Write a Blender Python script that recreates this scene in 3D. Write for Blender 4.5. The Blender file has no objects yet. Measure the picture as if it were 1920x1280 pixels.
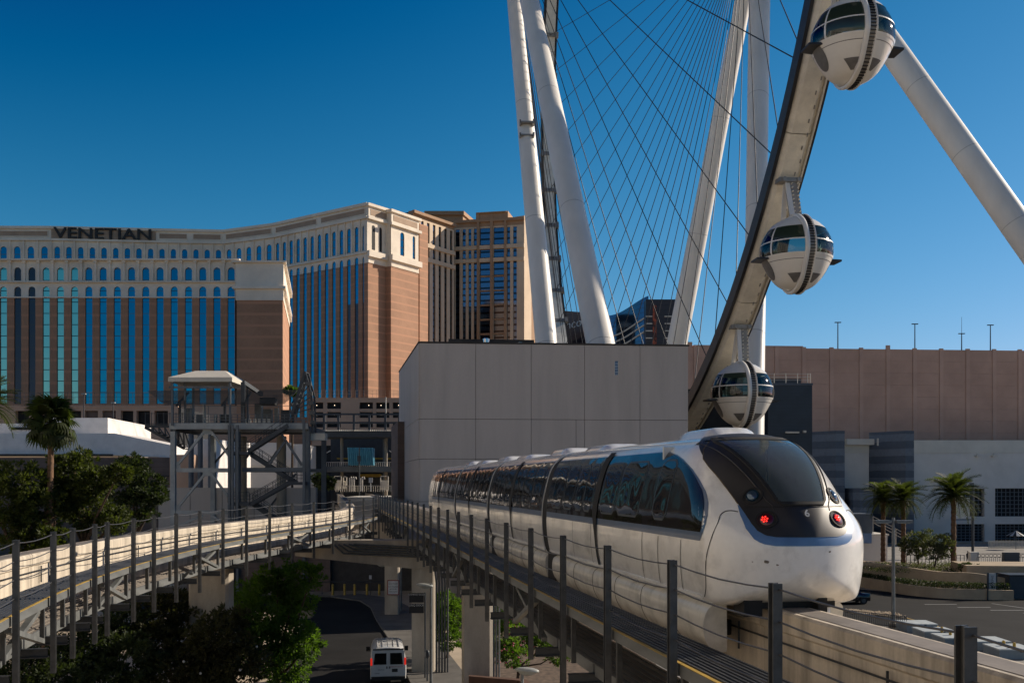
import bpy, bmesh, math, random
from mathutils import Vector, Matrix, noise as mnoise
V = Vector
R = math.radians
rng = random.Random(7)
scene = bpy.context.scene
COL = scene.collection

# ------------------------------------------------------------------ camera, sky, sun, exposure
EYE, FPX, HZ = 11.4, 1867.0, 903.0
cam = bpy.data.cameras.new('camera')
cam.sensor_width = 36.0
cam.lens = 35.0
cam.shift_y = (HZ - 640.0) / 1920.0
cam.clip_start = 0.3
cam.clip_end = 9000
cam_o = bpy.data.objects.new('camera', cam)
cam_o.location = (0, 0, EYE)
cam_o.rotation_euler = (R(90), 0, 0)
COL.objects.link(cam_o)
scene.camera = cam_o

SUN_AZ, SUN_EL = 68.0, 26.0
world = bpy.data.worlds.new('World')
scene.world = world
world.use_nodes = True
wn = world.node_tree
sky = wn.nodes.new('ShaderNodeTexSky')
sky.sky_type = 'NISHITA'
sky.sun_disc = False
sky.sun_elevation = R(SUN_EL)
sky.sun_rotation = R(SUN_AZ)
sky.altitude = 700
sky.air_density = 1.0
sky.dust_density = 0.25
sky.ozone_density = 3.0
sub = wn.nodes.new('ShaderNodeVectorMath'); sub.operation = 'SUBTRACT'
sub.inputs[1].default_value = (1.06, 1.36, 1.95)
mul = wn.nodes.new('ShaderNodeVectorMath'); mul.operation = 'MULTIPLY'
mul.inputs[1].default_value = (0.90, 2.25, 3.2)
mxx = wn.nodes.new('ShaderNodeVectorMath'); mxx.operation = 'MAXIMUM'
mxx.inputs[1].default_value = (0.01, 0.08, 0.2)
gam = wn.nodes.new('ShaderNodeGamma')
gam.inputs['Gamma'].default_value = 0.713
wn.links.new(mxx.outputs[0], gam.inputs['Color'])
wn.links.new(sky.outputs['Color'], sub.inputs[0])
wn.links.new(sub.outputs[0], mul.inputs[0])
wn.links.new(mul.outputs[0], mxx.inputs[0])
sepc = wn.nodes.new('ShaderNodeSeparateColor'); sepr = wn.nodes.new('ShaderNodeSeparateColor'); comb = wn.nodes.new('ShaderNodeCombineColor')
r1 = wn.nodes.new('ShaderNodeMath'); r1.operation = 'SUBTRACT'; r1.inputs[1].default_value = 1.0
r2 = wn.nodes.new('ShaderNodeMath'); r2.operation = 'MAXIMUM'; r2.inputs[1].default_value = 0.02
r3 = wn.nodes.new('ShaderNodeMath'); r3.operation = 'POWER'; r3.inputs[1].default_value = 1.25
r4 = wn.nodes.new('ShaderNodeMath'); r4.operation = 'MULTIPLY'; r4.inputs[1].default_value = 0.72
wn.links.new(gam.outputs[0], sepc.inputs[0]); wn.links.new(sky.outputs['Color'], sepr.inputs[0])
for a_, b_ in ((sepr.outputs[0], r1), (r1.outputs[0], r2), (r2.outputs[0], r3), (r3.outputs[0], r4)): wn.links.new(a_, b_.inputs[0])
wn.links.new(r4.outputs[0], comb.inputs[0]); wn.links.new(sepc.outputs[1], comb.inputs[1]); wn.links.new(sepc.outputs[2], comb.inputs[2])
wn.links.new(comb.outputs[0], wn.nodes['Background'].inputs['Color'])
wn.nodes['Background'].inputs['Strength'].default_value = 0.067

sun = bpy.data.lights.new('sun', 'SUN')
sun.energy = 4.3
sun.angle = R(0.5)
sun.color = (1.0, 0.87, 0.71)
sun_o = bpy.data.objects.new('sun', sun)
SD = V((math.sin(R(SUN_AZ)) * math.cos(R(SUN_EL)), math.cos(R(SUN_AZ)) * math.cos(R(SUN_EL)), math.sin(R(SUN_EL))))
sun_o.rotation_euler = SD.to_track_quat('Z', 'Y').to_euler()
sun_o.location = (60, 0, 120)
COL.objects.link(sun_o)

scene.view_settings.view_transform = 'Standard'
scene.view_settings.look = 'None'
scene.view_settings.exposure = 0.5
scene.view_settings.gamma = 1.0
scene.view_settings.use_curve_mapping = False
scene.render.engine = 'CYCLES'
scene.cycles.max_bounces = 6
scene.cycles.transparent_max_bounces = 8
scene.cycles.caustics_reflective = False
scene.cycles.caustics_refractive = False

# ------------------------------------------------------------------ coordinates
def P(x, y, D):
    return V(((x - 960.0) * D / FPX, D, EYE + (HZ - y) * D / FPX))
def G(x, y, z=0.0):
    D = (EYE - z) * FPX / (y - HZ)
    return V(((x - 960.0) * D / FPX, D, z))
TRK = V((-0.1843, 0.9829, 0)); TRN = V((0.9829, 0.1843, 0))
TRACK_RZ = math.atan2(0.1843, 0.9829)
BEAM_Z = 9.44

# ------------------------------------------------------------------ materials
def _n(nt, t, **kw):
    n = nt.nodes.new(t)
    for k, v in kw.items():
        setattr(n, k, v)
    return n
def mat(name, col, rough=0.6, metal=0.0, var=0.15, scale=1.5, stretch=(1, 1, 1), bump=0.0, bscale=20, col2=None,
        spec=0.5, coat=0.0, fine=0.0, bands=None, emit=None, thresh=None):
    m = bpy.data.materials.new(name)
    m.use_nodes = True
    nt = m.node_tree
    b = nt.nodes['Principled BSDF']
    L = nt.links.new
    b.inputs['Roughness'].default_value = rough
    b.inputs['Metallic'].default_value = metal
    b.inputs['Specular IOR Level'].default_value = spec
    b.inputs['Coat Weight'].default_value = coat
    b.inputs['Coat Roughness'].default_value = 0.08
    tc = _n(nt, 'ShaderNodeTexCoord')
    mp = _n(nt, 'ShaderNodeMapping')
    mp.inputs['Scale'].default_value = stretch
    L(tc.outputs['Object'], mp.inputs['Vector'])
    no = _n(nt, 'ShaderNodeTexNoise')
    no.inputs['Scale'].default_value = scale
    no.inputs['Detail'].default_value = 6
    no.inputs['Roughness'].default_value = 0.62
    L(mp.outputs[0], no.inputs['Vector'])
    mix = _n(nt, 'ShaderNodeMixRGB')
    c1 = tuple(col) + (1,)
    c2 = tuple(col2) + (1,) if col2 else tuple(max(0, c * (1 - 2.2 * var)) for c in col) + (1,)
    mix.inputs[1].default_value = c1
    mix.inputs[2].default_value = c2
    rp = _n(nt, 'ShaderNodeValToRGB')
    t0, t1 = thresh or (0.36, 0.70)
    rp.color_ramp.elements[0].position = t0
    rp.color_ramp.elements[1].position = t1
    L(no.outputs['Fac'], rp.inputs['Fac'])
    L(rp.outputs['Color'], mix.inputs[0])
    out = mix.outputs[0]
    if fine:
        n2 = _n(nt, 'ShaderNodeTexNoise')
        n2.inputs['Scale'].default_value = bscale * 2
        n2.inputs['Detail'].default_value = 3
        L(tc.outputs['Object'], n2.inputs['Vector'])
        mr = _n(nt, 'ShaderNodeMapRange')
        mr.inputs['To Min'].default_value = 1 - fine
        mr.inputs['To Max'].default_value = 1 + fine
        L(n2.outputs['Fac'], mr.inputs['Value'])
        mu = _n(nt, 'ShaderNodeMixRGB', blend_type='MULTIPLY')
        mu.inputs[0].default_value = 1
        L(out, mu.inputs[1]); L(mr.outputs[0], mu.inputs[2])
        out = mu.outputs[0]
    if bands:                       # horizontal courses: (period m, fraction, colour)
        per, frac, bc = bands
        sp = _n(nt, 'ShaderNodeSeparateXYZ')
        L(tc.outputs['Object'], sp.inputs[0])
        dv = _n(nt, 'ShaderNodeMath', operation='DIVIDE'); dv.inputs[1].default_value = per
        L(sp.outputs['Z'], dv.inputs[0])
        fr = _n(nt, 'ShaderNodeMath', operation='FRACT'); L(dv.outputs[0], fr.inputs[0])
        lt = _n(nt, 'ShaderNodeMath', operation='LESS_THAN'); lt.inputs[1].default_value = frac
        L(fr.outputs[0], lt.inputs[0])
        mb = _n(nt, 'ShaderNodeMixRGB'); mb.inputs[2].default_value = tuple(bc) + (1,)
        L(lt.outputs[0], mb.inputs[0]); L(out, mb.inputs[1])
        out = mb.outputs[0]
    L(out, b.inputs['Base Color'])
    if emit:
        b.inputs['Emission Color'].default_value = tuple(emit[0]) + (1,)
        b.inputs['Emission Strength'].default_value = emit[1]
    if bump:
        nb = _n(nt, 'ShaderNodeTexNoise')
        nb.inputs['Scale'].default_value = bscale
        nb.inputs['Detail'].default_value = 4
        L(tc.outputs['Object'], nb.inputs['Vector'])
        bp = _n(nt, 'ShaderNodeBump')
        bp.inputs['Strength'].default_value = bump
        bp.inputs['Distance'].default_value = 0.05
        L(nb.outputs['Fac'], bp.inputs['Height'])
        L(bp.outputs[0], b.inputs['Normal'])
    return m

def wavy_glass(name, col, rough=0.04, metal=1.0, wave=0.06, ws=0.6, lines=None, tint2=None):
    m = mat(name, col, rough, metal, var=0.04, scale=0.2, bands=lines, col2=tint2)
    nt = m.node_tree
    b = nt.nodes['Principled BSDF']
    tc = nt.nodes['Texture Coordinate']
    nb = _n(nt, 'ShaderNodeTexNoise'); nb.inputs['Scale'].default_value = ws; nb.inputs['Detail'].default_value = 1
    nt.links.new(tc.outputs['Object'], nb.inputs['Vector'])
    bp = _n(nt, 'ShaderNodeBump'); bp.inputs['Strength'].default_value = wave; bp.inputs['Distance'].default_value = 0.3
    nt.links.new(nb.outputs['Fac'], bp.inputs['Height'])
    nt.links.new(bp.outputs[0], b.inputs['Normal'])
    return m

def leaf_mat(name, col, var=0.5, trans=0.35):
    m = mat(name, col, 0.6, 0, var=0.32, scale=0.9, spec=0.25)
    nt = m.node_tree
    b = nt.nodes['Principled BSDF']
    out = nt.nodes['Material Output']
    tr = _n(nt, 'ShaderNodeBsdfTranslucent')
    tr.inputs['Color'].default_value = (col[0] * 2.2, col[1] * 2.4, col[2] * 0.8, 1)
    ms = _n(nt, 'ShaderNodeMixShader'); ms.inputs[0].default_value = trans
    nt.links.new(b.outputs[0], ms.inputs[1]); nt.links.new(tr.outputs[0], ms.inputs[2])
    nt.links.new(ms.outputs[0], out.inputs['Surface'])
    return m

def see_through(name, tint, ior, veil=0.0):
    m = bpy.data.materials.new(name); m.use_nodes = True; nt = m.node_tree
    nt.nodes.remove(nt.nodes['Principled BSDF'])
    tr = _n(nt, 'ShaderNodeBsdfTransparent'); tr.inputs[0].default_value = tuple(tint) + (1,)
    gl = _n(nt, 'ShaderNodeBsdfGlossy'); gl.inputs['Roughness'].default_value = 0.045
    fr = _n(nt, 'ShaderNodeFresnel'); fr.inputs[0].default_value = ior
    ms = _n(nt, 'ShaderNodeMixShader')
    if veil:
        df = _n(nt, 'ShaderNodeBsdfDiffuse'); df.inputs[0].default_value = (0.40, 0.47, 0.48, 1)  # diffuse veil painted over the glass for missing sky reflection and cab light
        m0 = _n(nt, 'ShaderNodeMixShader'); m0.inputs[0].default_value = veil
        nt.links.new(tr.outputs[0], m0.inputs[1]); nt.links.new(df.outputs[0], m0.inputs[2]); tr = m0
    nt.links.new(fr.outputs[0], ms.inputs[0]); nt.links.new(tr.outputs[0], ms.inputs[1]); nt.links.new(gl.outputs[0], ms.inputs[2])
    nt.links.new(ms.outputs[0], nt.nodes['Material Output'].inputs['Surface'])
    return m
M = {}
M['asphalt'] = mat('asphalt', (0.022, 0.0215, 0.021), 0.9, var=0.2, scale=0.25, fine=0.25, bscale=8, bump=0.2, spec=0.15)
M['ground'] = mat('ground', (0.47, 0.38, 0.275), 0.9, var=0.25, scale=0.08, fine=0.2, bscale=3)
M['pavement'] = mat('pavement', (0.3, 0.28, 0.25), 0.85, var=0.2, scale=0.5, fine=0.12, bscale=6)
M['paint_white'] = mat('paint_white', (0.22, 0.22, 0.21), 0.7, var=0.2, scale=3)
M['paint_yellow'] = mat('paint_yellow', (0.5, 0.32, 0.05), 0.6, var=0.2, scale=3)
M['soil'] = mat('soil', (0.16, 0.11, 0.075), 0.95, var=0.35, scale=3, fine=0.35, bscale=6)
M['beam'] = mat('beam_concrete', (0.60, 0.52, 0.41), 0.8, var=0.22, scale=2.2, stretch=(1, 1, 0.10), fine=0.12, bscale=10, bump=0.15, thresh=(0.40, 0.66))
M['beam_run'] = mat('beam_running', (0.22, 0.19, 0.165), 0.75, var=0.2, scale=1.2, fine=0.12, bscale=9)
M['concrete'] = mat('concrete', (0.4, 0.35, 0.28), 0.85, var=0.2, scale=0.8, stretch=(1, 1, 0.3), fine=0.12, bscale=8, bump=0.15)
M['galv'] = mat('galvanised', (0.098, 0.102, 0.105), 0.5, 0.5, var=0.18, scale=5, fine=0.1, bscale=15)
M['galv_pale'] = mat('galvanised_pale', (0.19, 0.2, 0.2), 0.5, 0.35, var=0.18, scale=3, fine=0.1, bscale=15)
M['dark_steel'] = mat('dark_steel', (0.055, 0.062, 0.07), 0.5, 0.4, var=0.2, scale=3)
M['grating'] = mat('grating', (0.10, 0.105, 0.115), 0.42, 0.6, var=0.2, scale=3)
M['wire'] = mat('wire', (0.12, 0.12, 0.125), 0.45, 0.7, var=0.1)
M['tray'] = mat('tray', (0.23, 0.20, 0.17), 0.8, var=0.2, scale=1.5, fine=0.12)
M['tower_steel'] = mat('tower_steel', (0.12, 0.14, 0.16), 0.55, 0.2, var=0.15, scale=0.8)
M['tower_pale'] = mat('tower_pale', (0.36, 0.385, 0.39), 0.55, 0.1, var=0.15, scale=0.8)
M['tower_dark'] = mat('tower_dark', (0.045, 0.055, 0.068), 0.55, 0.2, var=0.15, scale=0.8)
M['canvas'] = mat('canvas', (0.62, 0.58, 0.50), 0.75, var=0.06, scale=0.7)
M['white_wall'] = mat('white_wall', (0.8, 0.755, 0.71), 0.8, var=0.08, scale=0.6, bump=0.3, bscale=1.5)
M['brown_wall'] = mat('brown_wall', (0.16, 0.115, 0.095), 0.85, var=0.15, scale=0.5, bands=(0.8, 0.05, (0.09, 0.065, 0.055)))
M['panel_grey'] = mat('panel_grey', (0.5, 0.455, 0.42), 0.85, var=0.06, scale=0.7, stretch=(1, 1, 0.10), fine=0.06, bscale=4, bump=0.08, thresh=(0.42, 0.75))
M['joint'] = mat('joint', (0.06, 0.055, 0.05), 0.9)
M['brown_panel'] = mat('brown_panel', (0.54, 0.345, 0.262), 0.85, var=0.10, scale=0.15, fine=0.08, bscale=3)
M['brown_pilaster'] = mat('brown_pilaster', (0.57, 0.37, 0.285), 0.85, var=0.10, scale=0.15)
M['navy'] = mat('navy_cladding', (0.028, 0.040, 0.058), 0.5, var=0.15, scale=0.5, bands=(0.5, 0.08, (0.018, 0.024, 0.034)))
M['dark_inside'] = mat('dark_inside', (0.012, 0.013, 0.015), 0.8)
M['lower_grey'] = mat('lower_grey', (0.72, 0.68, 0.63), 0.85, var=0.08, scale=0.2, fine=0.06, bscale=3)
M['lower_pale'] = mat('lower_pale', (0.68, 0.64, 0.56), 0.85, var=0.08, scale=0.2)
M['stripe_a'] = mat('stripe_a', (0.075, 0.095, 0.125), 0.6, var=0.1)
M['stripe_b'] = mat('stripe_b', (0.14, 0.165, 0.20), 0.6, var=0.1)
M['white_steel'] = mat('white_steel', (0.8, 0.76, 0.69), 0.42, var=0.07, scale=0.25, stretch=(1, 1, 0.3), fine=0.03)
M['rim_cream'] = mat('rim_cream', (0.84, 0.78, 0.66), 0.5, var=0.12, scale=0.5, fine=0.08, bscale=3)
M['rim_dark'] = mat('rim_dark', (0.035, 0.034, 0.036), 0.45, 0.3)
M['pod_white'] = mat('pod_white', (0.8, 0.76, 0.69), 0.30, var=0.05, scale=0.5, coat=0.3)
M['pod_grey'] = mat('pod_grey', (0.16, 0.15, 0.14), 0.5)
M['pod_ring'] = mat('pod_ring', (0.30, 0.29, 0.275), 0.45, 0.2)
M['cable'] = mat('cable', (0.025, 0.027, 0.032), 0.5, 0.3, var=0.05)
M['train_white'] = mat('train_white', (0.82, 0.82, 0.8), 0.20, var=0.17, scale=2.4, stretch=(1, 0.5, 0.8), coat=0.7, fine=0.06, bscale=5, thresh=(0.50, 0.80))
M['train_skirt'] = mat('train_skirt', (0.7, 0.68, 0.62), 0.26, var=0.2, scale=2.2, coat=0.4, thresh=(0.42, 0.8))
M['train_black'] = mat('train_black', (0.024, 0.021, 0.021), 0.5, var=0.2, scale=2, fine=0.15, bscale=6)
M['train_blue'] = mat('train_blue', (0.11, 0.21, 0.41), 0.32, var=0.12, scale=2, coat=0.3)
M['train_navy'] = mat('train_navy', (0.065, 0.115, 0.21), 0.32, var=0.12, scale=2, coat=0.3)
M['seam'] = mat('seam', (0.015, 0.015, 0.016), 0.7)
M['rubber'] = mat('rubber', (0.012, 0.012, 0.012), 0.8)
M['tglass'] = wavy_glass('train_glass', (0.018, 0.016, 0.015), 0.06, 0.0, wave=0.05, ws=1.3)
M['tglass_pane'] = wavy_glass('train_pane', (0.012, 0.011, 0.011), 0.03, 0.0, wave=0.06, ws=1.1)
M['windscreen'] = wavy_glass('windscreen', (0.05, 0.065, 0.075), 0.06, 0.0, wave=0.03, ws=0.8)
M['frame_dark'] = mat('frame_dark', (0.05, 0.048, 0.045), 0.4)
M['cab_grey'] = mat('cab_grey', (0.7, 0.72, 0.71), 0.6)
M['sealant'] = mat('sealant', (0.22, 0.16, 0.09), 0.8, var=0.3, scale=8)
M['pavement_dark'] = mat('pavement_dark', (0.13, 0.12, 0.105), 0.9, var=0.2, scale=0.6, fine=0.15, bscale=6)
M['weld'] = mat('weld', (0.55, 0.52, 0.47), 0.5)
M['chip'] = mat('chip', (0.20, 0.17, 0.14), 0.8)
M['windscreen_glass'] = see_through('windscreen_glass', (0.78, 0.86, 0.87), 1.5, 0.16)
M['red_lens'] = mat('red_lens', (0.10, 0.004, 0.004), 0.3, coat=0.5)
M['red_led'] = mat('red_led', (0.8, 0.02, 0.01), 0.4, emit=((1, 0.03, 0.02), 1.8))
M['lamp_on'] = mat('lamp_on', (0.8, 0.75, 0.6), 0.5, emit=((1, 0.85, 0.6), 2.0))
M['red_lamp_on'] = mat('red_lamp_on', (0.5, 0.01, 0.01), 0.3, emit=((1, 0.04, 0.02), 0.35))
M['lens_blue'] = mat('lens_blue', (0.10, 0.14, 0.19), 0.08, 0.6)
M['chrome'] = mat('chrome', (0.6, 0.6, 0.6), 0.15, 1.0)
M['car_white'] = mat('car_white', (0.62, 0.62, 0.61), 0.3, coat=0.4, var=0.06)
M['car_black'] = mat('car_black', (0.015, 0.015, 0.017), 0.2, coat=0.5)
M['black_sign'] = mat('black_sign', (0.010, 0.010, 0.012), 0.6)
M['letter'] = mat('letter', (0.62, 0.62, 0.60), 0.6)
M['letter_dark'] = mat('letter_dark', (0.020, 0.018, 0.016), 0.6)
M['letter_red'] = mat('letter_red', (0.40, 0.03, 0.03), 0.6)
M['sign_white'] = mat('sign_white', (0.55, 0.57, 0.58), 0.6)
M['sign_red'] = mat('sign_red', (0.25, 0.03, 0.03), 0.6)
M['cabinet'] = mat('cabinet', (0.24, 0.28, 0.30), 0.5, 0.1, var=0.1, scale=2)
M['cabinet_lit_top'] = mat('cabinet_lit_top', (0.48, 0.52, 0.52), 0.6, var=0.1, scale=2)  # paler lid colour holds the light falling on the cabinet tops
M['planter'] = mat('planter', (0.46, 0.36, 0.24), 0.85, var=0.12, scale=0.6, fine=0.08)
M['wing_wall'] = mat('wing_wall', (0.5, 0.48, 0.45), 0.85, var=0.05, scale=0.1)
M['terracotta'] = mat('terracotta', (0.11, 0.052, 0.03), 0.85, var=0.15, scale=1)
M['brick_stone'] = mat('tower_brick', (0.41, 0.225, 0.135), 0.85, var=0.10, scale=0.1, fine=0.15, bscale=0.9, bands=(3.4, 0.22, (0.47, 0.245, 0.145)))
M['cream_stone'] = mat('cream_stone', (0.84, 0.735, 0.6), 0.85, var=0.10, scale=0.12, fine=0.08, bscale=1.5)
M['cream_dark'] = mat('cornice_panel', (0.42, 0.3, 0.21), 0.85, var=0.1, scale=0.2, fine=0.1, bscale=2)
M['vglass'] = wavy_glass('tower_glass', (0.008, 0.165, 0.26), 0.05, 1.0, wave=0.10, ws=0.15, lines=(3.4, 0.05, (0.10, 0.10, 0.12)))
M['vglass_b'] = wavy_glass('tower_glass_b', (0.012, 0.20, 0.29), 0.07, 1.0, wave=0.2, ws=0.2, lines=(3.4, 0.07, (0.05, 0.06, 0.07)))
M['vglass_small'] = wavy_glass('arch_glass', (0.008, 0.16, 0.25), 0.05, 1.0, wave=0.10, ws=0.15, lines=(3.4, 0.10, (0.16, 0.10, 0.09)))
M['vglass_refl_dark'] = wavy_glass('tower_glass_refl_dark', (0.035, 0.035, 0.045), 0.12, 0.6, wave=0.05, ws=0.08, lines=(3.4, 0.08, (0.05, 0.04, 0.035)))  # dark tint painted in place of a dark building's reflection
M['vglass_refl_green'] = wavy_glass('tower_glass_refl_green', (0.22, 0.42, 0.34), 0.10, 1.0, wave=0.12, ws=0.06, lines=(3.4, 0.07, (0.03, 0.04, 0.04)))  # green tint painted in place of mirrored sunlit buildings
M['pal_cream'] = mat('pal_cream', (0.68, 0.53, 0.38), 0.85, var=0.08, scale=0.1, fine=0.06, bscale=1)
M['pal_brown'] = mat('pal_brown', (0.4, 0.25, 0.15), 0.85, var=0.08, scale=0.1, fine=0.06, bscale=1)
M['pal_glass'] = wavy_glass('pal_glass', (0.11, 0.16, 0.23), 0.08, 0.9, wave=0.03, ws=0.1, lines=(3.4, 0.30, (0.03, 0.03, 0.035)))
M['bronze_glass'] = mat('bronze_glass', (0.045, 0.032, 0.036), 0.35, 0.3, var=0.05, scale=0.02, bands=(4.0, 0.2, (0.030, 0.022, 0.026)))
M['blue_glass'] = wavy_glass('curved_glass', (0.05, 0.11, 0.18), 0.12, 0.9, wave=0.02, ws=0.02, lines=(4.0, 0.15, (0.05, 0.07, 0.10)))
M['red_panel'] = mat('red_panel', (0.42, 0.085, 0.03), 0.5, var=0.4, scale=0.3, thresh=(0.4, 0.55))
M['park_tan'] = mat('park_tan', (0.54, 0.36, 0.255), 0.85, var=0.1, scale=0.15, fine=0.06, bscale=2)
M['corr_blue'] = mat('corrugated_blue', (0.10, 0.33, 0.46), 0.4, 0.2, var=0.1)
M['station_dark'] = mat('station_dark', (0.035, 0.042, 0.05), 0.6)
M['station_yellow'] = mat('station_yellow', (0.42, 0.27, 0.03), 0.6)
M['lampglass'] = mat('lampglass', (0.40, 0.41, 0.38), 0.35)
M['bark'] = mat('bark', (0.11, 0.072, 0.045), 0.95, var=0.3, scale=6, bump=0.6, bscale=12)
M['palm_bark'] = mat('palm_bark', (0.20, 0.115, 0.065), 0.95, var=0.3, scale=5, bump=0.6, bscale=8)
M['palm_skirt'] = mat('palm_skirt', (0.16, 0.085, 0.045), 0.95, var=0.4, scale=6)
M['fan_leaf'] = leaf_mat('fan_leaf', (0.045, 0.062, 0.018))
M['date_leaf'] = leaf_mat('date_leaf', (0.055, 0.07, 0.022))
M['pine_leaf'] = leaf_mat('pine_leaf', (0.052, 0.066, 0.016), trans=0.3)
M['dark_leaf'] = leaf_mat('dark_leaf', (0.036, 0.052, 0.018), trans=0.2)
M['bright_leaf'] = leaf_mat('bright_leaf', (0.07, 0.125, 0.02), trans=0.4)
M['olive_leaf'] = leaf_mat('olive_leaf', (0.075, 0.085, 0.045), trans=0.25)
M['red_leaf'] = leaf_mat('red_leaf', (0.045, 0.045, 0.018), trans=0.25)
M['pink_flower'] = mat('pink_flower', (0.45, 0.10, 0.14), 0.7)
M['white_flower'] = mat('white_flower', (0.6, 0.58, 0.52), 0.7)
M['cloth_dark'] = mat('cloth_dark', (0.015, 0.016, 0.02), 0.8)
M['skin'] = mat('skin', (0.35, 0.2, 0.14), 0.6)

# ------------------------------------------------------------------ mesh builder
class MB:
    def __init__(s):
        s.v = []; s.f = []; s.mi = []
    def add(s, vs, fs, mi=0):
        o = len(s.v)
        s.v += [tuple(p) for p in vs]
        s.f += [tuple(i + o for i in f) for f in fs]
        s.mi += [mi] * len(fs)
        return s
    def box(s, lo, hi, mi=0, M4=None):
        x0, y0, z0 = lo; x1, y1, z1 = hi
        vs = [V(p) for p in ((x0, y0, z0), (x1, y0, z0), (x1, y1, z0), (x0, y1, z0), (x0, y0, z1), (x1, y0, z1), (x1, y1, z1), (x0, y1, z1))]
        if M4: vs = [M4 @ p for p in vs]
        return s.add(vs, [(0, 3, 2, 1), (4, 5, 6, 7), (0, 1, 5, 4), (1, 2, 6, 5), (2, 3, 7, 6), (3, 0, 4, 7)], mi)
    def cbox(s, c, sz, mi=0, M4=None):
        return s.box([c[i] - sz[i] / 2 for i in range(3)], [c[i] + sz[i] / 2 for i in range(3)], mi, M4)
    def frame(s, p0, p1, up=V((0, 0, 1))):
        p0 = V(p0); p1 = V(p1)
        d = (p1 - p0); L = d.length; d.normalize()
        if abs(d.dot(up)) > 0.98: up = V((0, 1, 0)) if abs(d.y) < 0.9 else V((1, 0, 0))
        r = d.cross(up).normalized(); u = r.cross(d).normalized()
        return p0, d, r, u, L
    def bar(s, p0, p1, w, h, mi=0, up=V((0, 0, 1))):
        p0, d, r, u, L = s.frame(p0, p1, up)
        vs = []
        for p in (p0, p0 + d * L):
            for a, b in ((-1, -1), (1, -1), (1, 1), (-1, 1)):
                vs.append(p + r * (a * w / 2) + u * (b * h / 2))
        return s.add(vs, [(3, 2, 1, 0), (4, 5, 6, 7), (0, 1, 5, 4), (1, 2, 6, 5), (2, 3, 7, 6), (3, 0, 4, 7)], mi)
    def ibeam(s, p0, p1, w, h, t=0.02, mi=0, up=V((0, 0, 1))):
        p0, d, r, u, L = s.frame(p0, p1, up)
        for off, hh, ww in ((h / 2 - t / 2, t, w), (-(h / 2 - t / 2), t, w), (0, h - 2 * t, t)):
            q = p0 + u * off
            s.bar(q, q + d * L, ww, hh, mi, u)
        return s
    def tube(s, p0, p1, r0, r1=None, n=12, mi=0, cap=True):
        if r1 is None: r1 = r0
        p0, d, r, u, L = s.frame(p0, p1)
        vs = []
        for p, rad in ((p0, r0), (p0 + d * L, r1)):
            for k in range(n):
                a = 2 * math.pi * k / n
                vs.append(p + r * (rad * math.cos(a)) + u * (rad * math.sin(a)))
        fs = [(k, (k + 1) % n, n + (k + 1) % n, n + k) for k in range(n)]
        if cap: fs += [tuple(range(n))[::-1], tuple(range(n, 2 * n))]
        return s.add(vs, fs, mi)
    def path(s, pts, rad, n=6, mi=0, cap=True):
        pts = [V(p) for p in pts]
        rads = rad if isinstance(rad, (list, tuple)) else [rad] * len(pts)
        vs = []
        ref = V((0, 0, 1))
        for i, p in enumerate(pts):
            d = (pts[min(i + 1, len(pts) - 1)] - pts[max(i - 1, 0)]).normalized()
            if abs(d.dot(ref)) > 0.97: rr = d.cross(V((1, 0, 0))).normalized()
            else: rr = d.cross(ref).normalized()
            u = rr.cross(d)
            for k in range(n):
                a = 2 * math.pi * k / n
                vs.append(p + rr * (rads[i] * math.cos(a)) + u * (rads[i] * math.sin(a)))
        m = len(pts)
        fs = [(i * n + k, i * n + (k + 1) % n, (i + 1) * n + (k + 1) % n, (i + 1) * n + k) for i in range(m - 1) for k in range(n)]
        if cap: fs += [tuple(range(n))[::-1], tuple(range((m - 1) * n, m * n))]
        return s.add(vs, fs, mi)
    def prism(s, pts, z0, z1, mi=0):
        n = len(pts)
        vs = [(p[0], p[1], z0) for p in pts] + [(p[0], p[1], z1) for p in pts]
        return s.add(vs, [tuple(range(n))[::-1], tuple(range(n, 2 * n))] + [(k, (k + 1) % n, n + (k + 1) % n, n + k) for k in range(n)], mi)
    def lathe(s, prof, n=24, mi=0, M4=None):
        vs = []
        for r, z in prof:
            for k in range(n):
                a = 2 * math.pi * k / n
                p = V((r * math.cos(a), r * math.sin(a), z))
                vs.append(M4 @ p if M4 else p)
        m = len(prof)
        fs = [(i * n + k, i * n + (k + 1) % n, (i + 1) * n + (k + 1) % n, (i + 1) * n + k) for i in range(m - 1) for k in range(n)]
        return s.add(vs, fs, mi)
    def grid(s, rows, mi=0, flip=False):
        m = len(rows); n = len(rows[0])
        vs = [p for r in rows for p in r]
        fs = []
        for i in range(m - 1):
            for k in range(n - 1):
                q = (i * n + k, i * n + k + 1, (i + 1) * n + k + 1, (i + 1) * n + k)
                fs.append(q[::-1] if flip else q)
        return s.add(vs, fs, mi)
    def sphere(s, c, r, n=10, m=6, mi=0, sc=(1, 1, 1)):
        pr = [(r * math.sin(math.pi * i / m) + 1e-5, -r * math.cos(math.pi * i / m)) for i in range(m + 1)]
        return s.lathe(pr, n, mi, Matrix.Translation(c) @ Matrix.Diagonal((*sc, 1)))
    def mesh(s, name, mats, smooth=None):
        me = bpy.data.meshes.new(name)
        me.from_pydata(s.v, [], s.f)
        for m in (mats if isinstance(mats, (list, tuple)) else [mats]):
            me.materials.append(M[m] if isinstance(m, str) else m)
        if any(s.mi): me.polygons.foreach_set('material_index', s.mi)
        if smooth:
            me.polygons.foreach_set('use_smooth', [True] * len(me.polygons))
            try: me.set_sharp_from_angle(angle=R(smooth))
            except Exception: pass
        me.update()
        return me

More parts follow.
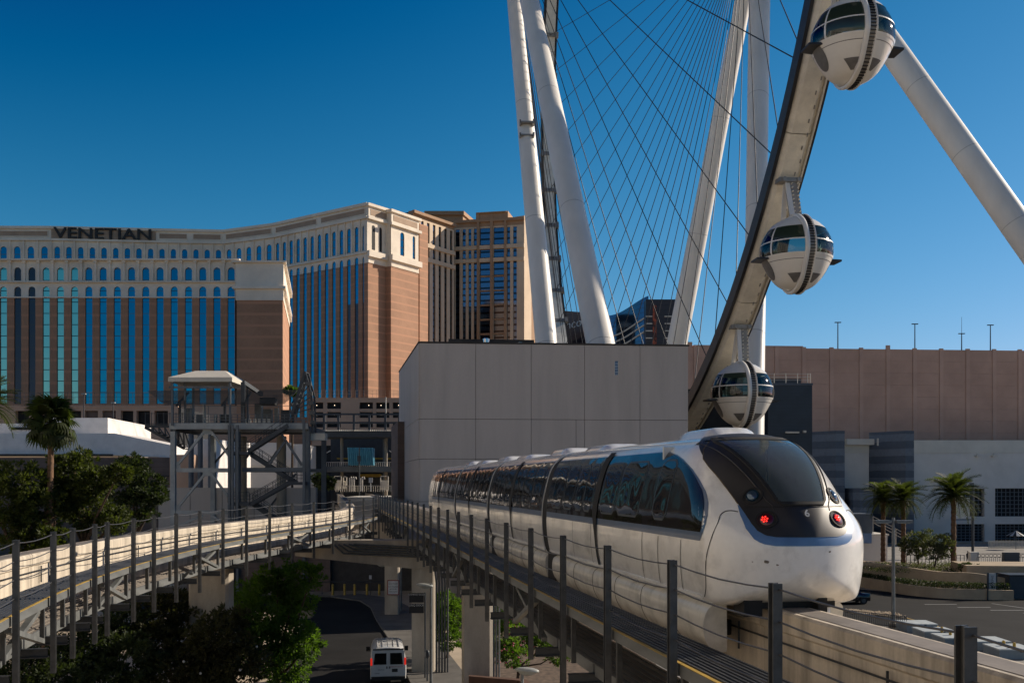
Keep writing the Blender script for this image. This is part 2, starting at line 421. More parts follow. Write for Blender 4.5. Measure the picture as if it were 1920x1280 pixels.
WORLD_OFF = {}          # object name -> offset to subtract for children modelled in world coordinates
def thing(name, label, cat, loc, group=None, rz=0.0, world=True):
    o = bpy.data.objects.new(name, None)
    o.empty_display_size = 0.5
    COL.objects.link(o)
    o.location = loc
    o.rotation_euler = (0, 0, rz)
    o['label'] = label; o['category'] = cat
    if group: o['group'] = group
    if world: WORLD_OFF[o.name] = V(loc)
    return o
def obj(name, me, parent=None, M4=None, label=None, kind=None):
    o = bpy.data.objects.new(name, me)
    COL.objects.link(o)
    if parent is not None:
        o.parent = parent
        off = WORLD_OFF.get(parent.name)
        mm = M4 or Matrix.Identity(4)
        if off is not None: mm = Matrix.Translation(-off) @ mm
        o.matrix_local = mm
    elif M4: o.matrix_world = M4
    if label: o['label'] = label
    if kind: o['kind'] = kind
    return o
def part(parent, name, mb, mats, smooth=None, label=None, kind=None, M4=None):
    return obj(name, mb.mesh(name, mats, smooth), parent, M4, label, kind)
def single(name, mb, mats, label, cat, group=None, smooth=None, M4=None):
    o = obj(name, mb.mesh(name, mats, smooth), None, M4)
    o['label'] = label; o['category'] = cat
    if group: o['group'] = group
    return o
def structure(name, mb, mats, smooth=None):
    return obj(name, mb.mesh(name, mats, smooth), None, None, None, 'structure')
def text_mesh(body, size, depth=0.0, align='CENTER', bold=0.0, xs=1.0):
    cu = bpy.data.curves.new('lettering', 'FONT')
    cu.body = body; cu.size = size; cu.extrude = depth; cu.align_x = align; cu.align_y = 'CENTER'
    cu.offset = bold
    o = bpy.data.objects.new('tmp', cu)
    COL.objects.link(o)
    dg = bpy.context.evaluated_depsgraph_get()
    me = bpy.data.meshes.new_from_object(o.evaluated_get(dg))
    bpy.data.objects.remove(o)
    if xs != 1.0: me.transform(Matrix.Diagonal((xs, 1, 1, 1)))
    return me
def lettering(body, size, m, parent, M4, depth=0.01, bold=0.0, xs=1.0, name='lettering'):
    me = text_mesh(body, size, depth, bold=bold, xs=xs)
    me.materials.clear(); me.materials.append(M[m])
    return obj(name, me, parent, M4)
def axes(o, ex, ey, ez):
    return Matrix(((ex[0], ey[0], ez[0], o[0]), (ex[1], ey[1], ez[1], o[1]), (ex[2], ey[2], ez[2], o[2]), (0, 0, 0, 1)))
def catmull(pts, n=8):
    out = []
    m = len(pts)
    for i in range(m - 1):
        p0 = pts[max(i - 1, 0)]; p1 = pts[i]; p2 = pts[i + 1]; p3 = pts[min(i + 2, m - 1)]
        for k in range(n):
            t = k / n
            out.append(tuple(0.5 * (2 * b + (c - a) * t + (2 * a - 5 * b + 4 * c - d) * t * t + (3 * b - a - 3 * c + d) * t ** 3) for a, b, c, d in zip(p0, p1, p2, p3)))
    out.append(tuple(pts[-1]))
    return out
# ------------------------------------------------------------------ ground
mb = MB(); mb.add([(-4000, -600, -0.02), (4000, -600, -0.02), (4000, 7000, -0.02), (-4000, 7000, -0.02)], [(0, 1, 2, 3)])
structure('ground', mb, 'ground')
road_r = [(-3.2, 35), (-5.7, 56), (-8.5, 70), (-11.2, 82), (-12.8, 90), (-14.5, 95), (-18, 98.5), (-26, 100), (-42, 100)]
road_l = [(-42, 90), (-22, 88), (-17, 80), (-14.6, 68), (-13.4, 50), (-12.8, 35)]
mb = MB(); pts = road_r + road_l
mb.add([(x, y, 0.004) for x, y in pts], [tuple(range(len(pts)))])
structure('service_road', mb, 'asphalt')
mb = MB(); q = [(15, 87), (24, 86), (33, 74), (37, 60), (45, 45), (160, 45), (160, 100), (60, 96.5), (48, 97), (42, 100), (36, 107), (33, 120), (31, 150), (18, 150)]
mb.add([(x, y, 0.004) for x, y in q], [tuple(range(len(q)))])
structure('street', mb, 'asphalt')
mb = MB(); q = [(9, 40), (45, 45), (37, 60), (33, 74), (24, 86), (15, 87), (9, 87)]
mb.add([(x, y, -0.004) for x, y in q], [tuple(range(len(q)))])
structure('pavement', mb, 'pavement')
mb = MB(); q = [(52, 128), (150, 118), (150, 182), (44, 182), (44, 140)]
mb.add([(x, y, 0.006) for x, y in q], [tuple(range(len(q)))])
structure('plaza_pavement', mb, 'pavement')
# pavement strips and kerb beside the service road
def offset_line(pts, d):
    out = []
    for i, p in enumerate(pts):
        a = V(pts[max(i - 1, 0)]); b = V(pts[min(i + 1, len(pts) - 1)])
        t = (b - a).normalized(); n = V((t.y, -t.x))
        out.append((p[0] + n.x * d, p[1] + n.y * d))
    return out
mb = MB(); a = road_r; b = offset_line(road_r, 0.22)
for i in range(len(a) - 1):
    mb.prism([a[i], a[i + 1], b[i + 1], b[i]], -0.02, 0.13)
structure('kerb', mb, 'pavement_dark')
mb = MB(); c = offset_line(road_r[:7], 3.4)
for i in range(6):
    mb.prism([b[i], b[i + 1], c[i + 1], c[i]], -0.03, 0.11)
structure('sidewalk', mb, 'pavement_dark')
mb = MB(); q = [(-3.0, 38), (9, 38), (9, 86), (2, 92), (-6.5, 92), (-4.6, 75), (-1.6, 58)]
mb.add([(x, y, 0.02) for x, y in q], [tuple(range(len(q)))])
structure('planting_soil', mb, 'soil')
mb = MB()
for k in range(4):
    p = G(1735 + k * 62, 1133 + k * 5.5); mb.box((p.x, p.y, 0.009), (p.x + 3.0, p.y + 0.35, 0.012))
p0 = G(1860, 1131); p1 = G(1990, 1149)
mb.bar((p0.x, p0.y, 0.010), (p1.x, p1.y, 0.010), 0.25, 0.004)
structure('road_marking', mb, 'paint_white')
mb = MB()
for (x0, y0, x1, y1) in ((1700, 1158, 1730, 1166), (1745, 1168, 1785, 1186)):
    p0 = G(x0, y0); p1 = G(x1, y1); mb.bar((p0.x, p0.y, 0.010), (p1.x, p1.y, 0.010), 0.18, 0.004)
structure('kerb_line', mb, 'paint_yellow')

# ------------------------------------------------------------------ monorail guideways
class Path:
    def __init__(s, pts, straight=False):
        s.p = pts if straight else catmull(pts, 10)
    def X(s, D):
        p = s.p
        if D <= p[0][1]:
            a, b = p[0], p[1]
        elif D >= p[-1][1]:
            a, b = p[-2], p[-1]
        else:
            lo, hi = 0, len(p) - 1
            while hi - lo > 1:
                m = (lo + hi) // 2
                if p[m][1] <= D: lo = m
                else: hi = m
            a, b = p[lo], p[hi]
        t = (D - a[1]) / (b[1] - a[1])
        return a[0] + (b[0] - a[0]) * t
    def fr(s, D):
        dx = (s.X(D + 0.3) - s.X(D - 0.3)) / 0.6
        t = V((dx, 1, 0)).normalized()
        return V((s.X(D), D, 0)), t, V((t.y, -t.x, 0))
    def pt(s, D, off, z):
        c, t, n = s.fr(D)
        c = c + n * off
        return V((c.x, c.y, z))
right_path = Path([(7.26 - 0.1875 * d, d) for d in (0, 60, 320)], True)
left_path = Path([(-8.8, 8), (-10.3, 13), (-11.6, 18), (-12.5, 22), (-13.2, 26), (-13.65, 30), (-14.0, 36), (-14.05, 42), (-13.7, 48), (-13.0, 54), (-12.3, 60), (-11.9, 66), (-12.05, 72), (-13.0, 80), (-14.7, 90), (-17.4, 105), (-25.8, 150), (-53.9, 300)])

def loft(mb, path, Ds, prof, mi=0, closed=True):
    rows = []
    for D in Ds:
        rows.append([path.pt(D, u, BEAM_Z + z) for u, z in prof] + ([path.pt(D, prof[0][0], BEAM_Z + prof[0][1])] if closed else []))
    mb.grid(rows, mi)
    if closed:
        n = len(prof)
        mb.add(rows[0][:n], [tuple(range(n))], mi); mb.add(rows[-1][:n], [tuple(range(n))[::-1]], mi)
BEAM_PROF = [(-0.33, -0.04), (-0.29, 0), (0.29, 0), (0.33, -0.04), (0.33, -0.30), (0.285, -0.34), (0.285, -1.20), (0.33, -1.25), (0.33, -1.5), (-0.33, -1.5), (-0.33, -1.25), (-0.285, -1.20), (-0.285, -0.34), (-0.33, -0.30)]

H_PANEL = None
def guideway(path, sg, Ds_beam, posts, label, deck_z, tray_z, columns):
    """sg: side of the beam the walkway hangs on (+1 right, -1 left)"""
    base = path.pt(columns[0][1], 0, 0) if columns else path.pt(posts[0], 0, 0)
    t = thing('monorail_guideway', label, 'guideway', base, 'monorail guideways')
    # beam in cast lengths of about 20 m, with an open joint between them
    segs = []
    d = Ds_beam[0]
    while d < Ds_beam[1] - 1:
        e = min(d + (18 if d < 90 else 40), Ds_beam[1]); segs.append((d, e)); d = e
    for a, b in segs:
        m = MB(); n = max(3, int((b - a) / 2.0))
        loft(m, path, [a + (b - 0.035 - a) * k / n for k in range(n + 1)], BEAM_PROF)
        bm_ = part(t, 'beam', m, 'beam', 30)
        m = MB(); loft(m, path, [a + (b - 0.035 - a) * k / n for k in range(n + 1)], [(-0.21, 0.004), (0.21, 0.004), (0.21, 0.008), (-0.21, 0.008)][::-1])
        part(bm_, 'running_surface', m, 'beam_run')
    # conductor rails and brackets on the walkway side of the beam
    m = MB(); DD = [Ds_beam[0] + 1.5 * k for k in range(int((min(Ds_beam[1], 100) - Ds_beam[0]) / 1.5))]
    for zz in (-0.46,):
        loft(m, path, DD, [(sg * 0.36, zz - 0.012), (sg * 0.36, zz + 0.012), (sg * 0.385, zz + 0.012), (sg * 0.385, zz - 0.012)])
    part(t, 'conductor_rail', m, 'dark_steel')
    m = MB()
    D = Ds_beam[0] + 1.0
    while D < min(Ds_beam[1], 100):
        m.bar(path.pt(D, sg * 0.345, BEAM_Z - 0.36), path.pt(D, sg * 0.345, BEAM_Z - 0.82), 0.028, 0.03)
        if rng.random() < 0.5:
            m.bar(path.pt(D + 0.8, sg * 0.31, BEAM_Z - 0.7), path.pt(D + 0.8, sg * 0.31, BEAM_Z - 1.05), 0.02, 0.03)
        D += 4.4
    part(t, 'rail_bracket', m, 'dark_steel', kind='stuff')
    zt = EYE - 1.07
    O0, O1, OP = 1.42, 2.30, 2.46
    # shared post mesh (H section), local z from 0 at its top downwards
    hp = 3.03
    pm = MB(); pm.ibeam((0, 0, -hp), (0, 0, 0), 0.105, 0.125, 0.02)
    pm.mi = [0] * len(pm.f)
    pmesh = pm.mesh('post', 'galv')
    hm = MB(); hm.bar((0, 0, tray_z + 0.05 - 8), (0, 0, deck_z - 0.12 - 8), 0.09, 0.09)
    hmesh = hm.mesh('hanger', 'galv')
    # panel: unit length along y, ribs along y
    pn = MB()
    pn.box((0, 0, -0.03), (O1 - O0, 1, 0))
    for k in range(10):
        x = 0.05 + k * (O1 - O0 - 0.10) / 9
        pn.box((x - 0.016, 0, 0.002), (x + 0.016, 1, 0.022))
    pnm = pn.mesh('deck_panel', 'grating')
    fsc = MB(); fsc.box((0, 0.01, -0.17), (0.06, 0.99, -0.0)); fm = fsc.mesh('edge_beam', 'galv_pale')
    yl = MB(); yl.box((0.0, 0, 0.003), (0.06, 1, 0.012)); ylm = yl.mesh('yellow_edge', 'paint_yellow')
    tr = MB(); tr.box((0, 0, -0.05), (1.15, 1, 0))
    for k in range(7):
        tr.box((0.08 + k * 0.16, 0, 0.002), (0.11 + k * 0.16, 1, 0.02))
    trm = tr.mesh('cable_tray', 'tray' if sg > 0 else 'grating')
    te = MB(); te.box((0, 0.02, -0.24), (0.05, 0.98, 0.0)); tem = te.mesh('tray_edge', 'galv_pale')
    br = MB(); br.ibeam((0, 0, -0.11), (1.55, 0, -0.11), 0.16, 0.20, 0.025); brm = br.mesh('bracket', 'dark_steel')
    for i, D in enumerate(posts):
        c, tt, n = path.fr(D)
        nn = n * sg
        # frame with local x pointing outward from the beam
        def fr4(off, z, y=None):
            p = path.pt(D, sg * off, z)
            return axes(p, nn, tt, V((0, 0, 1)))
        obj('post', pmesh, t, fr4(OP, zt))
        obj('bracket', brm, t, fr4(0.80, tray_z - 0.11))
        obj('hanger', hmesh, t, axes(path.pt(D + 0.25, sg * (O1 - 0.12), 8), nn, tt, V((0, 0, 1))))
        if i + 1 < len(posts):
            E = posts[i + 1]
            L_ = (path.pt(E, sg * O1, 0) - path.pt(D, sg * O1, 0)).length
            def seg4(off, z):
                p = path.pt(D, sg * off, z); q2 = path.pt(E, sg * off, z)
                y = (q2 - p); ly = y.length; y.normalize()
                x = V((y.y, -y.x, 0)) * sg
                return axes(p, x, y * (ly * 0.995), V((0, 0, 1)))
            obj('deck_panel', pnm, t, seg4(O0, deck_z))
            obj('edge_beam', fm, t, seg4(O1 + 0.005, deck_z + 0.002))
            obj('yellow_edge', ylm, t, seg4(O1 + 0.003, deck_z + 0.002))
            obj('cable_tray', trm, t, seg4(0.62, tray_z + 0.06))
            obj('tray_edge', tem, t, seg4(1.775, tray_z + 0.07))
            if i % 4 == 2:
                m = MB()
                m.bar(path.pt(D + 0.1, sg * (O1 + 0.0), deck_z - 0.25), path.pt(E - 0.1, sg * (O1 - 0.05), tray_z + 0.05), 0.13, 0.10)
                part(t, 'brace', m, 'galv_pale')
                m = MB()
                m.bar(path.pt(E - 0.1, sg * (O1 - 0.14), deck_z - 0.25), path.pt(D + 0.1, sg * (O1 - 0.19), tray_z + 0.05), 0.13, 0.10)
                part(t, 'brace', m, 'galv_pale')
    # wire rails, sagging a little between posts
    for k in range(4):
        m = MB(); pl = []
        for i in range(len(posts) - 1):
            for j in range(4):
                f = j / 4; D = posts[i] + (posts[i + 1] - posts[i]) * f
                pl.append(path.pt(D, sg * (OP - 0.02), zt - 0.06 - 0.34 * k - 0.05 * math.sin(math.pi * f)))
        m.path(pl, 0.011, 5)
        part(t, 'wire', m, 'wire')
    for (X, D, w, th, ztop) in columns:
        m = MB(); ch = 0.12
        m.prism([(X - w / 2 + ch, D - th / 2), (X + w / 2 - ch, D - th / 2), (X + w / 2, D - th / 2 + ch), (X + w / 2, D + th / 2 - ch), (X + w / 2 - ch, D + th / 2), (X - w / 2 + ch, D + th / 2), (X - w / 2, D + th / 2 - ch), (X - w / 2, D - th / 2 + ch)], -0.3, ztop)
        co = part(t, 'column', m, 'concrete')
        if w < 1.7 and D < 70:
            for k in range(3):
                m = MB(); xx = X + w / 2 + 0.06 + k * 0.13
                m.tube((xx, D - 0.1, 0.0), (xx, D - 0.1, ztop - 0.1), 0.045, n=8)
                part(co, 'conduit', m, 'galv_pale', 40)
    return t

posts_r = [4.72 + 3.13 * k for k in range(30)]
posts_l = [11.8, 14.8, 17.8, 20.9, 22.7, 24.9, 26.2, 29.0, 31.2, 33.8, 36.8, 40.0, 43.4, 46.8, 50.2, 53.6, 57.0, 60.4, 64.0, 67.6, 71.2]
gr = guideway(right_path, -1, (2.5, 300), posts_r, 'concrete monorail beam under the white train with a dark grating walkway on steel posts', 'guideway' and EYE - 2.5, EYE - 3.72, [(-1.66, 47.6, 1.45, 1.1, 7.93), (-17.0, 130, 1.4, 1.2, 7.93)])
gl = guideway(left_path, 1, (9, 300), posts_l, 'curving sunlit monorail beam with its own post and wire walkway, left of the train track', EYE - 2.5, EYE - 3.45, [(-14.1, 46.7, 1.85, 1.1, 7.93), (-25.8, 150, 1.4, 1.2, 7.93)])

# hammerhead bents that carry both beams
def bent(label, Xc, D, w, x0, x1, zb0, zbc, zt_):
    t = thing('guideway_bent', label, 'bridge support', (Xc, D, 0), 'concrete bents under the guideways')
    m = MB(); m.prism([(Xc - w / 2, D - 0.5), (Xc + w / 2 - 0.1, D - 0.5), (Xc + w / 2, D - 0.4), (Xc + w / 2, D + 0.5), (Xc - w / 2, D + 0.5)], -0.3, zbc)
    part(t, 'column', m, 'concrete')
    m = MB(); pr = [(x0, zt_), (x0, zb0), (Xc - w / 2, zbc - 0.05), (Xc + w / 2 + 0.1, zbc - 0.05), (x1, zb0 + 0.1), (x1, zt_)]
    vs = [(x, D - 0.62, z) for x, z in pr] + [(x, D + 0.62, z) for x, z in pr]; n = len(pr)
    m.add(vs, [tuple(range(n)), tuple(range(n, 2 * n))[::-1]] + [(k, n + k, n + (k + 1) % n, (k + 1) % n) for k in range(n)])
    part(t, 'crossbeam', m, 'concrete')
    return t
b1 = bent('tall concrete bent with a tapered arm and conduit pipes, beside the van', -5.3, 59.8, 1.35, -12.9, -3.4, 7.0, 6.3, 7.93)
for k in range(5):
    m = MB(); xx = -4.50 + k * 0.17
    m.path([(xx, 59.15, 0.0), (xx, 59.15, 5.4), (xx - 0.1, 59.10, 6.4 + 0.1 * k), (xx - 0.8, 59.10, 6.95 + 0.13 * k), (-10.0 + 0.3 * k, 59.10, 7.15 + 0.13 * k), (-10.6 + 0.3 * k, 59.10, 7.7)], 0.055, 7)
    part(b1, 'conduit', m, 'galv', 40)
bent('farther concrete bent with a red bordered notice on its column', -10.25, 85.3, 1.2, -14.9, -7.4, 7.0, 6.6, 7.93)

# ------------------------------------------------------------------ monorail train
train = thing('monorail_train', 'white four car monorail train with black nose, numbered 6 and red tail lights lit', 'monorail train', TRN * 7.14 + TRK * 13.8 + V((0, 0, BEAM_Z)), None, TRACK_RZ, world=False)
prof_pts = catmull([(0, 2.80), (0.36, 2.778), (0.66, 2.70), (0.89, 2.555), (1.045, 2.35), (1.15, 2.08), (1.235, 1.75), (1.305, 1.4), (1.325, 1.05), (1.32, 0.7), (1.28, 0.36), (1.21, 0.10), (1.08, 0.02), (0.88, 0.0)], 4)
# drop duplicates and make arc parameter
NPF = len(prof_pts)
CZ = 0.95
def smooth(x):
    x = min(1, max(0, x)); return x * x * (3 - 2 * x)
PEX = 2.35
def pf(a):                       # a in [0,1] -> (u,z,L)
    f = min(max(a, 0), 1) * (NPF - 1); i = min(int(f), NPF - 2); t = f - i
    u = prof_pts[i][0] * (1 - t) + prof_pts[i + 1][0] * t
    z = prof_pts[i][1] * (1 - t) + prof_pts[i + 1][1] * t
    L = 0.95 + 1.65 * smooth((z - 1.0) / 1.55)
    if z < 0.5: L += 0.0
    return u, z, L
def pex(L): return 1.8
def sc(y, L):
    x = min(1.0, max(0.0, y / L)); p_ = pex(L)
    return (1 - (1 - x) ** p_) ** (1 / p_)
def B(y, a, sg):
    u, z, L = pf(a); k = sc(y, L)
    zz = CZ + (z - CZ) * k
    if z < CZ:                 # the chin rises towards the tip
        zz = CZ + (z - CZ) * (0.62 + 0.38 * sc(y, 1.3)) * (k ** 0.35)
    return V((sg * u * k, y, zz))
def Bo(y, a, sg, off, yflip=False):
    e = 1e-3
    p = B(y, a, sg); pa = B(y, min(1, a + e), sg) - B(y, max(0, a - e), sg); py = B(y + 0.01, a, sg) - B(max(y - 0.01, 0), a, sg)
    n = pa.cross(py)
    if n.length < 1e-9: n = V((0, 0, 1))
    n.normalize()
    out = p - V((0, y + 0.6, CZ))
    if n.dot(V((out.x, -0.2 if y < 3 else 0, out.z))) < 0: n = -n
    return p + n * off
def a_of_z(z):
    for i in range(NPF - 1):
        if prof_pts[i][1] >= z >= prof_pts[i + 1][1]:
            t = (prof_pts[i][1] - z) / max(1e-6, prof_pts[i][1] - prof_pts[i + 1][1])
            return (i + t) / (NPF - 1)
    return 0.0
AS = [k / (NPF - 1) for k in range(NPF)]
def body_mesh(ys, cap_back=True, cap_front=False):
    m = MB(); rows = []
    for y in ys:
        rows.append([B(y, a, -1) for a in reversed(AS[1:])] + [B(y, a, 1) for a in AS])
    # close underneath
    for r in rows: r.append(r[0])
    m.grid(rows)
    n = len(rows[0]) - 1
    if cap_back: m.add(rows[-1][:n], [tuple(range(n))[::-1]])
    if cap_front: m.add(rows[0][:n], [tuple(range(n))])
    return m
def patch(y0, y1, za, zb, sg, off, ny=8, nz=8, y0f=None):
    aa, ab = a_of_z(za), a_of_z(zb)
    rows = []
    for i in range(nz + 1):
        a = aa + (ab - aa) * i / nz
        ys_ = y0f(pf(a)[1]) if y0f else y0
        rows.append([Bo(ys_ + (y1 - ys_) * j / ny, a, sg, off) for j in range(ny + 1)])
    m = MB(); m.grid(rows, flip=(sg < 0))
    return m
def rounded_patch(y0, y1, za, zb, sg, off, r=0.12):
    aa, ab = a_of_z(za), a_of_z(zb); nz = 10; rows = []
    for i in range(nz + 1):
        f = i / nz; d = min(f, 1 - f) * (za - zb)
        ins = r - math.sqrt(max(0, r * r - (r - min(d, r)) ** 2))
        rows.append([Bo(y0 + ins + (y1 - y0 - 2 * ins) * j / 3, aa + (ab - aa) * f, sg, off) for j in range(4)])
    m = MB(); m.grid(rows, flip=(sg < 0)); return m
def hump(y0, y1, w, h):
    m = MB(); rows = []
    n = 8
    for i in range(n + 1):
        y = y0 + (y1 - y0) * i / n
        f = 1 - abs(2 * i / n - 1) ** 4
        f2 = min(1, f * 1.4)
        row = []
        for j in range(11):
            q_ = j / 5 - 1
            uu = q_ * w / 2 * (0.8 + 0.2 * f2)
            row.append(V((uu, y, 2.72 + (h + 0.06) * f2 * (1 - abs(q_) ** 5) + 0.01)))
        rows.append(row)
    m.grid(rows, flip=True); return m
cuts = [(0.0, 12.2), (12.8, 21.6), (22.2, 31.0), (31.6, 43.6)]
WZ0, WZ1 = 2.50, 1.17
for ci, (ya, yb) in enumerate(cuts):
    if ci == 0:
        ys = [0.0, 0.004, 0.015, 0.035, 0.07, 0.12, 0.19, 0.28, 0.4, 0.55, 0.72, 0.9] + [1.0 + 0.1 * k for k in range(28)] + [3.8, 4.2, 6, 9, yb]
        m = body_mesh(ys)
    elif ci == 3:
        m = body_mesh([ya, ya + 4, yb - 1.5, yb - 0.5], True, True)
    else:
        m = body_mesh([ya, (ya + yb) / 2, yb], True, True)
    if ci == 0:
        wz_hw = lambda z: 0.30 + 0.42 * (z - 1.63)
        keep = []
        for f in m.f:
            c_ = sum((V(m.v[i]) for i in f), V()) / len(f)
            if not (len(f) == 4 and 1.58 < c_.z < 2.70 and c_.y < 2.6 and abs(c_.x) < wz_hw(c_.z) + 0.14): keep.append(f)
        m.f = keep; m.mi = [0] * len(keep)
    body = part(train, 'car_body', m, 'train_white', 40)
    if ci == 0: body0 = body
    part(body, 'roof_fairing', hump(ya + (2.75 if ci == 0 else 0.8), ya + (4.7 if ci == 0 else 3.0), 1.0, 0.15), 'train_white', 50)
    if ci < 3: part(body, 'roof_fairing', hump(yb - 3.0, yb - 0.7, 1.1, 0.10), 'train_white', 50)
    # skirt: two lower fairings running beside the beam, with round shoulders
    for sg in (-1, 1):
        m = MB(); rows = []
        y0s = ya + (1.15 if ci == 0 else 0.12)
        sp = catmull([(1.02, 0.03), (1.16, -0.06), (1.20, -0.28), (1.15, -0.52), (1.02, -0.72), (0.86, -0.80), (0.72, -0.80)], 3)
        back = [(0.72, -0.74), (0.86, 0.0)]
        for y, lean in ((y0s, 0.0), (y0s + 0.06, 0.0), (y0s + 0.6, 0), (yb - 0.12, 0)):
            rows.append([V((sg * u, y + (0.42 * min(1, max(0, -z)) if ci == 0 and y < y0s + 0.5 else 0), z)) for u, z in sp + back])
        for r in rows: r.append(r[0])
        m.grid(rows, flip=(sg > 0))
        n = len(rows[0]) - 1
        m.add(rows[0][:n], [tuple(range(n)) if sg < 0 else tuple(range(n))[::-1]]); m.add(rows[-1][:n], [tuple(range(n))])
        part(body, 'skirt', m, 'train_skirt', 50)
        # panel joints on the skirt
        m = MB(); yy = y0s + 1.6
        while yy < yb - 0.8:
            for k in range(len(sp) - 1):
                m.bar((sg * (sp[k][0] + 0.002), yy, sp[k][1]), (sg * (sp[k + 1][0] + 0.002), yy, sp[k + 1][1]), 0.018, 0.006, up=V((sg, 0, 0)))
            yy += 1.75
        part(body, 'skirt_joint', m, 'seam', kind='stuff')
        # sill line
        m = MB(); m.bar((sg * 1.235, ya + 1.25 if ci == 0 else ya + 0.05, 0.13), (sg * 1.235, yb - 0.03, 0.13), 0.03, 0.05)
        part(body, 'sill_trim', m, 'train_white')
        # glazing band with its blue border
        if ci == 0:
            ylist = [(1.05, 1.22), (1.14, 1.10), (1.27, 1.05), (1.45, 1.09), (1.65, 1.22), (1.85, 1.42), (2.05, 1.78), (2.2, 2.15), (2.35, 2.7), (2.44, 3.15), (2.5, 3.7)]
            def yf(z, d=0.0):
                for (z0, q0), (z1, q1) in zip(ylist, ylist[1:]):
                    if z <= z1: return q0 + (q1 - q0) * (z - z0) / (z1 - z0) + d
                return ylist[-1][1] + d
            bord = patch(0, yb - 0.02, WZ0 + 0.015, 1.03, sg, 0.006, 44, 24, lambda z: yf(max(z, 1.06), -0.11))
            glass = patch(0, yb - 0.04, WZ0, WZ1, sg, 0.012, 44, 24, lambda z: yf(z))
        else:
            ye = yb - 0.02 if ci < 3 else yb - 2.2
            bord = patch(ya + 0.02, ye, WZ0 + 0.015, 1.03, sg, 0.006, 6, 10)
            glass = patch(ya + 0.04, ye - 0.04, WZ0, WZ1, sg, 0.012, 6, 10)
        part(body, 'blue_stripe', bord, 'train_navy')
        wb = part(body, 'window_band', glass, 'tglass', 60)
        L_ = yb - ya
        if ci == 0: panes = [(2.75, 3.45), (4.3, 5.7), (5.9, 6.95), (7.75, 8.4), (8.52, 9.17), (9.45, 10.35), (10.55, 11.6)]; bands_ = [7.35]; doors = [7.65, 9.3, 4.0]
        else: panes = [(ya + L_ * f0, ya + L_ * f1) for f0, f1 in ((0.05, 0.17), (0.19, 0.31), (0.34, 0.42), (0.435, 0.50), (0.56, 0.68), (0.70, 0.82), (0.84, 0.95))]; bands_ = [ya + L_ * 0.53]; doors = [ya + L_ * 0.33, ya + L_ * 0.51]
        for (p0, p1) in panes:
            if ci == 3 and p1 > yb - 2.3: continue
            part(body, 'window_frame', rounded_patch(p0 - 0.045, p1 + 0.045, 2.36, 1.28, sg, 0.017, 0.18), 'frame_dark', 60) if ci < 2 else None
            part(body, 'window', rounded_patch(p0, p1, 2.32, 1.32, sg, 0.022, 0.15), 'tglass_pane', 60)
        m = MB()
        for yy in bands_:
            a0 = a_of_z(2.58); a1 = a_of_z(0.16); n = 12
            rows = [[Bo(yy - 0.20, a0 + (a1 - a0) * k / n, sg, 0.030), Bo(yy + 0.20 - 0.27 * smooth((k / n - 0.50) / 0.3), a0 + (a1 - a0) * k / n, sg, 0.030)] for k in range(n + 1)]
            m.grid(rows, flip=(sg < 0))
        part(body, 'door_seal', m, 'rubber')
        m = MB()
        for yy in doors + ([1.95, 3.1] if ci == 0 else []):
            a0 = a_of_z(1.0 if yy < 3.5 and ci == 0 else 1.03); a1 = a_of_z(0.15); n = 6
            rows = [[Bo(yy + 0.12 * k / n - 0.010, a0 + (a1 - a0) * k / n, sg, 0.010), Bo(yy + 0.12 * k / n + 0.010, a0 + (a1 - a0) * k / n, sg, 0.010)] for k in range(n + 1)]
            m.grid(rows, flip=(sg < 0))
        part(body, 'panel_seam', m, 'seam', kind='stuff')
    if ci < 3:
        # gangway bellows between cars
        m = MB(); ys = [yb - 0.02, yb + 0.62]
        rows = [[V((p.x * 0.985, p.y, 0.02 + (p.z - 0.02) * 0.985)) for p in [B(20 if False else y, a, -1) for a in reversed(AS[1:])] + [B(y, a, 1) for a in AS]] for y in ys]
        m.grid(rows)
        for sg in (-1, 1): m.box((sg * 1.0 - 0.12, yb - 0.15, -0.75), (sg * 1.0 + 0.12, yb + 0.72, 0.03))
        part(body, 'gangway_bellows', m, 'rubber')

# nose details, addressed in front view (u, z)
TAB = [(math.atan2(u, z - CZ), math.hypot(u, z - CZ), L) for u, z, L in (pf(a) for a in AS)]
def nose(u, z):
    sg = 1 if u >= 0 else -1
    ph = math.atan2(abs(u), z - CZ); r = math.hypot(u, z - CZ)
    for i in range(len(TAB) - 1):
        if TAB[i][0] <= ph <= TAB[i + 1][0] + 1e-9:
            t = (ph - TAB[i][0]) / max(1e-9, TAB[i + 1][0] - TAB[i][0])
            Rr = TAB[i][1] + (TAB[i + 1][1] - TAB[i][1]) * t; L = TAB[i][2] + (TAB[i + 1][2] - TAB[i][2]) * t
            break
    else:
        Rr, L = TAB[-1][1], TAB[-1][2]
    k = min(0.999, r / Rr)
    p_ = pex(L); y = L * (1 - (1 - k ** p_) ** (1 / p_))
    return V((u, y, z))
def noseo(u, z, off):
    e = 0.004
    du = nose(u + e, z) - nose(u - e, z); dz = nose(u, z + e) - nose(u, z - e)
    n = du.cross(dz).normalized()
    if n.y > 0 and n.z < 0.2: n = -n
    if n.z < -0.3: n = -n
    return nose(u, z) + n * off, n
def nose_patch(z0, z1, hw, off, nz=24, nu=14, zshift=None):
    rows = []
    for i in range(nz + 1):
        z = z0 + (z1 - z0) * i / nz
        w = hw(z)
        rows.append([noseo(w * (2 * j / nu - 1), z + (zshift(w * (2 * j / nu - 1)) if zshift else 0), off)[0] for j in range(nu + 1)])
    m = MB(); m.grid(rows); return m
def lerp_tab(tab):
    def f(z):
        for (a, b), (c, d) in zip(tab, tab[1:]):
            if z <= c: return b + (d - b) * max(0, (z - a)) / (c - a)
        return tab[-1][1]
    return f
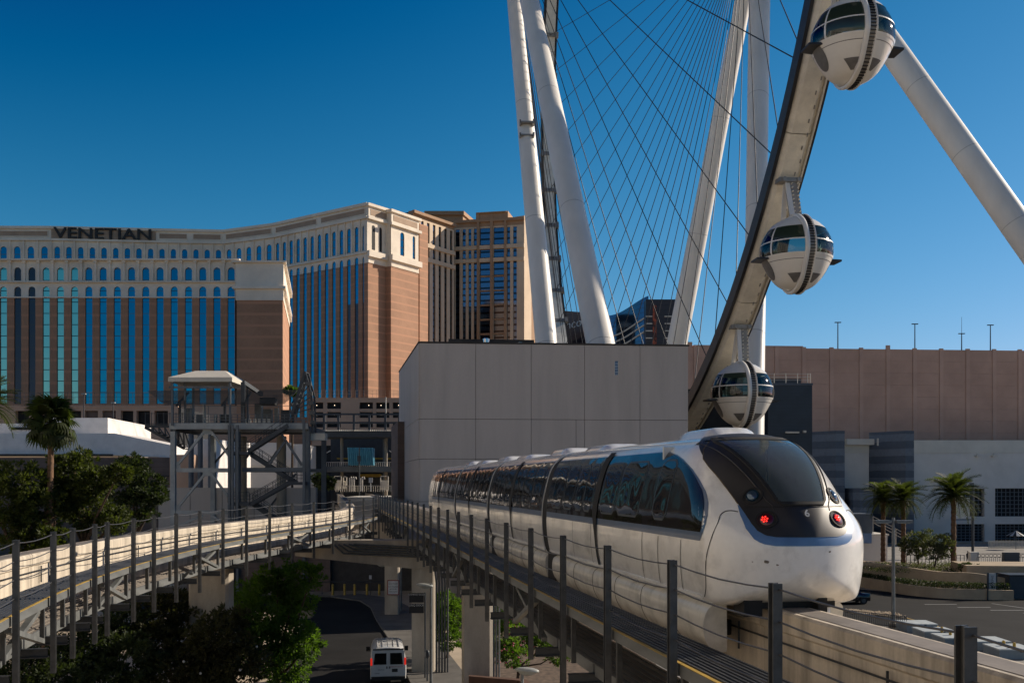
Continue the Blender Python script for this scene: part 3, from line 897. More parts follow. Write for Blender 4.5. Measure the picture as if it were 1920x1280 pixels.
mask_hw = lerp_tab([(1.13, 0.50), (1.155, 0.64), (1.22, 0.735), (1.32, 0.785), (1.6, 0.86), (1.9, 0.92), (2.2, 0.965), (2.35, 0.955), (2.5, 0.87), (2.62, 0.74), (2.70, 0.60), (2.75, 0.44), (2.768, 0.36)])
blue_hw = lerp_tab([(1.00, 0.52), (1.03, 0.70), (1.10, 0.80), (1.25, 0.875), (1.45, 0.89), (1.62, 0.872)])
part(body0, 'blue_trim', nose_patch(1.00, 1.60, blue_hw, 0.006), 'train_blue', 60)
m = MB()
rows = []
for y in [1.32 + 0.06 * k for k in range(34)]:
    row = []
    zl = 2.34 + 0.42 * smooth((y - 1.3) / 1.9)
    for j in range(41):
        uu = (2 * j / 40 - 1)
        row.append(Bo(y, abs(uu) * a_of_z(zl), 1 if uu >= 0 else -1, 0.009))
    rows.append(row)
m.grid(rows, flip=True)
kf = []
for f in m.f:
    c_ = sum((V(m.v[i]) for i in f), V()) / 4
    if not (c_.z < 2.66 and abs(c_.x) < 0.30 + 0.42 * (c_.z - 1.63) + 0.02 and c_.y < 2.4): kf.append(f)
m.f = kf; m.mi = [0] * len(kf)
part(body0, 'black_roof_panel', m, 'train_black', 60)
ws_hw = lerp_tab([(1.63, 0.33), (1.65, 0.375), (1.68, 0.385), (2.61, 0.665), (2.645, 0.66), (2.66, 0.63)])
wsf_hw = lerp_tab([(1.605, 0.36), (1.63, 0.405), (1.66, 0.415), (2.63, 0.70), (2.67, 0.695), (2.69, 0.66)])
m = nose_patch(1.13, 2.765, mask_hw, 0.012, 72, 44)
kf = []
for f in m.f:
    c_ = sum((V(m.v[i]) for i in f), V()) / 4
    if not (1.645 < c_.z < 2.655 and abs(c_.x) < ws_hw(c_.z) - 0.015): kf.append(f)
m.f = kf; m.mi = [0] * len(kf)
mask = part(body0, 'black_mask', m, 'train_black', 60)
m = MB(); rows = []
ol = []
for k in range(15): ol.append((ws_hw(1.63) * (2 * k / 14 - 1), 1.63, 0, -1))
for k in range(1, 24): z = 1.63 + 1.03 * k / 24; ol.append((ws_hw(z), z, 1, 0))
for k in range(15): ol.append((ws_hw(2.66) * (1 - 2 * k / 14), 2.66, 0, 1))
for k in range(23, 0, -1): z = 1.63 + 1.03 * k / 24; ol.append((-ws_hw(z), z, -1, 0))
ol.append(ol[0])
for (u, z, du, dz) in ol:
    rows.append([noseo(u - du * 0.02, z - dz * 0.02, 0.03)[0], noseo(u + du * 0.03, z + dz * 0.025, 0.032)[0], noseo(u + du * 0.045, z + dz * 0.04, 0.014)[0]])
m.grid(rows); part(mask, 'windscreen_frame', m, 'rubber')
wsc = part(mask, 'windscreen', nose_patch(1.63, 2.66, ws_hw, 0.022, 24, 14), 'windscreen_glass', 60)
for sg in (-1, 1):
    m = MB(); m.path([noseo(sg * (mask_hw(z_) + 0.002), z_, 0.009)[0] for z_ in [1.62 + 0.055 * k for k in range(21)]], 0.009, 5); part(mask, 'edge_sealant', m, 'sealant')
# shallow ribs running up both sides of the windscreen
for sg in (-1, 1):
    m = MB(); pl = []
    for k in range(15):
        z = 1.52 + (2.60 - 1.52) * k / 14
        pl.append(noseo(sg * (wsf_hw(z) + 0.09 + 0.03 * (k / 14)), z, 0.012)[0])
    m.path(pl, [0.010 + 0.010 * math.sin(math.pi * k / 14) for k in range(15)], 8)
    part(mask, 'screen_rib', m, 'train_black', 60)
def lamp(u, z, r, lensm, name):
    p, n = noseo(u, z, 0.012)
    ez = n; ex = V((1, 0, 0)) - n * n.x; ex.normalize(); ey = ez.cross(ex)
    Mx = axes(p, ex, ey, ez)
    m = MB(); m.lathe([(r * 1.28, -0.01), (r * 1.25, 0.016), (r * 1.05, 0.018), (r, 0.004), (0.001, 0.003)], 22, 0, Mx @ Matrix.Diagonal((1.18, 1, 1, 1)))
    h = part(mask, name, m, 'rubber', 40)
    return h, Mx
for sg in (-1, 1):
    h, Mx = lamp(sg * 0.66, 1.735, 0.115, 'lens_blue', 'headlight')
    m = MB(); m.lathe([(0.085, 0.006), (0.075, 0.035), (0.045, 0.05), (0.001, 0.055)], 18, 0, Mx); m.lathe([(0.10, 0.005), (0.098, 0.022), (0.086, 0.022), (0.086, 0.008)], 18, 1, Mx)
    m_o = obj('headlight_lens', m.mesh('headlight_lens', ['lens_blue', 'chrome'], 40), mask)
    h, Mx = lamp(sg * 0.575, 1.385, 0.115, 'red_lens', 'tail_light')
    m = MB(); m.lathe([(0.10, 0.006), (0.08, 0.020), (0.001, 0.026)], 18, 0, Mx)
    ox = -0.03
    for k in range(7):
        rr_ = 0 if k == 0 else 0.042
        c_ = Mx @ V((ox + rr_ * math.cos(k * math.pi / 3), rr_ * math.sin(k * math.pi / 3), 0.03))
        m.sphere(c_, 0.0135, 8, 5, 1)
    obj('red_lamp', m.mesh('red_lamp', ['red_lens', 'red_led'], 40), mask)
p, n = noseo(0.0, 1.475, 0.018)
ex = V((1, 0, 0)); ey = n.cross(ex).normalized()
lettering('6', 0.16, 'letter', mask, axes(p, ex, ey, n), 0.002, 0.004)
# seams: hood line and side panel arcs
for sg in (-1, 1):
    m = MB()
    pl = [noseo(sg * u_, z_, 0.004)[0] for u_, z_ in ((0.90, 1.50), (0.97, 1.515), (1.05, 1.50), (1.12, 1.44), (1.17, 1.34))]
    pl2 = [Bo(y_, a_of_z(z_), sg, 0.003) for y_, z_ in ((0.75, 1.12), (0.86, 0.8), (0.92, 0.5), (1.0, 0.28), (1.15, 0.14))]
    m.path(catmull([tuple(p_) for p_ in pl + pl2], 4), 0.007, 4)
    part(body0, 'panel_seam', m, 'seam')
m = MB(); pl = [noseo(u_, 1.585 - 0.02 * abs(u_), 0.016)[0] for u_ in [k * 0.05 - 0.8 for k in range(33)]]
m.path(pl, 0.006, 4)
part(mask, 'hood_seam', m, 'seam')
# chin opening, dark underframe, guide wheels
m = MB(); m.box((-0.72, 0.62, 0.0), (0.72, 3.2, 0.33)); m.box((-0.85, 0.5, -0.10), (-0.55, 0.9, 0.25)); m.box((0.35, 0.45, -0.2), (0.5, 0.8, 0.2))
part(train, 'underframe', m, 'rubber')
m = MB(); m.tube((0.62, 0.75, -0.42), (0.62, 0.75, 0.1), 0.085, n=14); part(train, 'guide_post', m, 'train_white', 40)
for sg in (-1, 1):
    for y_ in (2.2, 4.0):
        m = MB(); m.tube((sg * 0.55, y_, -0.62), (sg * 0.55, y_, -0.38), 0.2, n=16); part(train, 'guide_wheel', m, 'rubber', 40)
# a dark slot in the near lower fairing
m = MB(); m.bar((-1.185, 1.95, -0.34), (-1.10, 2.0, -0.58), 0.10, 0.02, up=V((-1, 0, 0.2))); part(train, 'skirt_slot', m, 'rubber')
# interior seen through the screen
m = MB(); m.box((-1.05, 3.6, 0.5), (1.05, 3.66, 2.6)); part(train, 'cab_bulkhead', m, 'cab_grey')
m = MB(); m.box((-1.0, 0.9, 0.55), (1.0, 3.6, 0.62)); part(train, 'cab_floor', m, 'galv')
m = MB(); m.box((-0.75, 2.3, 2.60), (0.75, 3.6, 2.64)); part(train, 'cab_ceiling', m, 'cab_grey')
for x_ in (-0.42, -0.02, 0.36):
    m = MB(); m.box((x_, 3.56, 1.55), (x_ + 0.26, 3.60, 2.05)); part(train, 'cab_panel', m, 'tower_dark')
m = MB(); m.box((-0.55, 0.75, 1.25), (0.55, 1.25, 1.55)); part(train, 'console', m, 'train_black')
for x_ in (-0.5, 0.5):
    m = MB(); m.tube((x_, 2.6, 0.6), (x_, 2.6, 2.6), 0.02, n=8); part(train, 'grab_pole', m, 'chrome')
m = MB(); m.box((-0.35, 3.0, 2.56), (0.35, 3.5, 2.598)); part(train, 'ceiling_lamp', m, 'sign_white')
# chips and scuffs on the front
m = MB(); r_ = random.Random(3)
for k in range(9):
    u0, z0_ = r_.uniform(-0.9, 0.8), r_.uniform(0.45, 0.95); s_ = r_.uniform(0.007, 0.032)
    pts_ = [noseo(u0 + s_ * 1.6 * math.cos(a_) * r_.uniform(.5, 1.2), z0_ + s_ * math.sin(a_) * r_.uniform(.5, 1.2), 0.004)[0] for a_ in [i_ * math.pi / 3 for i_ in range(6)]]
    m.add(pts_, [tuple(range(6))])
part(body0, 'paint_chips', m, 'chip', kind='stuff')
# ------------------------------------------------------------------ large buildings
def hwall(o, e, W, z0, z1, bays, zb, zt, arch, depth, nseg=8):
    """wall with real openings. o: bottom-left corner seen from outside, e: unit vector along the wall, bays: [(x0,x1)]"""
    e = V(e).normalized(); nrm = V((e.y, -e.x, 0))      # outward normal when looking at the wall with e to the right
    def p(x, z, d=0.0):
        q = V(o) + e * x - nrm * d
        return (q.x, q.y, z)
    m = MB()
    def quad(a, b, c, d): m.add([a, b, c, d], [(0, 1, 2, 3)])
    xs = [0.0] + [(bays[i][1] + bays[i + 1][0]) / 2 for i in range(len(bays) - 1)] + [W]
    for i, (a, b) in enumerate(bays):
        xa, xb = xs[i], xs[i + 1]
        quad(p(xa, z0), p(a, z0), p(a, z1), p(xa, z1))
        quad(p(b, z0), p(xb, z0), p(xb, z1), p(b, z1))
        if zb > z0 + 1e-6: quad(p(a, z0), p(b, z0), p(b, zb), p(a, zb))
        r = (b - a) / 2
        if arch:
            top = [(a + r - r * math.cos(math.pi * k / nseg), zt - r + r * math.sin(math.pi * k / nseg)) for k in range(nseg + 1)]
        else: top = [(a, zt), (b, zt)]
        if z1 > zt + 1e-6 or arch:
            for k in range(len(top) - 1):
                quad(p(*top[k]), p(*top[k + 1]), p(top[k + 1][0], z1), p(top[k][0], z1))
        loop = [(a, zb)] + top + [(b, zb)]
        for k in range(len(loop) - 1):
            quad(p(*loop[k]), p(*loop[k], depth), p(*loop[k + 1], depth), p(*loop[k + 1]))
        if zb > z0 + 1e-6: quad(p(a, zb), p(b, zb), p(b, zb, depth), p(a, zb, depth))
    return m
PANE_CACHE = {}
def pane_mesh(w, h, arch, mname, nseg=8):
    key = (round(w, 2), round(h, 2), arch, mname)
    if key in PANE_CACHE: return PANE_CACHE[key]
    r = w / 2
    if arch: top = [(r - r * math.cos(math.pi * k / nseg), h - r + r * math.sin(math.pi * k / nseg)) for k in range(nseg + 1)]
    else: top = [(0, h), (w, h)]
    lp = [(0, 0)] + top + [(w, 0)]
    lp = lp[::-1]
    m = MB(); n = len(lp)
    m.add([(x, 0, z) for x, z in lp] + [(x, 0.1, z) for x, z in lp], [tuple(range(n)), tuple(range(n, 2 * n))[::-1]])
    PANE_CACHE[key] = m.mesh('window', mname)
    return PANE_CACHE[key]
def panes(parent, o, e, bays, zb, zt, arch, depth, mname, label=None):
    e = V(e).normalized(); nrm = V((e.y, -e.x, 0))
    for i, (a, b) in enumerate(bays):
        mn = mname(i) if callable(mname) else mname
        q = V(o) + e * (a - 0.05) - nrm * (depth - 0.02)
        obj('window', pane_mesh(b - a + 0.1, zt - zb + 0.05, arch, mn), parent, axes((q.x, q.y, zb), e, -nrm, V((0, 0, 1))))
def slab(m, o, e, x0, x1, z0, z1, d0, d1, mi=0):
    """box on a wall from depth d0 (outward positive) to d1"""
    e = V(e).normalized(); n = V((e.y, -e.x, 0))
    m.box((x0, d0, z0), (x1, d1, z1), mi, axes((o[0], o[1], 0), e, n, V((0, 0, 1))))
def top_row(m, o, e, W, z, step, w, h, d):
    k = 0.0
    while k < W - w:
        slab(m, o, e, k, k + w, z - h, z, 0.0, d); k += step

# ---- tower hotel: low front wing
VD = 300.0
def vz(y, D=VD): return EYE + (HZ - y) * D / FPX
def vx(x, D=VD): return (x - 960) * D / FPX
hotel = thing('hotel_tower', 'brick and cream hotel with blue window strips and dark capital letters along its roof', 'hotel', (vx(300), 380, 0))
xL = vx(-150); xR = vx(441)
o = V((xL, VD, 0)); e = V((1, 0, 0)); W = xR - xL
pitch = 26.7 * VD / FPX; wW = 13.2 * VD / FPX
last = vx(433.3) - xL
bays = []
k = 0
while last - k * pitch - wW / 2 > 1.0:
    c = last - k * pitch; bays.append((c - wW / 2, c + wW / 2)); k += 1
bays.sort()
zc, zA, zB, zw, zbr, z0 = vz(487), vz(526), vz(501), vz(537), vz(557), 0.0
dep = 0.4
part(hotel, 'wall', hwall(o, e, W, vz(760), zbr, bays, vz(757), zbr, False, dep), 'brick_stone')
part(hotel, 'wall', hwall(o, e, W, zbr, vz(529), bays, zbr, zw, True, dep), 'cream_stone')
part(hotel, 'wall', hwall(o, e, W, vz(529), zc, bays, zA, zB, True, dep), 'cream_stone')
nb = len(bays)
def wtint(i):  # leftmost bays take the painted reflection tints
    j = nb - 1 - i
    return {11: 'vglass_refl_green', 13: 'vglass_refl_green', 12: 'vglass_refl_green', 14: 'vglass_refl_dark', 15: 'vglass_refl_dark', 16: 'vglass_refl_green'}.get(j, ('vglass_b' if (j * 7) % 5 in (1, 3) else 'vglass') if j < 11 else 'vglass_refl_dark')
panes(hotel, o, e, bays, vz(757), zw, True, dep, wtint)
panes(hotel, o, e, bays, zA, zB, True, dep, lambda i: {'vglass': 'vglass_small', 'vglass_b': 'vglass_small'}.get(wtint(i), wtint(i)))
m = MB()
slab(m, o, e, -0.5, W + 1.4, vz(530), vz(528), 0.002, 0.9); slab(m, o, e, -0.5, W + 1.6, vz(489), vz(486), 0.002, 1.2); slab(m, o, e, -0.5, W + 1.0, zbr - 0.25, zbr + 0.15, 0.004, 0.35)
part(hotel, 'cornice', m, 'cream_stone')
for (a, b) in bays:
    xc = b + (pitch - wW) / 2
    m = MB(); slab(m, o, e, xc - 0.28, xc + 0.28, vz(528) + 0.02, vz(489) - 0.02, 0.003, 0.5); slab(m, o, e, xc - 0.5, xc + 0.5, vz(493), vz(489) - 0.01, 0.004, 0.8)
    part(hotel, 'pilaster', m, 'cream_stone')
m = MB(); slab(m, o, e, -0.5, W + 1.2, 0, vz(760.0), -0.4, 0.05); part(hotel, 'base_wall', m, 'park_tan')
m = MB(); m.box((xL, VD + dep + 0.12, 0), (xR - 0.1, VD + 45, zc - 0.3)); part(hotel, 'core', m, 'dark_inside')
# plain end block beside it, its right side lit
x1, x2 = vx(447), vx(533)
Dn = VD - 2
o2 = V((x1, Dn, 0)); W2 = x2 - x1
def zz(y): return EYE + (HZ - y) * Dn / FPX
ex2 = V((-0.1875, 1, 0)).normalized()
Ls = 52.0
tip = V((x2, Dn, 0)) + ex2 * Ls
def endblock(za, zb, mname, out=0.0):
    m = MB()
    fl = [(x1 - out, Dn - out), (x2 + out, Dn - out), (tip.x + out, tip.y), (x1 - out, tip.y)]
    m.prism(fl, za, zb)
    part(hotel, 'end_block', m, mname)
endblock(0, zz(563), 'brick_stone')
endblock(zz(563), zz(542), 'cream_stone', 0.25)
endblock(zz(542), zz(537), 'cream_stone', 1.1)
endblock(zz(537), zz(493), 'cream_stone', 0.3)
endblock(zz(493), zz(490), 'cream_stone', 1.2)
m = MB(); ns = V((ex2.y, -ex2.x, 0))
for k in range(26):
    q = V((x2, Dn, 0)) + ex2 * (1 + k * 2.0)
    m.box((0, 0.31, zz(500)), (0.7, 1.1, zz(494)), 0, axes((q.x, q.y, 0), ex2, ns, V((0, 0, 1))))
    m.box((0, 0.31, zz(553)), (0.7, 1.0, zz(543)), 0, axes((q.x, q.y, 0), ex2, ns, V((0, 0, 1))))
part(hotel, 'corbels', m, 'cream_stone', kind='stuff')

# ---- tall rear wing in straight facets, then the corner pavilion
HT = EYE + (HZ - 380) * 420 / FPX            # parapet height
def wpt(x, ytop):
    D = (HT - EYE) * FPX / (HZ - ytop)
    return V(((x - 960) * D / FPX, D, 0))
ring = [wpt(-160, 424), wpt(96, 424.5), wpt(293, 429), wpt(420, 431.5), wpt(514, 419), wpt(690, 380)]
def hz_(f): return EYE + (HT - EYE) * f
# height fractions measured at the pavilion edge (x=690, D=420)
def yz(y): return EYE + (HZ - y) * 420 / FPX
WING_Z = dict(par=yz(380), frieze_b=yz(408), arch_t=yz(421), arch_b=yz(468), sill=yz(471), strip_t=yz(479), brick=yz(492), bottom=40.0)
nbays = [12, 11, 9, 6, 5, 14]
for i in range(5):
    a, b = ring[i], ring[i + 1]
    e = (b - a).normalized(); W = (b - a).length
    n = [10, 9, 6, 5, 13][i]
    p_ = W / n; ww = p_ * 0.47
    bays = [(p_ * (k + 0.5) - ww / 2, p_ * (k + 0.5) + ww / 2) for k in range(n)]
    z = WING_Z
    part(hotel, 'wall', hwall(a, e, W, 0.0, z['brick'], bays, z['bottom'], z['brick'], False, 0.35), 'brick_stone')
    part(hotel, 'wall', hwall(a, e, W, z['brick'], z['sill'] - 0.6, bays, z['brick'], z['strip_t'], True, 0.35), 'cream_stone')
    part(hotel, 'wall', hwall(a, e, W, z['sill'] - 0.6, z['frieze_b'], bays, z['arch_b'], z['arch_t'], True, 0.35), 'cream_stone')
    dk = (lambda k: 'vglass_refl_dark' if k >= n - 4 else 'vglass') if i == 4 else 'vglass'
    zm = yz(566)
    if i == 4:
        panes(hotel, a, e, bays[:-3], z['bottom'], z['strip_t'], True, 0.35, 'vglass')
        panes(hotel, a, e, bays[-3:], zm, z['strip_t'], True, 0.35, 'vglass')
        panes(hotel, a, e, bays[-3:], z['bottom'], zm, False, 0.35, 'vglass_refl_dark')
    else: panes(hotel, a, e, bays, z['bottom'], z['strip_t'], True, 0.35, lambda k: 'vglass_b' if k % 3 == 1 else 'vglass')
    panes(hotel, a, e, bays, z['arch_b'], z['arch_t'], True, 0.35, 'vglass_small')
    m = MB()
    slab(m, a, e, 0, W, z['frieze_b'], z['par'] - 1.2, -2.0, 0.25)
    part(hotel, 'parapet', m, 'cream_stone')
    m = MB()
    slab(m, a, e, 0.0, W, z['frieze_b'] - 0.3, z['frieze_b'] + 0.7, 0.26, 1.0); slab(m, a, e, 0.0, W, z['par'] - 1.2, z['par'], -2.0, 1.1); slab(m, a, e, 0, W, z['sill'] - 0.7, z['sill'], 0.01, 0.9)
    part(hotel, 'cornice', m, 'cream_stone')
    if i != 1:
        npn = 1 if W < 30 else 2
        for q in range(npn):
            m = MB(); xa = W * q / npn + 1.2; xb = W * (q + 1) / npn - 1.2
            zA_, zB_ = z['frieze_b'] + 1.5, z['par'] - 2.0
            slab(m, a, e, xa, xb, zA_, zB_, 0.255, 0.30, 0)
            for (u0, u1, w0, w1) in ((xa, xb, zA_, zA_ + 0.3), (xa, xb, zB_ - 0.3, zB_), (xa, xa + 0.3, zA_ + 0.3, zB_ - 0.3), (xb - 0.3, xb, zA_ + 0.3, zB_ - 0.3)):
                slab(m, a, e, u0, u1, w0, w1, 0.31, 0.5, 1)
            part(hotel, 'frieze_panel', m, ['cream_dark', 'cream_stone'])
    else:
        m = MB(); slab(m, a, e, 0.2, W - 0.2, z['frieze_b'] + 0.9, z['par'] - 1.4, 0.26, 0.6); part(hotel, 'frieze_panel', m, 'cream_dark')
        n_ = V((e.y, -e.x, 0)); q = a + e * (W * 0.5) + n_ * 1.0
        zc_ = (z['frieze_b'] + z['par']) / 2 - 0.2
        lt = text_mesh('VENETIAN', 7.2, 0.3, bold=0.10)
        xsz = [v.co.x for v in lt.vertices]; s_ = (183.0 / 197.0 * W) / (max(xsz) - min(xsz))
        lt.transform(Matrix.Diagonal((s_, 1, 1, 1))); lt.materials.clear(); lt.materials.append(M['letter_dark'])
        obj('roof_letters', lt, hotel, axes((q.x, q.y, zc_), e, V((0, 0, 1)), n_))
    # thin columns between the arches
    m = MB()
    for k in range(n + 1):
        slab(m, a, e, max(0, p_ * k - 0.3), min(W, p_ * k + 0.3), z['sill'] + 0.02, z['frieze_b'] - 0.32, 0.012, 0.55)
    part(hotel, 'columns', m, 'cream_stone', kind='stuff')
m = MB()
for i in range(5):
    a, b = ring[i], ring[i + 1]; e = (b - a).normalized(); slab(m, a, e, 0, (b - a).length, 0, WING_Z['par'] - 2, -12.0, -0.5)
part(hotel, 'core', m, 'dark_inside')
# pavilion: lit faces to the right
def pav_block(A, Bp, zt, openings, out, deepback=18):
    e = (Bp - A).normalized(); W = (Bp - A).length; z = WING_Z
    dz = zt - z['par']
    bays = [(c - w / 2, c + w / 2) for c, w in openings] or [(W * .5 - .4, W * .5 + .4)]
    m = MB(); slab(m, A, e, 0, W, 0, yz(492), -deepback, 0); part(hotel, 'pavilion_wall', m, 'brick_stone')
    part(hotel, 'pavilion_wall', hwall(A, e, W, yz(470), z['frieze_b'] + dz, bays, yz(466), yz(419) + dz * .5, True, 0.35), 'cream_stone')
    panes(hotel, A, e, bays, yz(466), yz(419) + dz * .5, True, 0.35, 'vglass_small')
    m = MB()
    slab(m, A, e, 0, W, yz(492), yz(470), -deepback, 0.3); slab(m, A, e, -0.8, W + 0.8, yz(481), yz(470), 0.31, 1.6)
    slab(m, A, e, 0, W, z['frieze_b'] + dz, zt - 1.2, -deepback, 0.3)
    slab(m, A, e, -0.9, W + 0.9, z['frieze_b'] + dz - 0.4, z['frieze_b'] + dz + 0.8, 0.31, 1.3); slab(m, A, e, -0.9, W + 0.9, zt - 1.2, zt, -deepback, 1.2)
    slab(m, A, e, 0.05, W - .05, yz(470), z['frieze_b'] + dz, -deepback, -0.5)
    part(hotel, 'pavilion_cornice', m, 'cream_stone')
    m = MB(); slab(m, A, e, 1.2, W - 1.2, z['frieze_b'] + dz + 1.6, zt - 2.2, 0.31, 0.4); part(hotel, 'frieze_panel', m, 'cream_dark')
pa = ring[-1]
ed = V((0.60, 0.80, 0)).normalized()
pb = pa + ed * 19.0
pav_block(pa, pb, yz(381), [(3.2, 2.0), (7.6, 1.7)], 0, 2.5)
pc = V((vx(733, 427), 427, 0)); pd = pc + V((0.56, 0.83, 0)).normalized() * 18.5
pav_block(pc, pd, yz(384), [(7.5, 2.7), (15.4, 1.7)], 0, 9)
pe = pd + V((0.4, 1.2, 0)); pf_ = pe + V((0.56, 0.83, 0)).normalized() * 6
m = MB(); slab(m, pe, pf_ - pe, 0, 6, 0, yz(392), -14, 0); part(hotel, 'pavilion_wall', m, 'brick_stone')
m = MB(); slab(m, pa, ed, 2, 22, yz(381), yz(376), -16, -4); part(hotel, 'roof_house', m, 'pal_brown')

# ---- second hotel behind, beige with a grid of windows
PD = 520.0
def px_(x, D=PD): return (x - 960) * D / FPX
def pz(y, D=PD): return EYE + (HZ - y) * D / FPX
pal = thing('hotel_tower', 'beige and brown hotel slab with gridded blue windows behind the wheel leg', 'hotel', (px_(900), 560, 0))
def gridwall(A, Bp, zt, cols, crn, zones, wallm, dep=0.6):
    e = (Bp - A).normalized(); W = (Bp - A).length
    bays = [(a * W, b * W) for a, b in cols]
    zprev = 0.0
    for (zb, zt_) in zones:
        part(pal, 'wall', hwall(A, e, W, zprev, zt_ + 0.8, bays, max(zb, zprev + 0.01), zt_, False, dep), wallm)
        panes(pal, A, e, bays, max(zb, zprev + 0.01), zt_, False, dep, 'pal_glass')
        zprev = zt_ + 0.8
    m = MB(); slab(m, A, e, 0, W, zprev, zt, -3, 0); slab(m, A, e, -0.5, W + 0.5, zt - 1.5, zt, 0.02, 1.6); part(pal, 'parapet', m, 'pal_brown')
    m = MB()
    for z in (zones[0][1] + 1.2, zones[1][1] + 1.2): slab(m, A, e, -0.3, W + 0.3, z - 1.2, z + 0.9, 0.03, 0.9)
    part(pal, 'string_course', m, 'pal_cream')
    m = MB(); slab(m, A, e, 0.05, W - 0.05, 0, zt - 0.5, -14, -dep - 0.12); part(pal, 'core', m, 'dark_inside')
A1 = V((px_(774, 512), 512, 0)); B1 = V((px_(851, 540), 540, 0))
zones = [(8, pz(490)), (pz(482), pz(463)), (pz(455), pz(416))]
gridwall(A1, B1, pz(402), [(0.05 + k * 0.142, 0.05 + k * 0.142 + 0.062) for k in range(7)], 0, zones, 'pal_cream')
A2 = V((px_(852, 548), 548, 0)); B2 = V((px_(982, 540), 540, 0))
zones2 = [(8, pz(492, 545)), (pz(486, 545), pz(468, 545)), (pz(462, 545), pz(428, 545))]
gridwall(A2, B2, pz(412, 545), [(0.015, 0.075), (0.12, 0.165), (0.205, 0.245), (0.285, 0.325), (0.37, 0.52), (0.57, 0.72), (0.76, 0.805), (0.85, 0.90)], 0, zones2, 'pal_cream')
e2 = (B2 - A2).normalized(); W2_ = (B2 - A2).length
for f0, f1 in ((0.335, 0.368), (0.525, 0.565), (0.725, 0.757)):
    m = MB(); slab(m, A2, e2, f0 * W2_, f1 * W2_, 0, pz(402, 545), 0.03, 1.4); part(pal, 'pier', m, 'pal_brown')
for f0, f1 in ((0.37, 0.52), (0.57, 0.72)):
    m = MB()
    for k in range(5):
        zz_ = pz(520 + 27 * k, 545); slab(m, A2, e2, f0 * W2_, f1 * W2_, zz_, zz_ + 0.9, -0.55, 0.1)
    part(pal, 'spandrels', m, 'pal_brown', kind='stuff')
m = MB(); slab(m, A2, e2, 0.32 * W2_, 0.78 * W2_, pz(412, 545), pz(399, 545), -12, 1.0); slab(m, A2, e2, 0.34 * W2_, 0.76 * W2_, pz(402, 545), pz(400, 545), 1.01, 2.2); part(pal, 'roof_house', m, 'pal_brown')
m = MB(); m.prism([(px_(800, 600), 600), (px_(868, 600), 600), (px_(892, 625), 625), (px_(800, 625), 625)], 0, pz(404, 600)); m.prism([(px_(796, 600), 598), (px_(870, 600), 598), (px_(896, 625), 626), (px_(796, 625), 626)], pz(404, 600), pz(397, 600)); part(pal, 'roof_house', m, 'pal_brown')
A3 = B2.copy(); B3 = A3 + V((0.5, 0.86, 0)) * 22
e3 = (B3 - A3).normalized()
m = MB(); slab(m, A3, e3, 0.0, 8, 0, pz(404, 540), -10, 0.3); part(pal, 'wall', m, 'pal_cream')
m = MB(); slab(m, A3, e3, 8.0, 22, 0, pz(408, 540), -10, 0); part(pal, 'wall', m, 'pal_brown')

# ---- distant towers behind the wheel
wy = thing('glass_tower', 'distant curved blue glass tower with pale floor bands between the wheel legs', 'tower', (190, 905, 0))
WD = 900.0
zt_ = EYE + (HZ - 588) * WD / FPX
m = MB(); rows = []
arc = []
for k in range(13):
    f = k / 12; x = 1138 + (1216 - 1138) * f; D = WD - 60 * math.sin(f * math.pi * 0.5) ** 2 + 10
    arc.append((x, D, -10 * f * f))
lo = []; hi = []
for x, D, dy in arc:
    lo.append(V(((x - 960) * D / FPX, D, 0))); hi.append(V(((x - 960) * D / FPX, D, zt_ + (-dy) * 0.7)))
m.grid([lo, hi]); part(wy, 'curtain_wall', m, 'blue_glass', 60)
for k in range(3):
    m = MB(); z = EYE + (HZ - 628 - 12 * k + 0) * WD / FPX
    m.path([p_ + V((0, -0.6, z + 9 * (i / 12) ** 2)) for i, p_ in enumerate(lo)], 0.75, 5); part(wy, 'floor_band', m, 'lower_pale')
m = MB(); m.prism([(p_.x, p_.y + 1) for p_ in lo] + [(lo[-1].x, 960), (lo[0].x, 960)], 0, zt_ - 4); part(wy, 'core', m, 'bronze_glass')
tb = thing('casino_tower', 'dark bronze tower with an orange red vertical panel beside the wheel leg', 'tower', (130, 840, 0))
TD = 840.0
m = MB(); m.box(((1211 - 960) * TD / FPX, TD, 0), ((1290 - 960) * TD / FPX, TD + 30, EYE + (HZ - 561) * TD / FPX)); part(tb, 'tower_block', m, 'bronze_glass')
m = MB(); m.box(((1224 - 960) * TD / FPX, TD - 0.6, 0), ((1231 - 960) * TD / FPX, TD - 0.02, EYE + (HZ - 572) * TD / FPX)); part(tb, 'red_panel', m, 'red_panel')
for k in range(4):
    for xa, xb in ((1210.5, 1223), (1246, 1290.5)):
        m = MB(); z = EYE + (HZ - 594 - 13.5 * k) * TD / FPX; m.box(((xa - 960) * TD / FPX, TD - 0.8, z), ((xb - 960) * TD / FPX, TD - 0.01, z + 0.8)); part(tb, 'floor_band', m, 'lower_pale')
tc_ = thing('casino_tower', 'dark bronze tower with white script lettering behind the wheel rim', 'tower', (60, 930, 0))
m = MB(); ED = 930
m.prism([((1040 - 960) * ED / FPX, ED), ((1100 - 960) * ED / FPX, ED + 14), ((1135 - 960) * ED / FPX, ED + 34), ((1135 - 960) * ED / FPX, ED + 70), ((1040 - 960) * ED / FPX, ED + 70)], 0, EYE + (HZ - 581) * ED / FPX)
part(tc_, 'tower_block', m, 'bronze_glass')
q = P(1080, 606, ED - 3); enc = text_mesh('encore', 11, 0.3); enc.transform(Matrix.Shear('XZ', 4, (0, 0)) if False else Matrix(((1, 0.35, 0, 0), (0, 1, 0, 0), (0, 0, 1, 0), (0, 0, 0, 1)))); enc.materials.clear(); enc.materials.append(M['letter'])
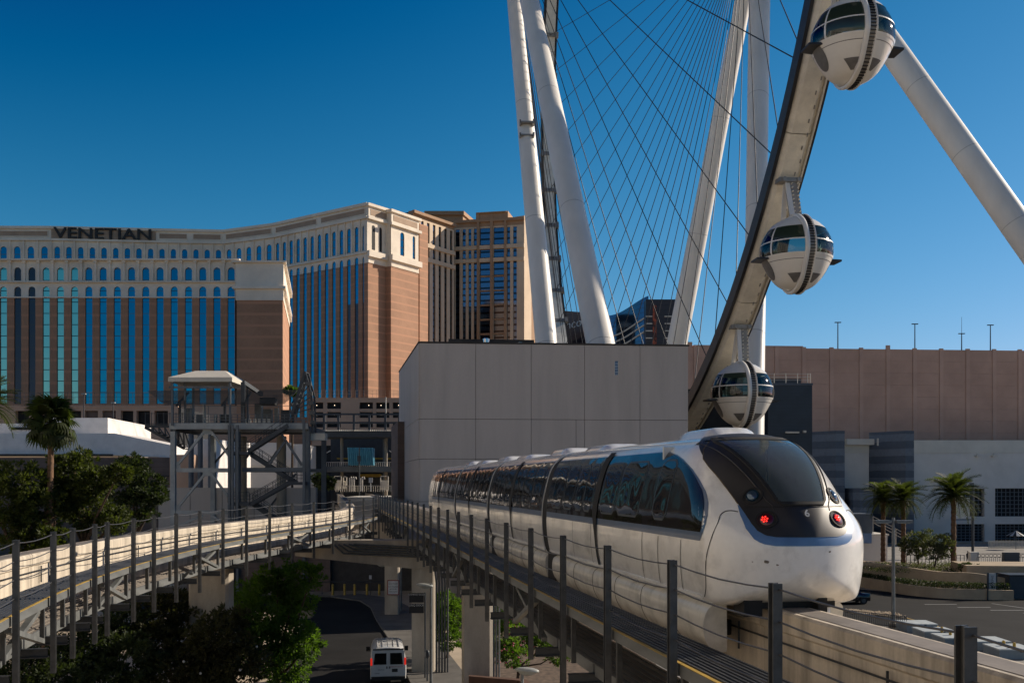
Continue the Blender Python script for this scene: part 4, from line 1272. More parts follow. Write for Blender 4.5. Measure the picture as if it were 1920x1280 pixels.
obj('script_sign', enc, tc_, axes(q, V((0.93, 0.22, 0.30)).normalized(), V((-0.2, 0, 0.95)).normalized(), V((0.2, -1, 0)).normalized()))

# ---- grey panel building at the foot of the wheel
gA = P(787, 643, 101); gB = P(1290, 649, 103.4)
gz = gA.z
gA = V((gA.x, gA.y, 0)); gB = V((gB.x, gB.y, 0))
ef = (gB - gA).normalized(); Wf = (gB - gA).length
gC = V((gA.x - 0.1875 * 27, gA.y + 27, 0))
grey = thing('panel_building', 'plain grey panelled building standing behind the train at the foot of the wheel', 'building', (4, 112, 0))
gD = gB + V((-0.1875 * 30, 30, 0)) + V((0, 0, 0))
gE = gC + (gD - gC) * 0.0 + V((0, 0, 0))
m = MB(); m.prism([(gA.x + .05, gA.y + .05), (gB.x - .05, gB.y + .05), (gD.x - 0.05, gD.y), (gC.x + .05, gC.y)], -0.3, gz - 0.12); part(grey, 'core', m, 'joint')
def gx(x): return (x - 787) / (1290 - 787) * Wf
def gzz(y): return EYE + (HZ - y) * 101 / FPX
colsx = [787, 890, 993, 1093, 1198, 1290]
rowsz = [(gzz(785), gz, colsx), (gzz(860), gzz(785), [787, 890, 993, 1077, 1093, 1198, 1290]), (gzz(940), gzz(860), colsx), (-0.2, gzz(940), colsx)]
for (za, zb, cs) in rowsz:
    for c0, c1 in zip(cs, cs[1:]):
        g_ = 0.022
        hole = (za > 16 and c0 == 1093)
        m = MB()
        if not hole: slab(m, gA, ef, gx(c0) + g_, gx(c1) - g_, za + g_, zb - g_, -0.049, 0.10)
        else:
            wa, wb, wz0, wz1 = gx(1149), gx(1158), gzz(700), gzz(673)
            for q in ((gx(c0) + g_, wa, za + g_, zb - g_), (wb, gx(c1) - g_, za + g_, zb - g_), (wa, wb, za + g_, wz0), (wa, wb, wz1, zb - g_)):
                slab(m, gA, ef, q[0], q[1], q[2], q[3], -0.049, 0.10)
        part(grey, 'panel', m, 'panel_grey')
m = MB(); slab(m, gA, ef, gx(1150), gx(1157), gzz(700), gzz(673), -0.04, 0.02)
w_ = part(grey, 'window', m, 'blue_glass')
m = MB()
for k in range(9): slab(m, gA, ef, gx(1150), gx(1157), gzz(700) + k * 0.16, gzz(700) + k * 0.16 + 0.05, 0.021, 0.05)
slab(m, gA, ef, gx(1149) + 0.01, gx(1150.3), gzz(700), gzz(673), 0.021, 0.09); slab(m, gA, ef, gx(1156.7), gx(1158) - 0.01, gzz(700), gzz(673), 0.021, 0.09)
part(w_, 'frame', m, 'lower_pale', kind='stuff')
es = (gA - gC).normalized(); Ws = (gA - gC).length
for (za, zb, _) in rowsz:
    for a_, b_ in ((0, Ws * 0.62), (Ws * 0.62, Ws)):
        m = MB(); slab(m, gC, es, a_ + 0.02, b_ - 0.02, za + 0.022, zb - 0.022, -0.049, 0.10); part(grey, 'panel', m, 'panel_grey')
m = MB(); slab(m, gA, ef, -0.16, Wf + 0.1, gz + 0.0, gz + 0.16, -0.5, 0.16); slab(m, gC, es, 0, Ws - 0.02, gz, gz + 0.155, -0.5, 0.155); part(grey, 'coping', m, 'joint')
m = MB(); q = gC + es * 2; slab(m, gC, es, -3, 9, 0, EYE + (HZ - 786) * 115 / FPX, 0.12, 0.9); part(grey, 'brown_screen', m, 'brown_wall')
m = MB(); slab(m, gA, ef, 3, 12, gz + 0.1, gz + 0.9, -9, -3); part(grey, 'roof_unit', m, 'joint')
for xx in (912, 976):
    m = MB(); q = gA + ef * gx(xx); n_ = V((ef.y, -ef.x, 0)); q = q - n_ * 2.5
    m.lathe([(0.28, gz), (0.28, gz + 0.35), (0.38, gz + 0.36), (0.38, gz + (0.85 if xx == 912 else 0.5)), (0.2, gz + (0.95 if xx == 912 else 0.55)), (0.001, gz + (0.95 if xx == 912 else 0.55))], 12, 0, Matrix.Translation((q.x, q.y, 0))); part(grey, 'roof_vent', m, 'chrome', 40)
# block added mostly hidden behind the train to shade the service road
m = MB(); m.prism([(-1.0, 80), (9, 82.5), (9, 100), (-4.0, 100)], -0.3, 7.6); part(grey, 'shade_block', m, 'brown_wall')

# ---- long brown building on the right with panel bays
BD0, BD1 = 204.0, 212.0
bA = P(1250, 640, BD0); bB = P(2160, 655, BD1)
bz = EYE + (HZ - 650) * BD0 / FPX
bA.z = 0; bB.z = 0
eb = (bB - bA).normalized(); Wb = (bB - bA).length
brown = thing('convention_hall', 'long windowless brown building with ribbed panels behind the right side of the wheel', 'building', (60, 215, 0))
m = MB(); slab(m, bA, eb, -4, Wb, -0.3, bz - 0.4, -30, -0.25); part(brown, 'core', m, 'joint')
pil = [1250, 1299, 1349, 1398, 1447, 1497, 1548, 1603, 1653, 1703, 1753, 1803, 1853, 1902, 1952, 2002, 2052, 2102]
def bx(x): return (x - 1250) / (2160 - 1250) * Wb
for i, p_ in enumerate(pil):
    m = MB(); zt2 = bz + (0.8 if i == 8 else 0.25)
    slab(m, bA, eb, bx(p_) - 0.02, bx(p_ + 7), -0.2, zt2, -0.24, 0.14); part(brown, 'pilaster', m, 'brown_pilaster')
    nx = pil[i + 1] if i + 1 < len(pil) else 2160
    for r in range(16):
        za = bz - 2.48 * (r + 1); zb = bz - 2.48 * r
        if za < 16: break
        m = MB(); slab(m, bA, eb, bx(p_ + 7) + 0.05, bx(nx) - 0.07, za + 0.012, zb - 0.012, -0.24, 0.0); part(brown, 'panel', m, 'brown_panel')
m = MB(); slab(m, bA, eb, -4, Wb, -0.2, bz - 2.48 * 8, -0.24, -0.05); part(brown, 'lower_wall', m, 'brown_panel')
m = MB(); slab(m, bA, eb, bx(1300), bx(1500), bz - 0.2, bz + 0.5, -3, -0.3); slab(m, bA, eb, bx(1286), bx(1297), bz - 0.2, bz + 1.1, -3, -0.3); part(brown, 'roof_edge', m, 'brown_panel')
for xx, yy in ((1569, 605), (1714, 608), (1803, 626), (1858, 610)):
    q = bA + eb * bx(xx) + V((0, 2, 0)); zt2 = EYE + (HZ - yy) * q.y / FPX
    t_ = thing('roof_light_pole', {1569: 'thin roof pole nearest the wheel on the brown building', 1714: 'thin roof pole second from the wheel on the brown building', 1803: 'short roof pole carrying a whip antenna on the brown building', 1858: 'thin roof pole farthest right on the brown building'}[xx], 'pole', (q.x, q.y, bz - 1), 'poles on the brown roof')
    m = MB(); m.tube((q.x, q.y, bz - 1), (q.x, q.y, zt2), 0.13, 0.10, 8); part(t_, 'pole', m, 'tower_dark')
    m = MB(); m.box((q.x - 0.65, q.y - 0.2, zt2), (q.x + 0.65, q.y + 0.2, zt2 + 0.16)); part(t_, 'fixture', m, 'tower_dark')
    if xx == 1803:
        m = MB(); m.tube((q.x, q.y, zt2), (q.x, q.y, zt2 + 3.6), 0.05, 0.03, 6); part(t_, 'antenna', m, 'tower_dark')

# ---- grey plaster building in front of it with striped piers and gridded openings
LD = 190.0
def lx(x): return (x - 960) * LD / FPX
def lz(y): return EYE + (HZ - y) * LD / FPX
low = thing('parking_hall', 'grey plaster hall with striped blue grey piers and gridded openings, behind the palms', 'building', (lx(1750), LD + 8, 0))
oL = V((lx(1500), LD, 0)); eX = V((1, 0, 0))
WL = lx(2150) - lx(1500)
bays = [(lx(1790) - oL.x, lx(1846) - oL.x), (lx(1866) - oL.x, lx(1930) - oL.x), (lx(1952) - oL.x, lx(2016) - oL.x), (lx(2040) - oL.x, lx(2100) - oL.x)]
part(low, 'wall', hwall(oL, eX, WL, -0.2, lz(976), bays, 0.02, lz(982), False, 1.2), 'lower_grey')
part(low, 'wall', hwall(oL, eX, WL, lz(976), lz(849), bays, lz(968), lz(915), False, 1.2), 'lower_grey')
m = MB(); slab(m, oL, eX, 0, WL, lz(849), lz(825), -8, 0.12); part(low, 'pale_band', m, 'lower_pale')
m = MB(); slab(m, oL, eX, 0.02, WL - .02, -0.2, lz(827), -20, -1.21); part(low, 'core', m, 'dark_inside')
for (a, b) in bays:
    for (za, zb, nr) in ((lz(968), lz(915), 7), (0.02, lz(982), 6)):
        m = MB(); ncol = max(3, int((b - a) / 0.75))
        for k in range(1, ncol): slab(m, oL, eX, a + (b - a) * k / ncol - 0.05, a + (b - a) * k / ncol + 0.05, za, zb, -0.9, -0.75)
        for k in range(nr + 1): slab(m, oL, eX, a, b, za + (zb - za) * k / nr - 0.06, za + (zb - za) * k / nr + 0.06, -0.74, -0.6)
        part(low, 'grille', m, 'stripe_b', kind='stuff')
def striped(xa, xm, xb, ytop, D, zbase=0.0):
    X0, X1, X2 = [(x - 960) * D / FPX for x in (xa, xm, xb)]
    zt2 = EYE + (HZ - ytop) * D / FPX; z = zbase; k = 0
    while z < zt2 - 0.1:
        z2 = min(z + 1.35, zt2)
        m = MB(); m.prism([(X0, D + (X1 - X0) * 1.6), (X1, D), (X2, D), (X2, D + 7), (X0, D + 7)], z + 0.01, z2 - 0.012)
        part(low, 'pier_course', m, 'stripe_a' if k % 2 else 'stripe_b'); z = z2; k += 1
striped(1528, 1567, 1584, 807, 183)
striped(1655, 1698, 1714, 807, 183)
striped(1604, 1612, 1637, 915, 180)
m = MB(); slab(m, V((lx(1584), LD - 1.2, 0)), eX, 0, lx(1697) - lx(1584), lz(834), lz(823), -1, 0.0); m.cbox((lx(1644), LD - 1.6, lz(829)), (1.2, 0.9, 1.4)); part(low, 'roof_beam', m, 'lower_pale')
for xx in (1832, 1862):
    m = MB(); m.box((lx(xx) - 0.45, LD - 0.9, lz(856)), (lx(xx) + 0.45, LD - 0.02, lz(853))); m.bar((lx(xx), LD - 0.5, lz(853)), (lx(xx), LD - 0.05, lz(849)), 0.12, 0.12); part(low, 'wall_lamp', m, 'lower_pale')
m = MB()
for k in range(4):
    xx = 1552 + k * 7.5; m.tube((lx(xx), LD - 2, lz(872)), (lx(xx), LD - 2, lz(838)), 0.06, n=6)
for yy in (838, 845): m.tube((lx(1552), LD - 2, lz(yy)), (lx(1574.5), LD - 2, lz(yy)), 0.05, n=6)
part(low, 'railing', m, 'lower_pale', kind='stuff')
# unseen wing added past the right edge to keep sun off the street
m = MB(); m.box((124, 70, -0.3), (150, 188, 13)); part(low, 'shade_wing', m, 'lower_grey')

# ---- boarding hall of the wheel, navy cladding
hall = thing('boarding_hall', 'dark navy boarding hall with roof railings behind the lowest pod', 'building', (45, 145, 0))
HD = 136.0
def hx(x): return (x - 960) * HD / FPX
def hzz(y): return EYE + (HZ - y) * HD / FPX
m = MB(); m.box((hx(1440), HD, -0.3), (hx(1523), HD + 18, hzz(722))); part(hall, 'wall', m, 'navy')
m = MB(); m.box((hx(1440) - 0.05, HD - 0.12, hzz(722)), (hx(1524), HD + 18.1, hzz(718))); part(hall, 'coping', m, 'stripe_a')
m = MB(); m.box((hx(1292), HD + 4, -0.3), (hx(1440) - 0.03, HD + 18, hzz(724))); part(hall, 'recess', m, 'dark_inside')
m = MB(); m.box((hx(1452), HD + 2, hzz(718) + .01), (hx(1510), HD + 8, hzz(707))); part(hall, 'roof_unit', m, 'navy')
m = MB()
for xx in (1453, 1475, 1497, 1516, 1521): m.tube((hx(xx), HD + 0.4, hzz(718)), (hx(xx), HD + 0.4, hzz(699)), 0.05, n=6)
for yy in (700, 706, 712): m.tube((hx(1441), HD + 0.4, hzz(yy)), (hx(1522), HD + 0.4, hzz(yy)), 0.025, n=5)
part(hall, 'roof_railing', m, 'lower_pale', kind='stuff')
m = MB(); m.box((hx(1472), HD - 0.5, hzz(812)), (hx(1497), HD - 0.01, hzz(809))); part(hall, 'wall_fin', m, 'lower_pale')
m = MB(); m.box((hx(1505), HD - 0.5, hzz(811)), (hx(1510), HD - 0.01, hzz(807))); part(hall, 'wall_lamp', m, 'lower_pale')
# ------------------------------------------------------------------ observation wheel
WA, WB = 38.4, -0.1214
def wheel_xy(q): return WA + WB * q
WQ, WZ, WR = 160.0, 97.0, 84.0
WAX = V((1, -WB, 0)).normalized()               # axle direction
WIN = V((WB, 1, 0)).normalized()                # in-plane horizontal, away from the camera
WC = V((wheel_xy(WQ), WQ, WZ))
INPL = math.sqrt(1 + WB * WB)
def wp(ang, r, lat=0.0):                         # angle measured from "towards camera", positive downwards
    q = WQ - r * math.cos(ang); z = WZ - r * math.sin(ang)
    return V((wheel_xy(q), q, z)) + WAX * lat
wheel = thing('observation_wheel', 'giant white observation wheel with cables and leaning support legs', 'ferris wheel', (WC.x, WC.y, 0))
NS = 140
prof = []
for (r, l, mi) in ((-0.95, -1.15, 0), (-0.95, 1.15, 0), (0.55, 1.30, 0), (0.95, 0.8, 0), (0.95, -0.8, 0), (0.55, -1.30, 0)):
    prof.append((r, l))
for seg in range(28):
    m = MB(); rows = []
    for k in range(6):
        a = 2 * math.pi * (seg + k / 5 * 0.996) / 28
        rows.append([wp(a, WR + r, l) for r, l in prof] + [wp(a, WR + prof[0][0], prof[0][1])])
    m.grid(rows)
    part(wheel, 'rim_segment', m, 'rim_cream', 25)
for lat in (-1.52, 1.52):
    m = MB(); rows = []
    for k in range(NS + 1):
        a = 2 * math.pi * k / NS
        rows.append([wp(a, WR + r, lat + l) for r, l in ((-0.75, -0.17), (-0.75, 0.17), (0.75, 0.17), (0.75, -0.17), (-0.75, -0.17))])
    m.grid(rows); part(wheel, 'running_rail', m, 'rim_dark', 30)
m = MB()
for k in range(420):
    a = 2 * math.pi * k / 420
    if -0.2 < a < 1.6 or a > 5.9:
        m.cbox((0, 0, 0), (0.09, 0.35, 0.12), 0, axes(wp(a, WR + 0.98, 0.55 + (0.2 if k % 2 else 0)), WAX, (wp(a + .01, WR) - wp(a, WR)).normalized(), (wp(a, WR + 1) - wp(a, WR)).normalized()))
part(wheel, 'rim_fittings', m, 'pod_ring', kind='stuff')
m = MB(); rows = []
for k in range(61):
    a = -0.1 + 1.7 * k / 60
    rows.append([wp(a, WR + 0.60, 1.26), wp(a, WR + 1.0, 1.36), wp(a, WR + 1.0, 1.24), wp(a, WR + 0.60, 1.26)])
m.grid(rows); part(wheel, 'light_strip', m, 'lower_pale')
HUBZ = 103.0
hubL = V((-0.8, 157.5, HUBZ)); hubR = V((38.2, 162.5, HUBZ))
m = MB(); m.tube(hubL - (hubR - hubL) * 0.04, hubR + (hubR - hubL) * 0.04, 1.6, n=24)
for h in (hubL, hubR):
    d = (hubR - hubL).normalized(); m.tube(h - d * 0.6, h + d * 0.6, 3.0, n=28)
part(wheel, 'hub', m, 'white_steel', 40)
cyl = MB(); cyl.tube((0, 0, 0), (0, 0, 1), 1, n=6, cap=False); cylm = cyl.mesh('cable', 'cable', 60)
sck = MB(); sck.tube((0, 0, 0), (0, 0, 1), 1, 0.5, n=7); sckm = sck.mesh('cable_socket', 'rim_dark', 60)
clm = MB(); clm.box((-1.5, -0.45, -0.25), (1.5, 0.45, 0.35)); clm.box((-1.9, -0.7, -0.5), (-1.2, 0.7, 0.6)); clm.box((1.2, -0.7, -0.5), (1.9, 0.7, 0.6)); clmm = clm.mesh('rim_clamp', 'pod_ring')
for k in range(56):
    a = R(34.7) + 2 * math.pi * k / 56
    rimp = wp(a, WR - 0.9)
    for h in (hubL, hubR):
        d = h - rimp; L = d.length; d.normalize()
        ex = d.cross(V((0.3, 0.2, 0.9))).normalized(); ey = d.cross(ex)
        r = 0.062
        obj('cable', cylm, wheel, axes(rimp, ex * r, ey * r, d * L))
        if math.sin(a) > 0.05 and math.cos(a) > -0.2: obj('cable_socket', sckm, wheel, axes(rimp, ex * 0.17, ey * 0.17, d * 1.6))
    tn = (wp(a + .01, WR) - wp(a, WR)).normalized(); rd = (wp(a, WR + 1) - wp(a, WR)).normalized()
    if math.cos(a) < 0.2: obj('rim_clamp', clmm, wheel, axes(wp(a, WR - 0.95), WAX, tn, rd))
def leg(x0, y0, D0, w0, x1, y1, D1, w1, ext=1.25):
    p0 = P(x0, y0, D0); p1 = P(x1, y1, D1)
    r0 = w0 * D0 / FPX / 2; r1 = w1 * D1 / FPX / 2
    d = p1 - p0; f = (p1.z - 0.0) / (p0.z - p1.z)
    foot = p1 + d * min(f, 0.35)
    top = p0 - d * ext * 0.28
    rb = max(0.5, r1 + (r1 - r0) * 0.1)
    m = MB(); n = 10
    pts = []; rad = []
    for k in range(n + 1):
        t = k / n
        pts.append(top + (foot - top) * t)
        bul = math.sin(math.pi * t)
        rad.append((r0 * 0.92 + (rb - r0 * 0.92) * min(1, t * 1.25)))
    m.path(pts, rad, 40)
    lg = part(wheel, 'support_leg', m, 'white_steel', 50)
    for k in (2, 4, 6, 8):
        m = MB(); c_ = pts[k]; d_ = (pts[k + 1] - pts[k]).normalized(); m.tube(c_ - d_ * 0.05, c_ + d_ * 0.05, rad[k] + 0.012, n=32); part(lg, 'weld_ring', m, 'weld', 40)
    return pts, rad
leg(964, 0, 168, 25, 1024, 640, 150, 40)
leg(992, 0, 152, 36, 1125, 640, 118, 53)
leg(1394, 0, 160, 28, 1270, 640, 172, 37)
leg(1424, 0, 150, 45, 1415, 620, 128, 40)
leg(1685, 110, 148, 50, 1915, 435, 138, 55, 2.2)
# brackets welded on the left leg
for yy in (238, 262):
    m = MB(); q = P(975, yy, 161); m.box((q.x, q.y - 2.4, q.z - 0.12), (q.x + 2.3, q.y - 1.2, q.z + 0.12)); m.box((q.x - 0.1, q.y - 2.4, q.z - 0.35), (q.x + 0.15, q.y - 1.2, q.z + 0.35)); m.box((q.x + 2.0, q.y - 2.6, q.z - 0.35), (q.x + 2.3, q.y - 1.2, q.z + 0.35)); part(wheel, 'leg_bracket', m, 'pod_ring')

# ------------------------------------------------------------------ passenger pods
PR = 3.42
def ellip(u, v):         # unit sphere with slightly pointed bottom; u longitude, v latitude
    return V((math.cos(v) * math.sin(u), -math.cos(v) * math.cos(u), math.sin(v)))
def sph_patch(u0, u1, v0, v1, r, nu=10, nv=6):
    rows = [[shape(ellip(u0 + (u1 - u0) * j / nu, v0 + (v1 - v0) * i / nv), r) for j in range(nu + 1)] for i in range(nv + 1)]
    m = MB(); m.grid(rows); return m
def shape(d, r):
    z = d.z
    k = 1.0
    if z < -0.1:                       # hull narrows towards the keel
        f = (-0.1 - z) / 0.9
        k = 1 - 0.10 * math.sin(math.pi * f) * (0.6 + 0.4 * f)
        z = z * (1 + 0.06 * f)
    return V((d.x * r * k, d.y * r * k, z * r))
VT, VR, VB = math.asin(0.60), math.asin(0.20), math.asin(-0.20)
ang_of = []
def pod(label, px, py, D, ang):
    c = P(px, py, D)
    t = thing('passenger_pod', label, 'wheel pod', c, 'glass passenger pods on the wheel', math.atan2(WAX.y, WAX.x), world=False)
    # local x = axle direction, local y = in plane
    m = sph_patch(-math.pi, math.pi, math.asin(0.6), math.pi / 2 - 1e-3, PR, 40, 8); part(t, 'roof_cap', m, 'pod_white', 50)
    m = sph_patch(-math.pi, math.pi, -math.pi / 2 + 1e-3, VB, PR, 40, 12); hull = part(t, 'hull', m, 'pod_white', 50)
    m = sph_patch(-math.pi, math.pi, VB - 0.13, VB - 0.115, PR + 0.012, 40, 1); part(hull, 'hull_seam', m, 'pod_grey')
    m = sph_patch(-math.pi, math.pi, VB - 0.01, VB + 0.04, PR + 0.03, 40, 1); part(hull, 'hull_rail', m, 'pod_white')
    ub = [-math.pi + k * math.pi / 6 for k in range(13)]
    ub = [R(a) for a in (-180, -140, -98, -82, -64, -40, 0, 40, 64, 82, 98, 140, 180)]
    for u0, u1 in zip(ub, ub[1:]):
        for v0, v1 in ((VB + 0.02, VR), (VR, VT)):
            part(t, 'window', sph_patch(u0, u1, v0, v1, PR - 0.04, 8, 5), pod_glass, 60)
    m = sph_patch(-math.pi, math.pi, VR - 0.018, VR + 0.018, PR + 0.01, 60, 1); part(t, 'window_rail', m, 'pod_white')
    for a in (-64, 64, 116, -116):
        part(t, 'mullion', sph_patch(R(a) - 0.028, R(a) + 0.028, VB, VT, PR + 0.01, 1, 8), 'pod_white')
    # floor and bench seen through the glass
    m = MB(); m.tube((0, 0, -0.9), (0, 0, -0.75), 3.0, n=24); m.cbox((0, 0, -0.45), (1.2, 2.6, 0.5)); part(t, 'floor', m, 'pod_grey')
    # dark inset panels low on the hull
    for s_ in (-1, 1):
        for s2 in (-1, 1):
            for (ua, ub_, va, vb) in ((10, 42, -58, -40),):
                rows = []
                for i in range(5):
                    v = R(va + (vb - va) * i / 4); f = i / 4
                    uc = R((ua + ub_) / 2); hw_ = R((ub_ - ua) / 2) * (0.25 + 0.75 * f)
                    rows.append([shape(ellip((uc + hw_ * (2 * j / 4 - 1)) * s_ + (math.pi if s2 < 0 else 0), v), PR + 0.012) for j in range(5)])
                mm = MB(); mm.grid(rows); part(hull, 'keel_panel', mm, 'pod_grey')
        # oval side boss under the landing on each side of the pod
        mm = MB(); cdir = ellip(s_ * R(90), R(-27)); rows = []
        e1 = V((0, 1, 0)); e2 = cdir.cross(e1).normalized()
        rows = [[shape((cdir + (e1 * math.cos(k * math.pi / 12) * 0.27 + e2 * math.sin(k * math.pi / 12) * 0.36) * f_).normalized(), PR + 0.02) for k in range(25)] for f_ in (0.01, 0.25, 0.5, 0.75, 1.0)]
        mm.grid(rows); part(hull, 'side_boss', mm, 'pod_grey')
        # landing plate
        mm = MB(); mm.prism([(s_ * 2.9, -1.05), (s_ * 4.15, -0.85), (s_ * 4.15, 0.85), (s_ * 2.9, 1.05)], -0.83, -0.66); part(t, 'landing_plate', mm, 'rim_dark')
    # ring in the plane of the wheel, with rungs between its two hoops
    m = MB(); nseg = 56
    for lat, w, col in ((-0.36, 0.42, 0), (0.42, 0.16, 0)):
        rows = []
        for k in range(nseg + 1):
            a = 2 * math.pi * k / nseg; d = V((0, math.cos(a), math.sin(a)))
            rb = shape(d, PR).length
            rows.append([V((lat + du * w / 2, 0, 0)) + d * (rb + dr) for du, dr in ((-1, -0.02), (-1, 0.16), (-0.5, 0.24), (0.5, 0.24), (1, 0.16), (1, -0.02))])
        m.grid(rows)
    ringo = part(t, 'ring', m, 'pod_white', 40)
    m = MB(); rows = []
    for k in range(nseg + 1):
        a = 2 * math.pi * k / nseg; d = V((0, math.cos(a), math.sin(a))); rb = shape(d, PR).length
        rows.append([V((-0.15, 0, 0)) + d * (rb + 0.05), V((0.34, 0, 0)) + d * (rb + 0.05)])
    m.grid(rows); part(ringo, 'ring_track', m, 'pod_ring', 40)
    m = MB()
    for k in range(80):
        a = 2 * math.pi * k / 80; d = V((0, math.cos(a), math.sin(a))); rb = shape(d, PR).length
        m.cbox((0, 0, 0), (0.5, 0.06, 0.12), 0, axes(V((0.1, 0, 0)) + d * (rb + 0.11), V((1, 0, 0)), d.cross(V((1, 0, 0))), d))
    part(ringo, 'rungs', m, 'rim_dark', kind='stuff')
    # bracket hanging from the outer face of the rim
    q0 = -math.cos(ang) * 91.6; z0_ = -math.sin(ang) * 91.6
    up = 7.5
    qn = -math.sqrt(max(1.0, (WR + 1.35) ** 2 - (z0_ + up) ** 2))
    p1 = V((0.0, qn - q0, up)); inn = p1.normalized(); tg = V((0, -inn.z, inn.y))
    p0 = inn * (PR + 0.1)
    m = MB(); m.bar(p0 + V((0.30, 0, 0)), p1 + V((0.1, 0, -0.3)), 0.62, 1.0, 0, V((1, 0, 0)))
    part(t, 'bracket', m, 'pod_ring')
    m = MB()
    for s2 in (-0.28, 0.28):
        for k in range(9): m.cbox(p0 + (p1 - p0) * ((k + 0.7) / 10) + V((0.30 + s2, -0.34, 0)), (0.09, 0.5, 0.09))
    part(t, 'bracket_bolts', m, 'lower_pale', kind='stuff')
    for s2 in (-1, 1):
        m = MB(); m.bar(p0 + tg * (1.15 * s2) + V((-0.55, 0, 0)) - inn * 0.2, p1 + tg * (0.2 * s2) + V((-0.35, 0, -0.4)), 0.20, 0.42, 0, V((1, 0, 0))); part(t, 'bracket_plate', m, 'pod_white')
    m = MB(); m.box((-1.2, p1.y - 0.5, up - 0.35), (1.0, p1.y + 0.7, up + 0.05)); part(t, 'bracket_head', m, 'pod_ring')
    for s2 in (-1, 1):
        m = MB(); m.tube((s2 * 0.75, p1.y - 0.7, up - 0.15), (s2 * 0.75, p1.y + 0.5, up - 0.15), 0.22, n=10); part(t, 'bracket_pin', m, 'pod_ring', 40)
    for k in range(8):
        pass
    # riders
    for (xx, yy) in ((0.9, -1.6), (1.5, -1.2)):
        m = MB(); m.path([(xx, yy, -0.7), (xx, yy, 0.1), (xx, yy, 0.55), (xx, yy, 0.7)], [0.2, 0.22, 0.2, 0.06], 8); m.sphere((xx, yy, 0.85), 0.13, 8, 6)
        part(t, 'rider_figure', m, 'cloth_dark', 60)
pod_glass = see_through('pod_glass', (0.42, 0.56, 0.55), 1.65)
M['pod_glass'] = pod_glass
pod('highest glass passenger pod, cut by the top edge beside the brace leg', 1598, 78, 83.5, math.atan2(49, 77))
pod('middle glass passenger pod hanging clear against the blue sky', 1493, 475, 94.5, math.atan2(64, 66))
pod('lowest glass passenger pod, just above the nose of the train', 1391, 738, 109.5, math.atan2(76, 51))
# ------------------------------------------------------------------ steel zip line tower on the left
SD_ = 105.0
def sx(x, D=SD_): return (x - 960) * D / FPX
def sz(y, D=SD_): return EYE + (HZ - y) * D / FPX
zt = thing('zip_line_tower', 'grey steel launch tower with stairs, braces and a pale canopy roof', 'tower', (sx(450), SD_ + 4, 0))
xl, xm, xr = sx(325), sx(446), sx(577)
yf, yb_ = SD_, SD_ + 9.0
dk = sz(798)
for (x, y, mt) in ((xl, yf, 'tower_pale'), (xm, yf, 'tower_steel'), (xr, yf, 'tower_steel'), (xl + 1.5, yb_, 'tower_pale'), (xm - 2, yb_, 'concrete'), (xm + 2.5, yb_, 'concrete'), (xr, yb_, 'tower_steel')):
    m = MB()
    if mt == 'concrete': m.tube((x, y, -0.2), (x, y, dk - 0.7), 0.55, n=16)
    else: m.ibeam((x, y, -0.2), (x, y, dk - 0.6), 0.5, 0.5, 0.09, up=V((0, 1, 0)))
    part(zt, 'column', m, mt)
def tbar(x0, y0, x1, y1, D, w, h, name, mt='tower_steel', off=0.0):
    m = MB(); m.bar((sx(x0), D + off, sz(y0)), (sx(x1), D + off, sz(y1)), w, h); return part(zt, name, m, mt)
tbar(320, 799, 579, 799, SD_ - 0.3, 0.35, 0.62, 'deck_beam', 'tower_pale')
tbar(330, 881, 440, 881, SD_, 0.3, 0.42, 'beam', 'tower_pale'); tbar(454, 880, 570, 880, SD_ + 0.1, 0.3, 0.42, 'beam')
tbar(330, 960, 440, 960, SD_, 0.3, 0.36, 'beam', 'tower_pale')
for y_ in (803, 880):
    m = MB(); m.bar((xl + 1.5, yb_, sz(y_)), (xr, yb_, sz(y_)), 0.3, 0.4); part(zt, 'beam', m, 'tower_steel')
for x_ in (xl, xr):
    m = MB(); m.bar((x_, yf + .3, sz(804)), (x_, yb_ - .3, sz(804)), 0.3, 0.5); part(zt, 'beam', m, 'tower_steel')
m = MB(); m.box((xl - 0.1, yf - 0.1, dk - 0.28), (xr + 0.1, yb_ + 0.3, dk - 0.02)); part(zt, 'deck', m, 'tower_steel')
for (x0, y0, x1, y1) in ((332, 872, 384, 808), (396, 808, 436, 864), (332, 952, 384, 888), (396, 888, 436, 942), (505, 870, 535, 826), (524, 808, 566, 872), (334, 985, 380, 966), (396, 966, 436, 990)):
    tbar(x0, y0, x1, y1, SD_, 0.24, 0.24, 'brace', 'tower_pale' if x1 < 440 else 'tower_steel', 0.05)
for (x0, y0, x1, y1) in ((350, 870, 400, 812), (400, 880, 450, 812), (455, 880, 500, 812), (470, 950, 520, 886)):
    m = MB(); m.bar((sx(x0), yb_, sz(y0)), (sx(x1), yb_, sz(y1)), 0.2, 0.2); part(zt, 'brace', m, 'tower_dark')
for x_, y_ in ((388, 806), (388, 884), (330, 872), (330, 953), (566, 872)):
    m = MB(); m.box((sx(x_) - 0.45, SD_ - 0.03, sz(y_) - 0.45), (sx(x_) + 0.45, SD_ + 0.03, sz(y_) + 0.4)); part(zt, 'gusset_plate', m, 'tower_pale')
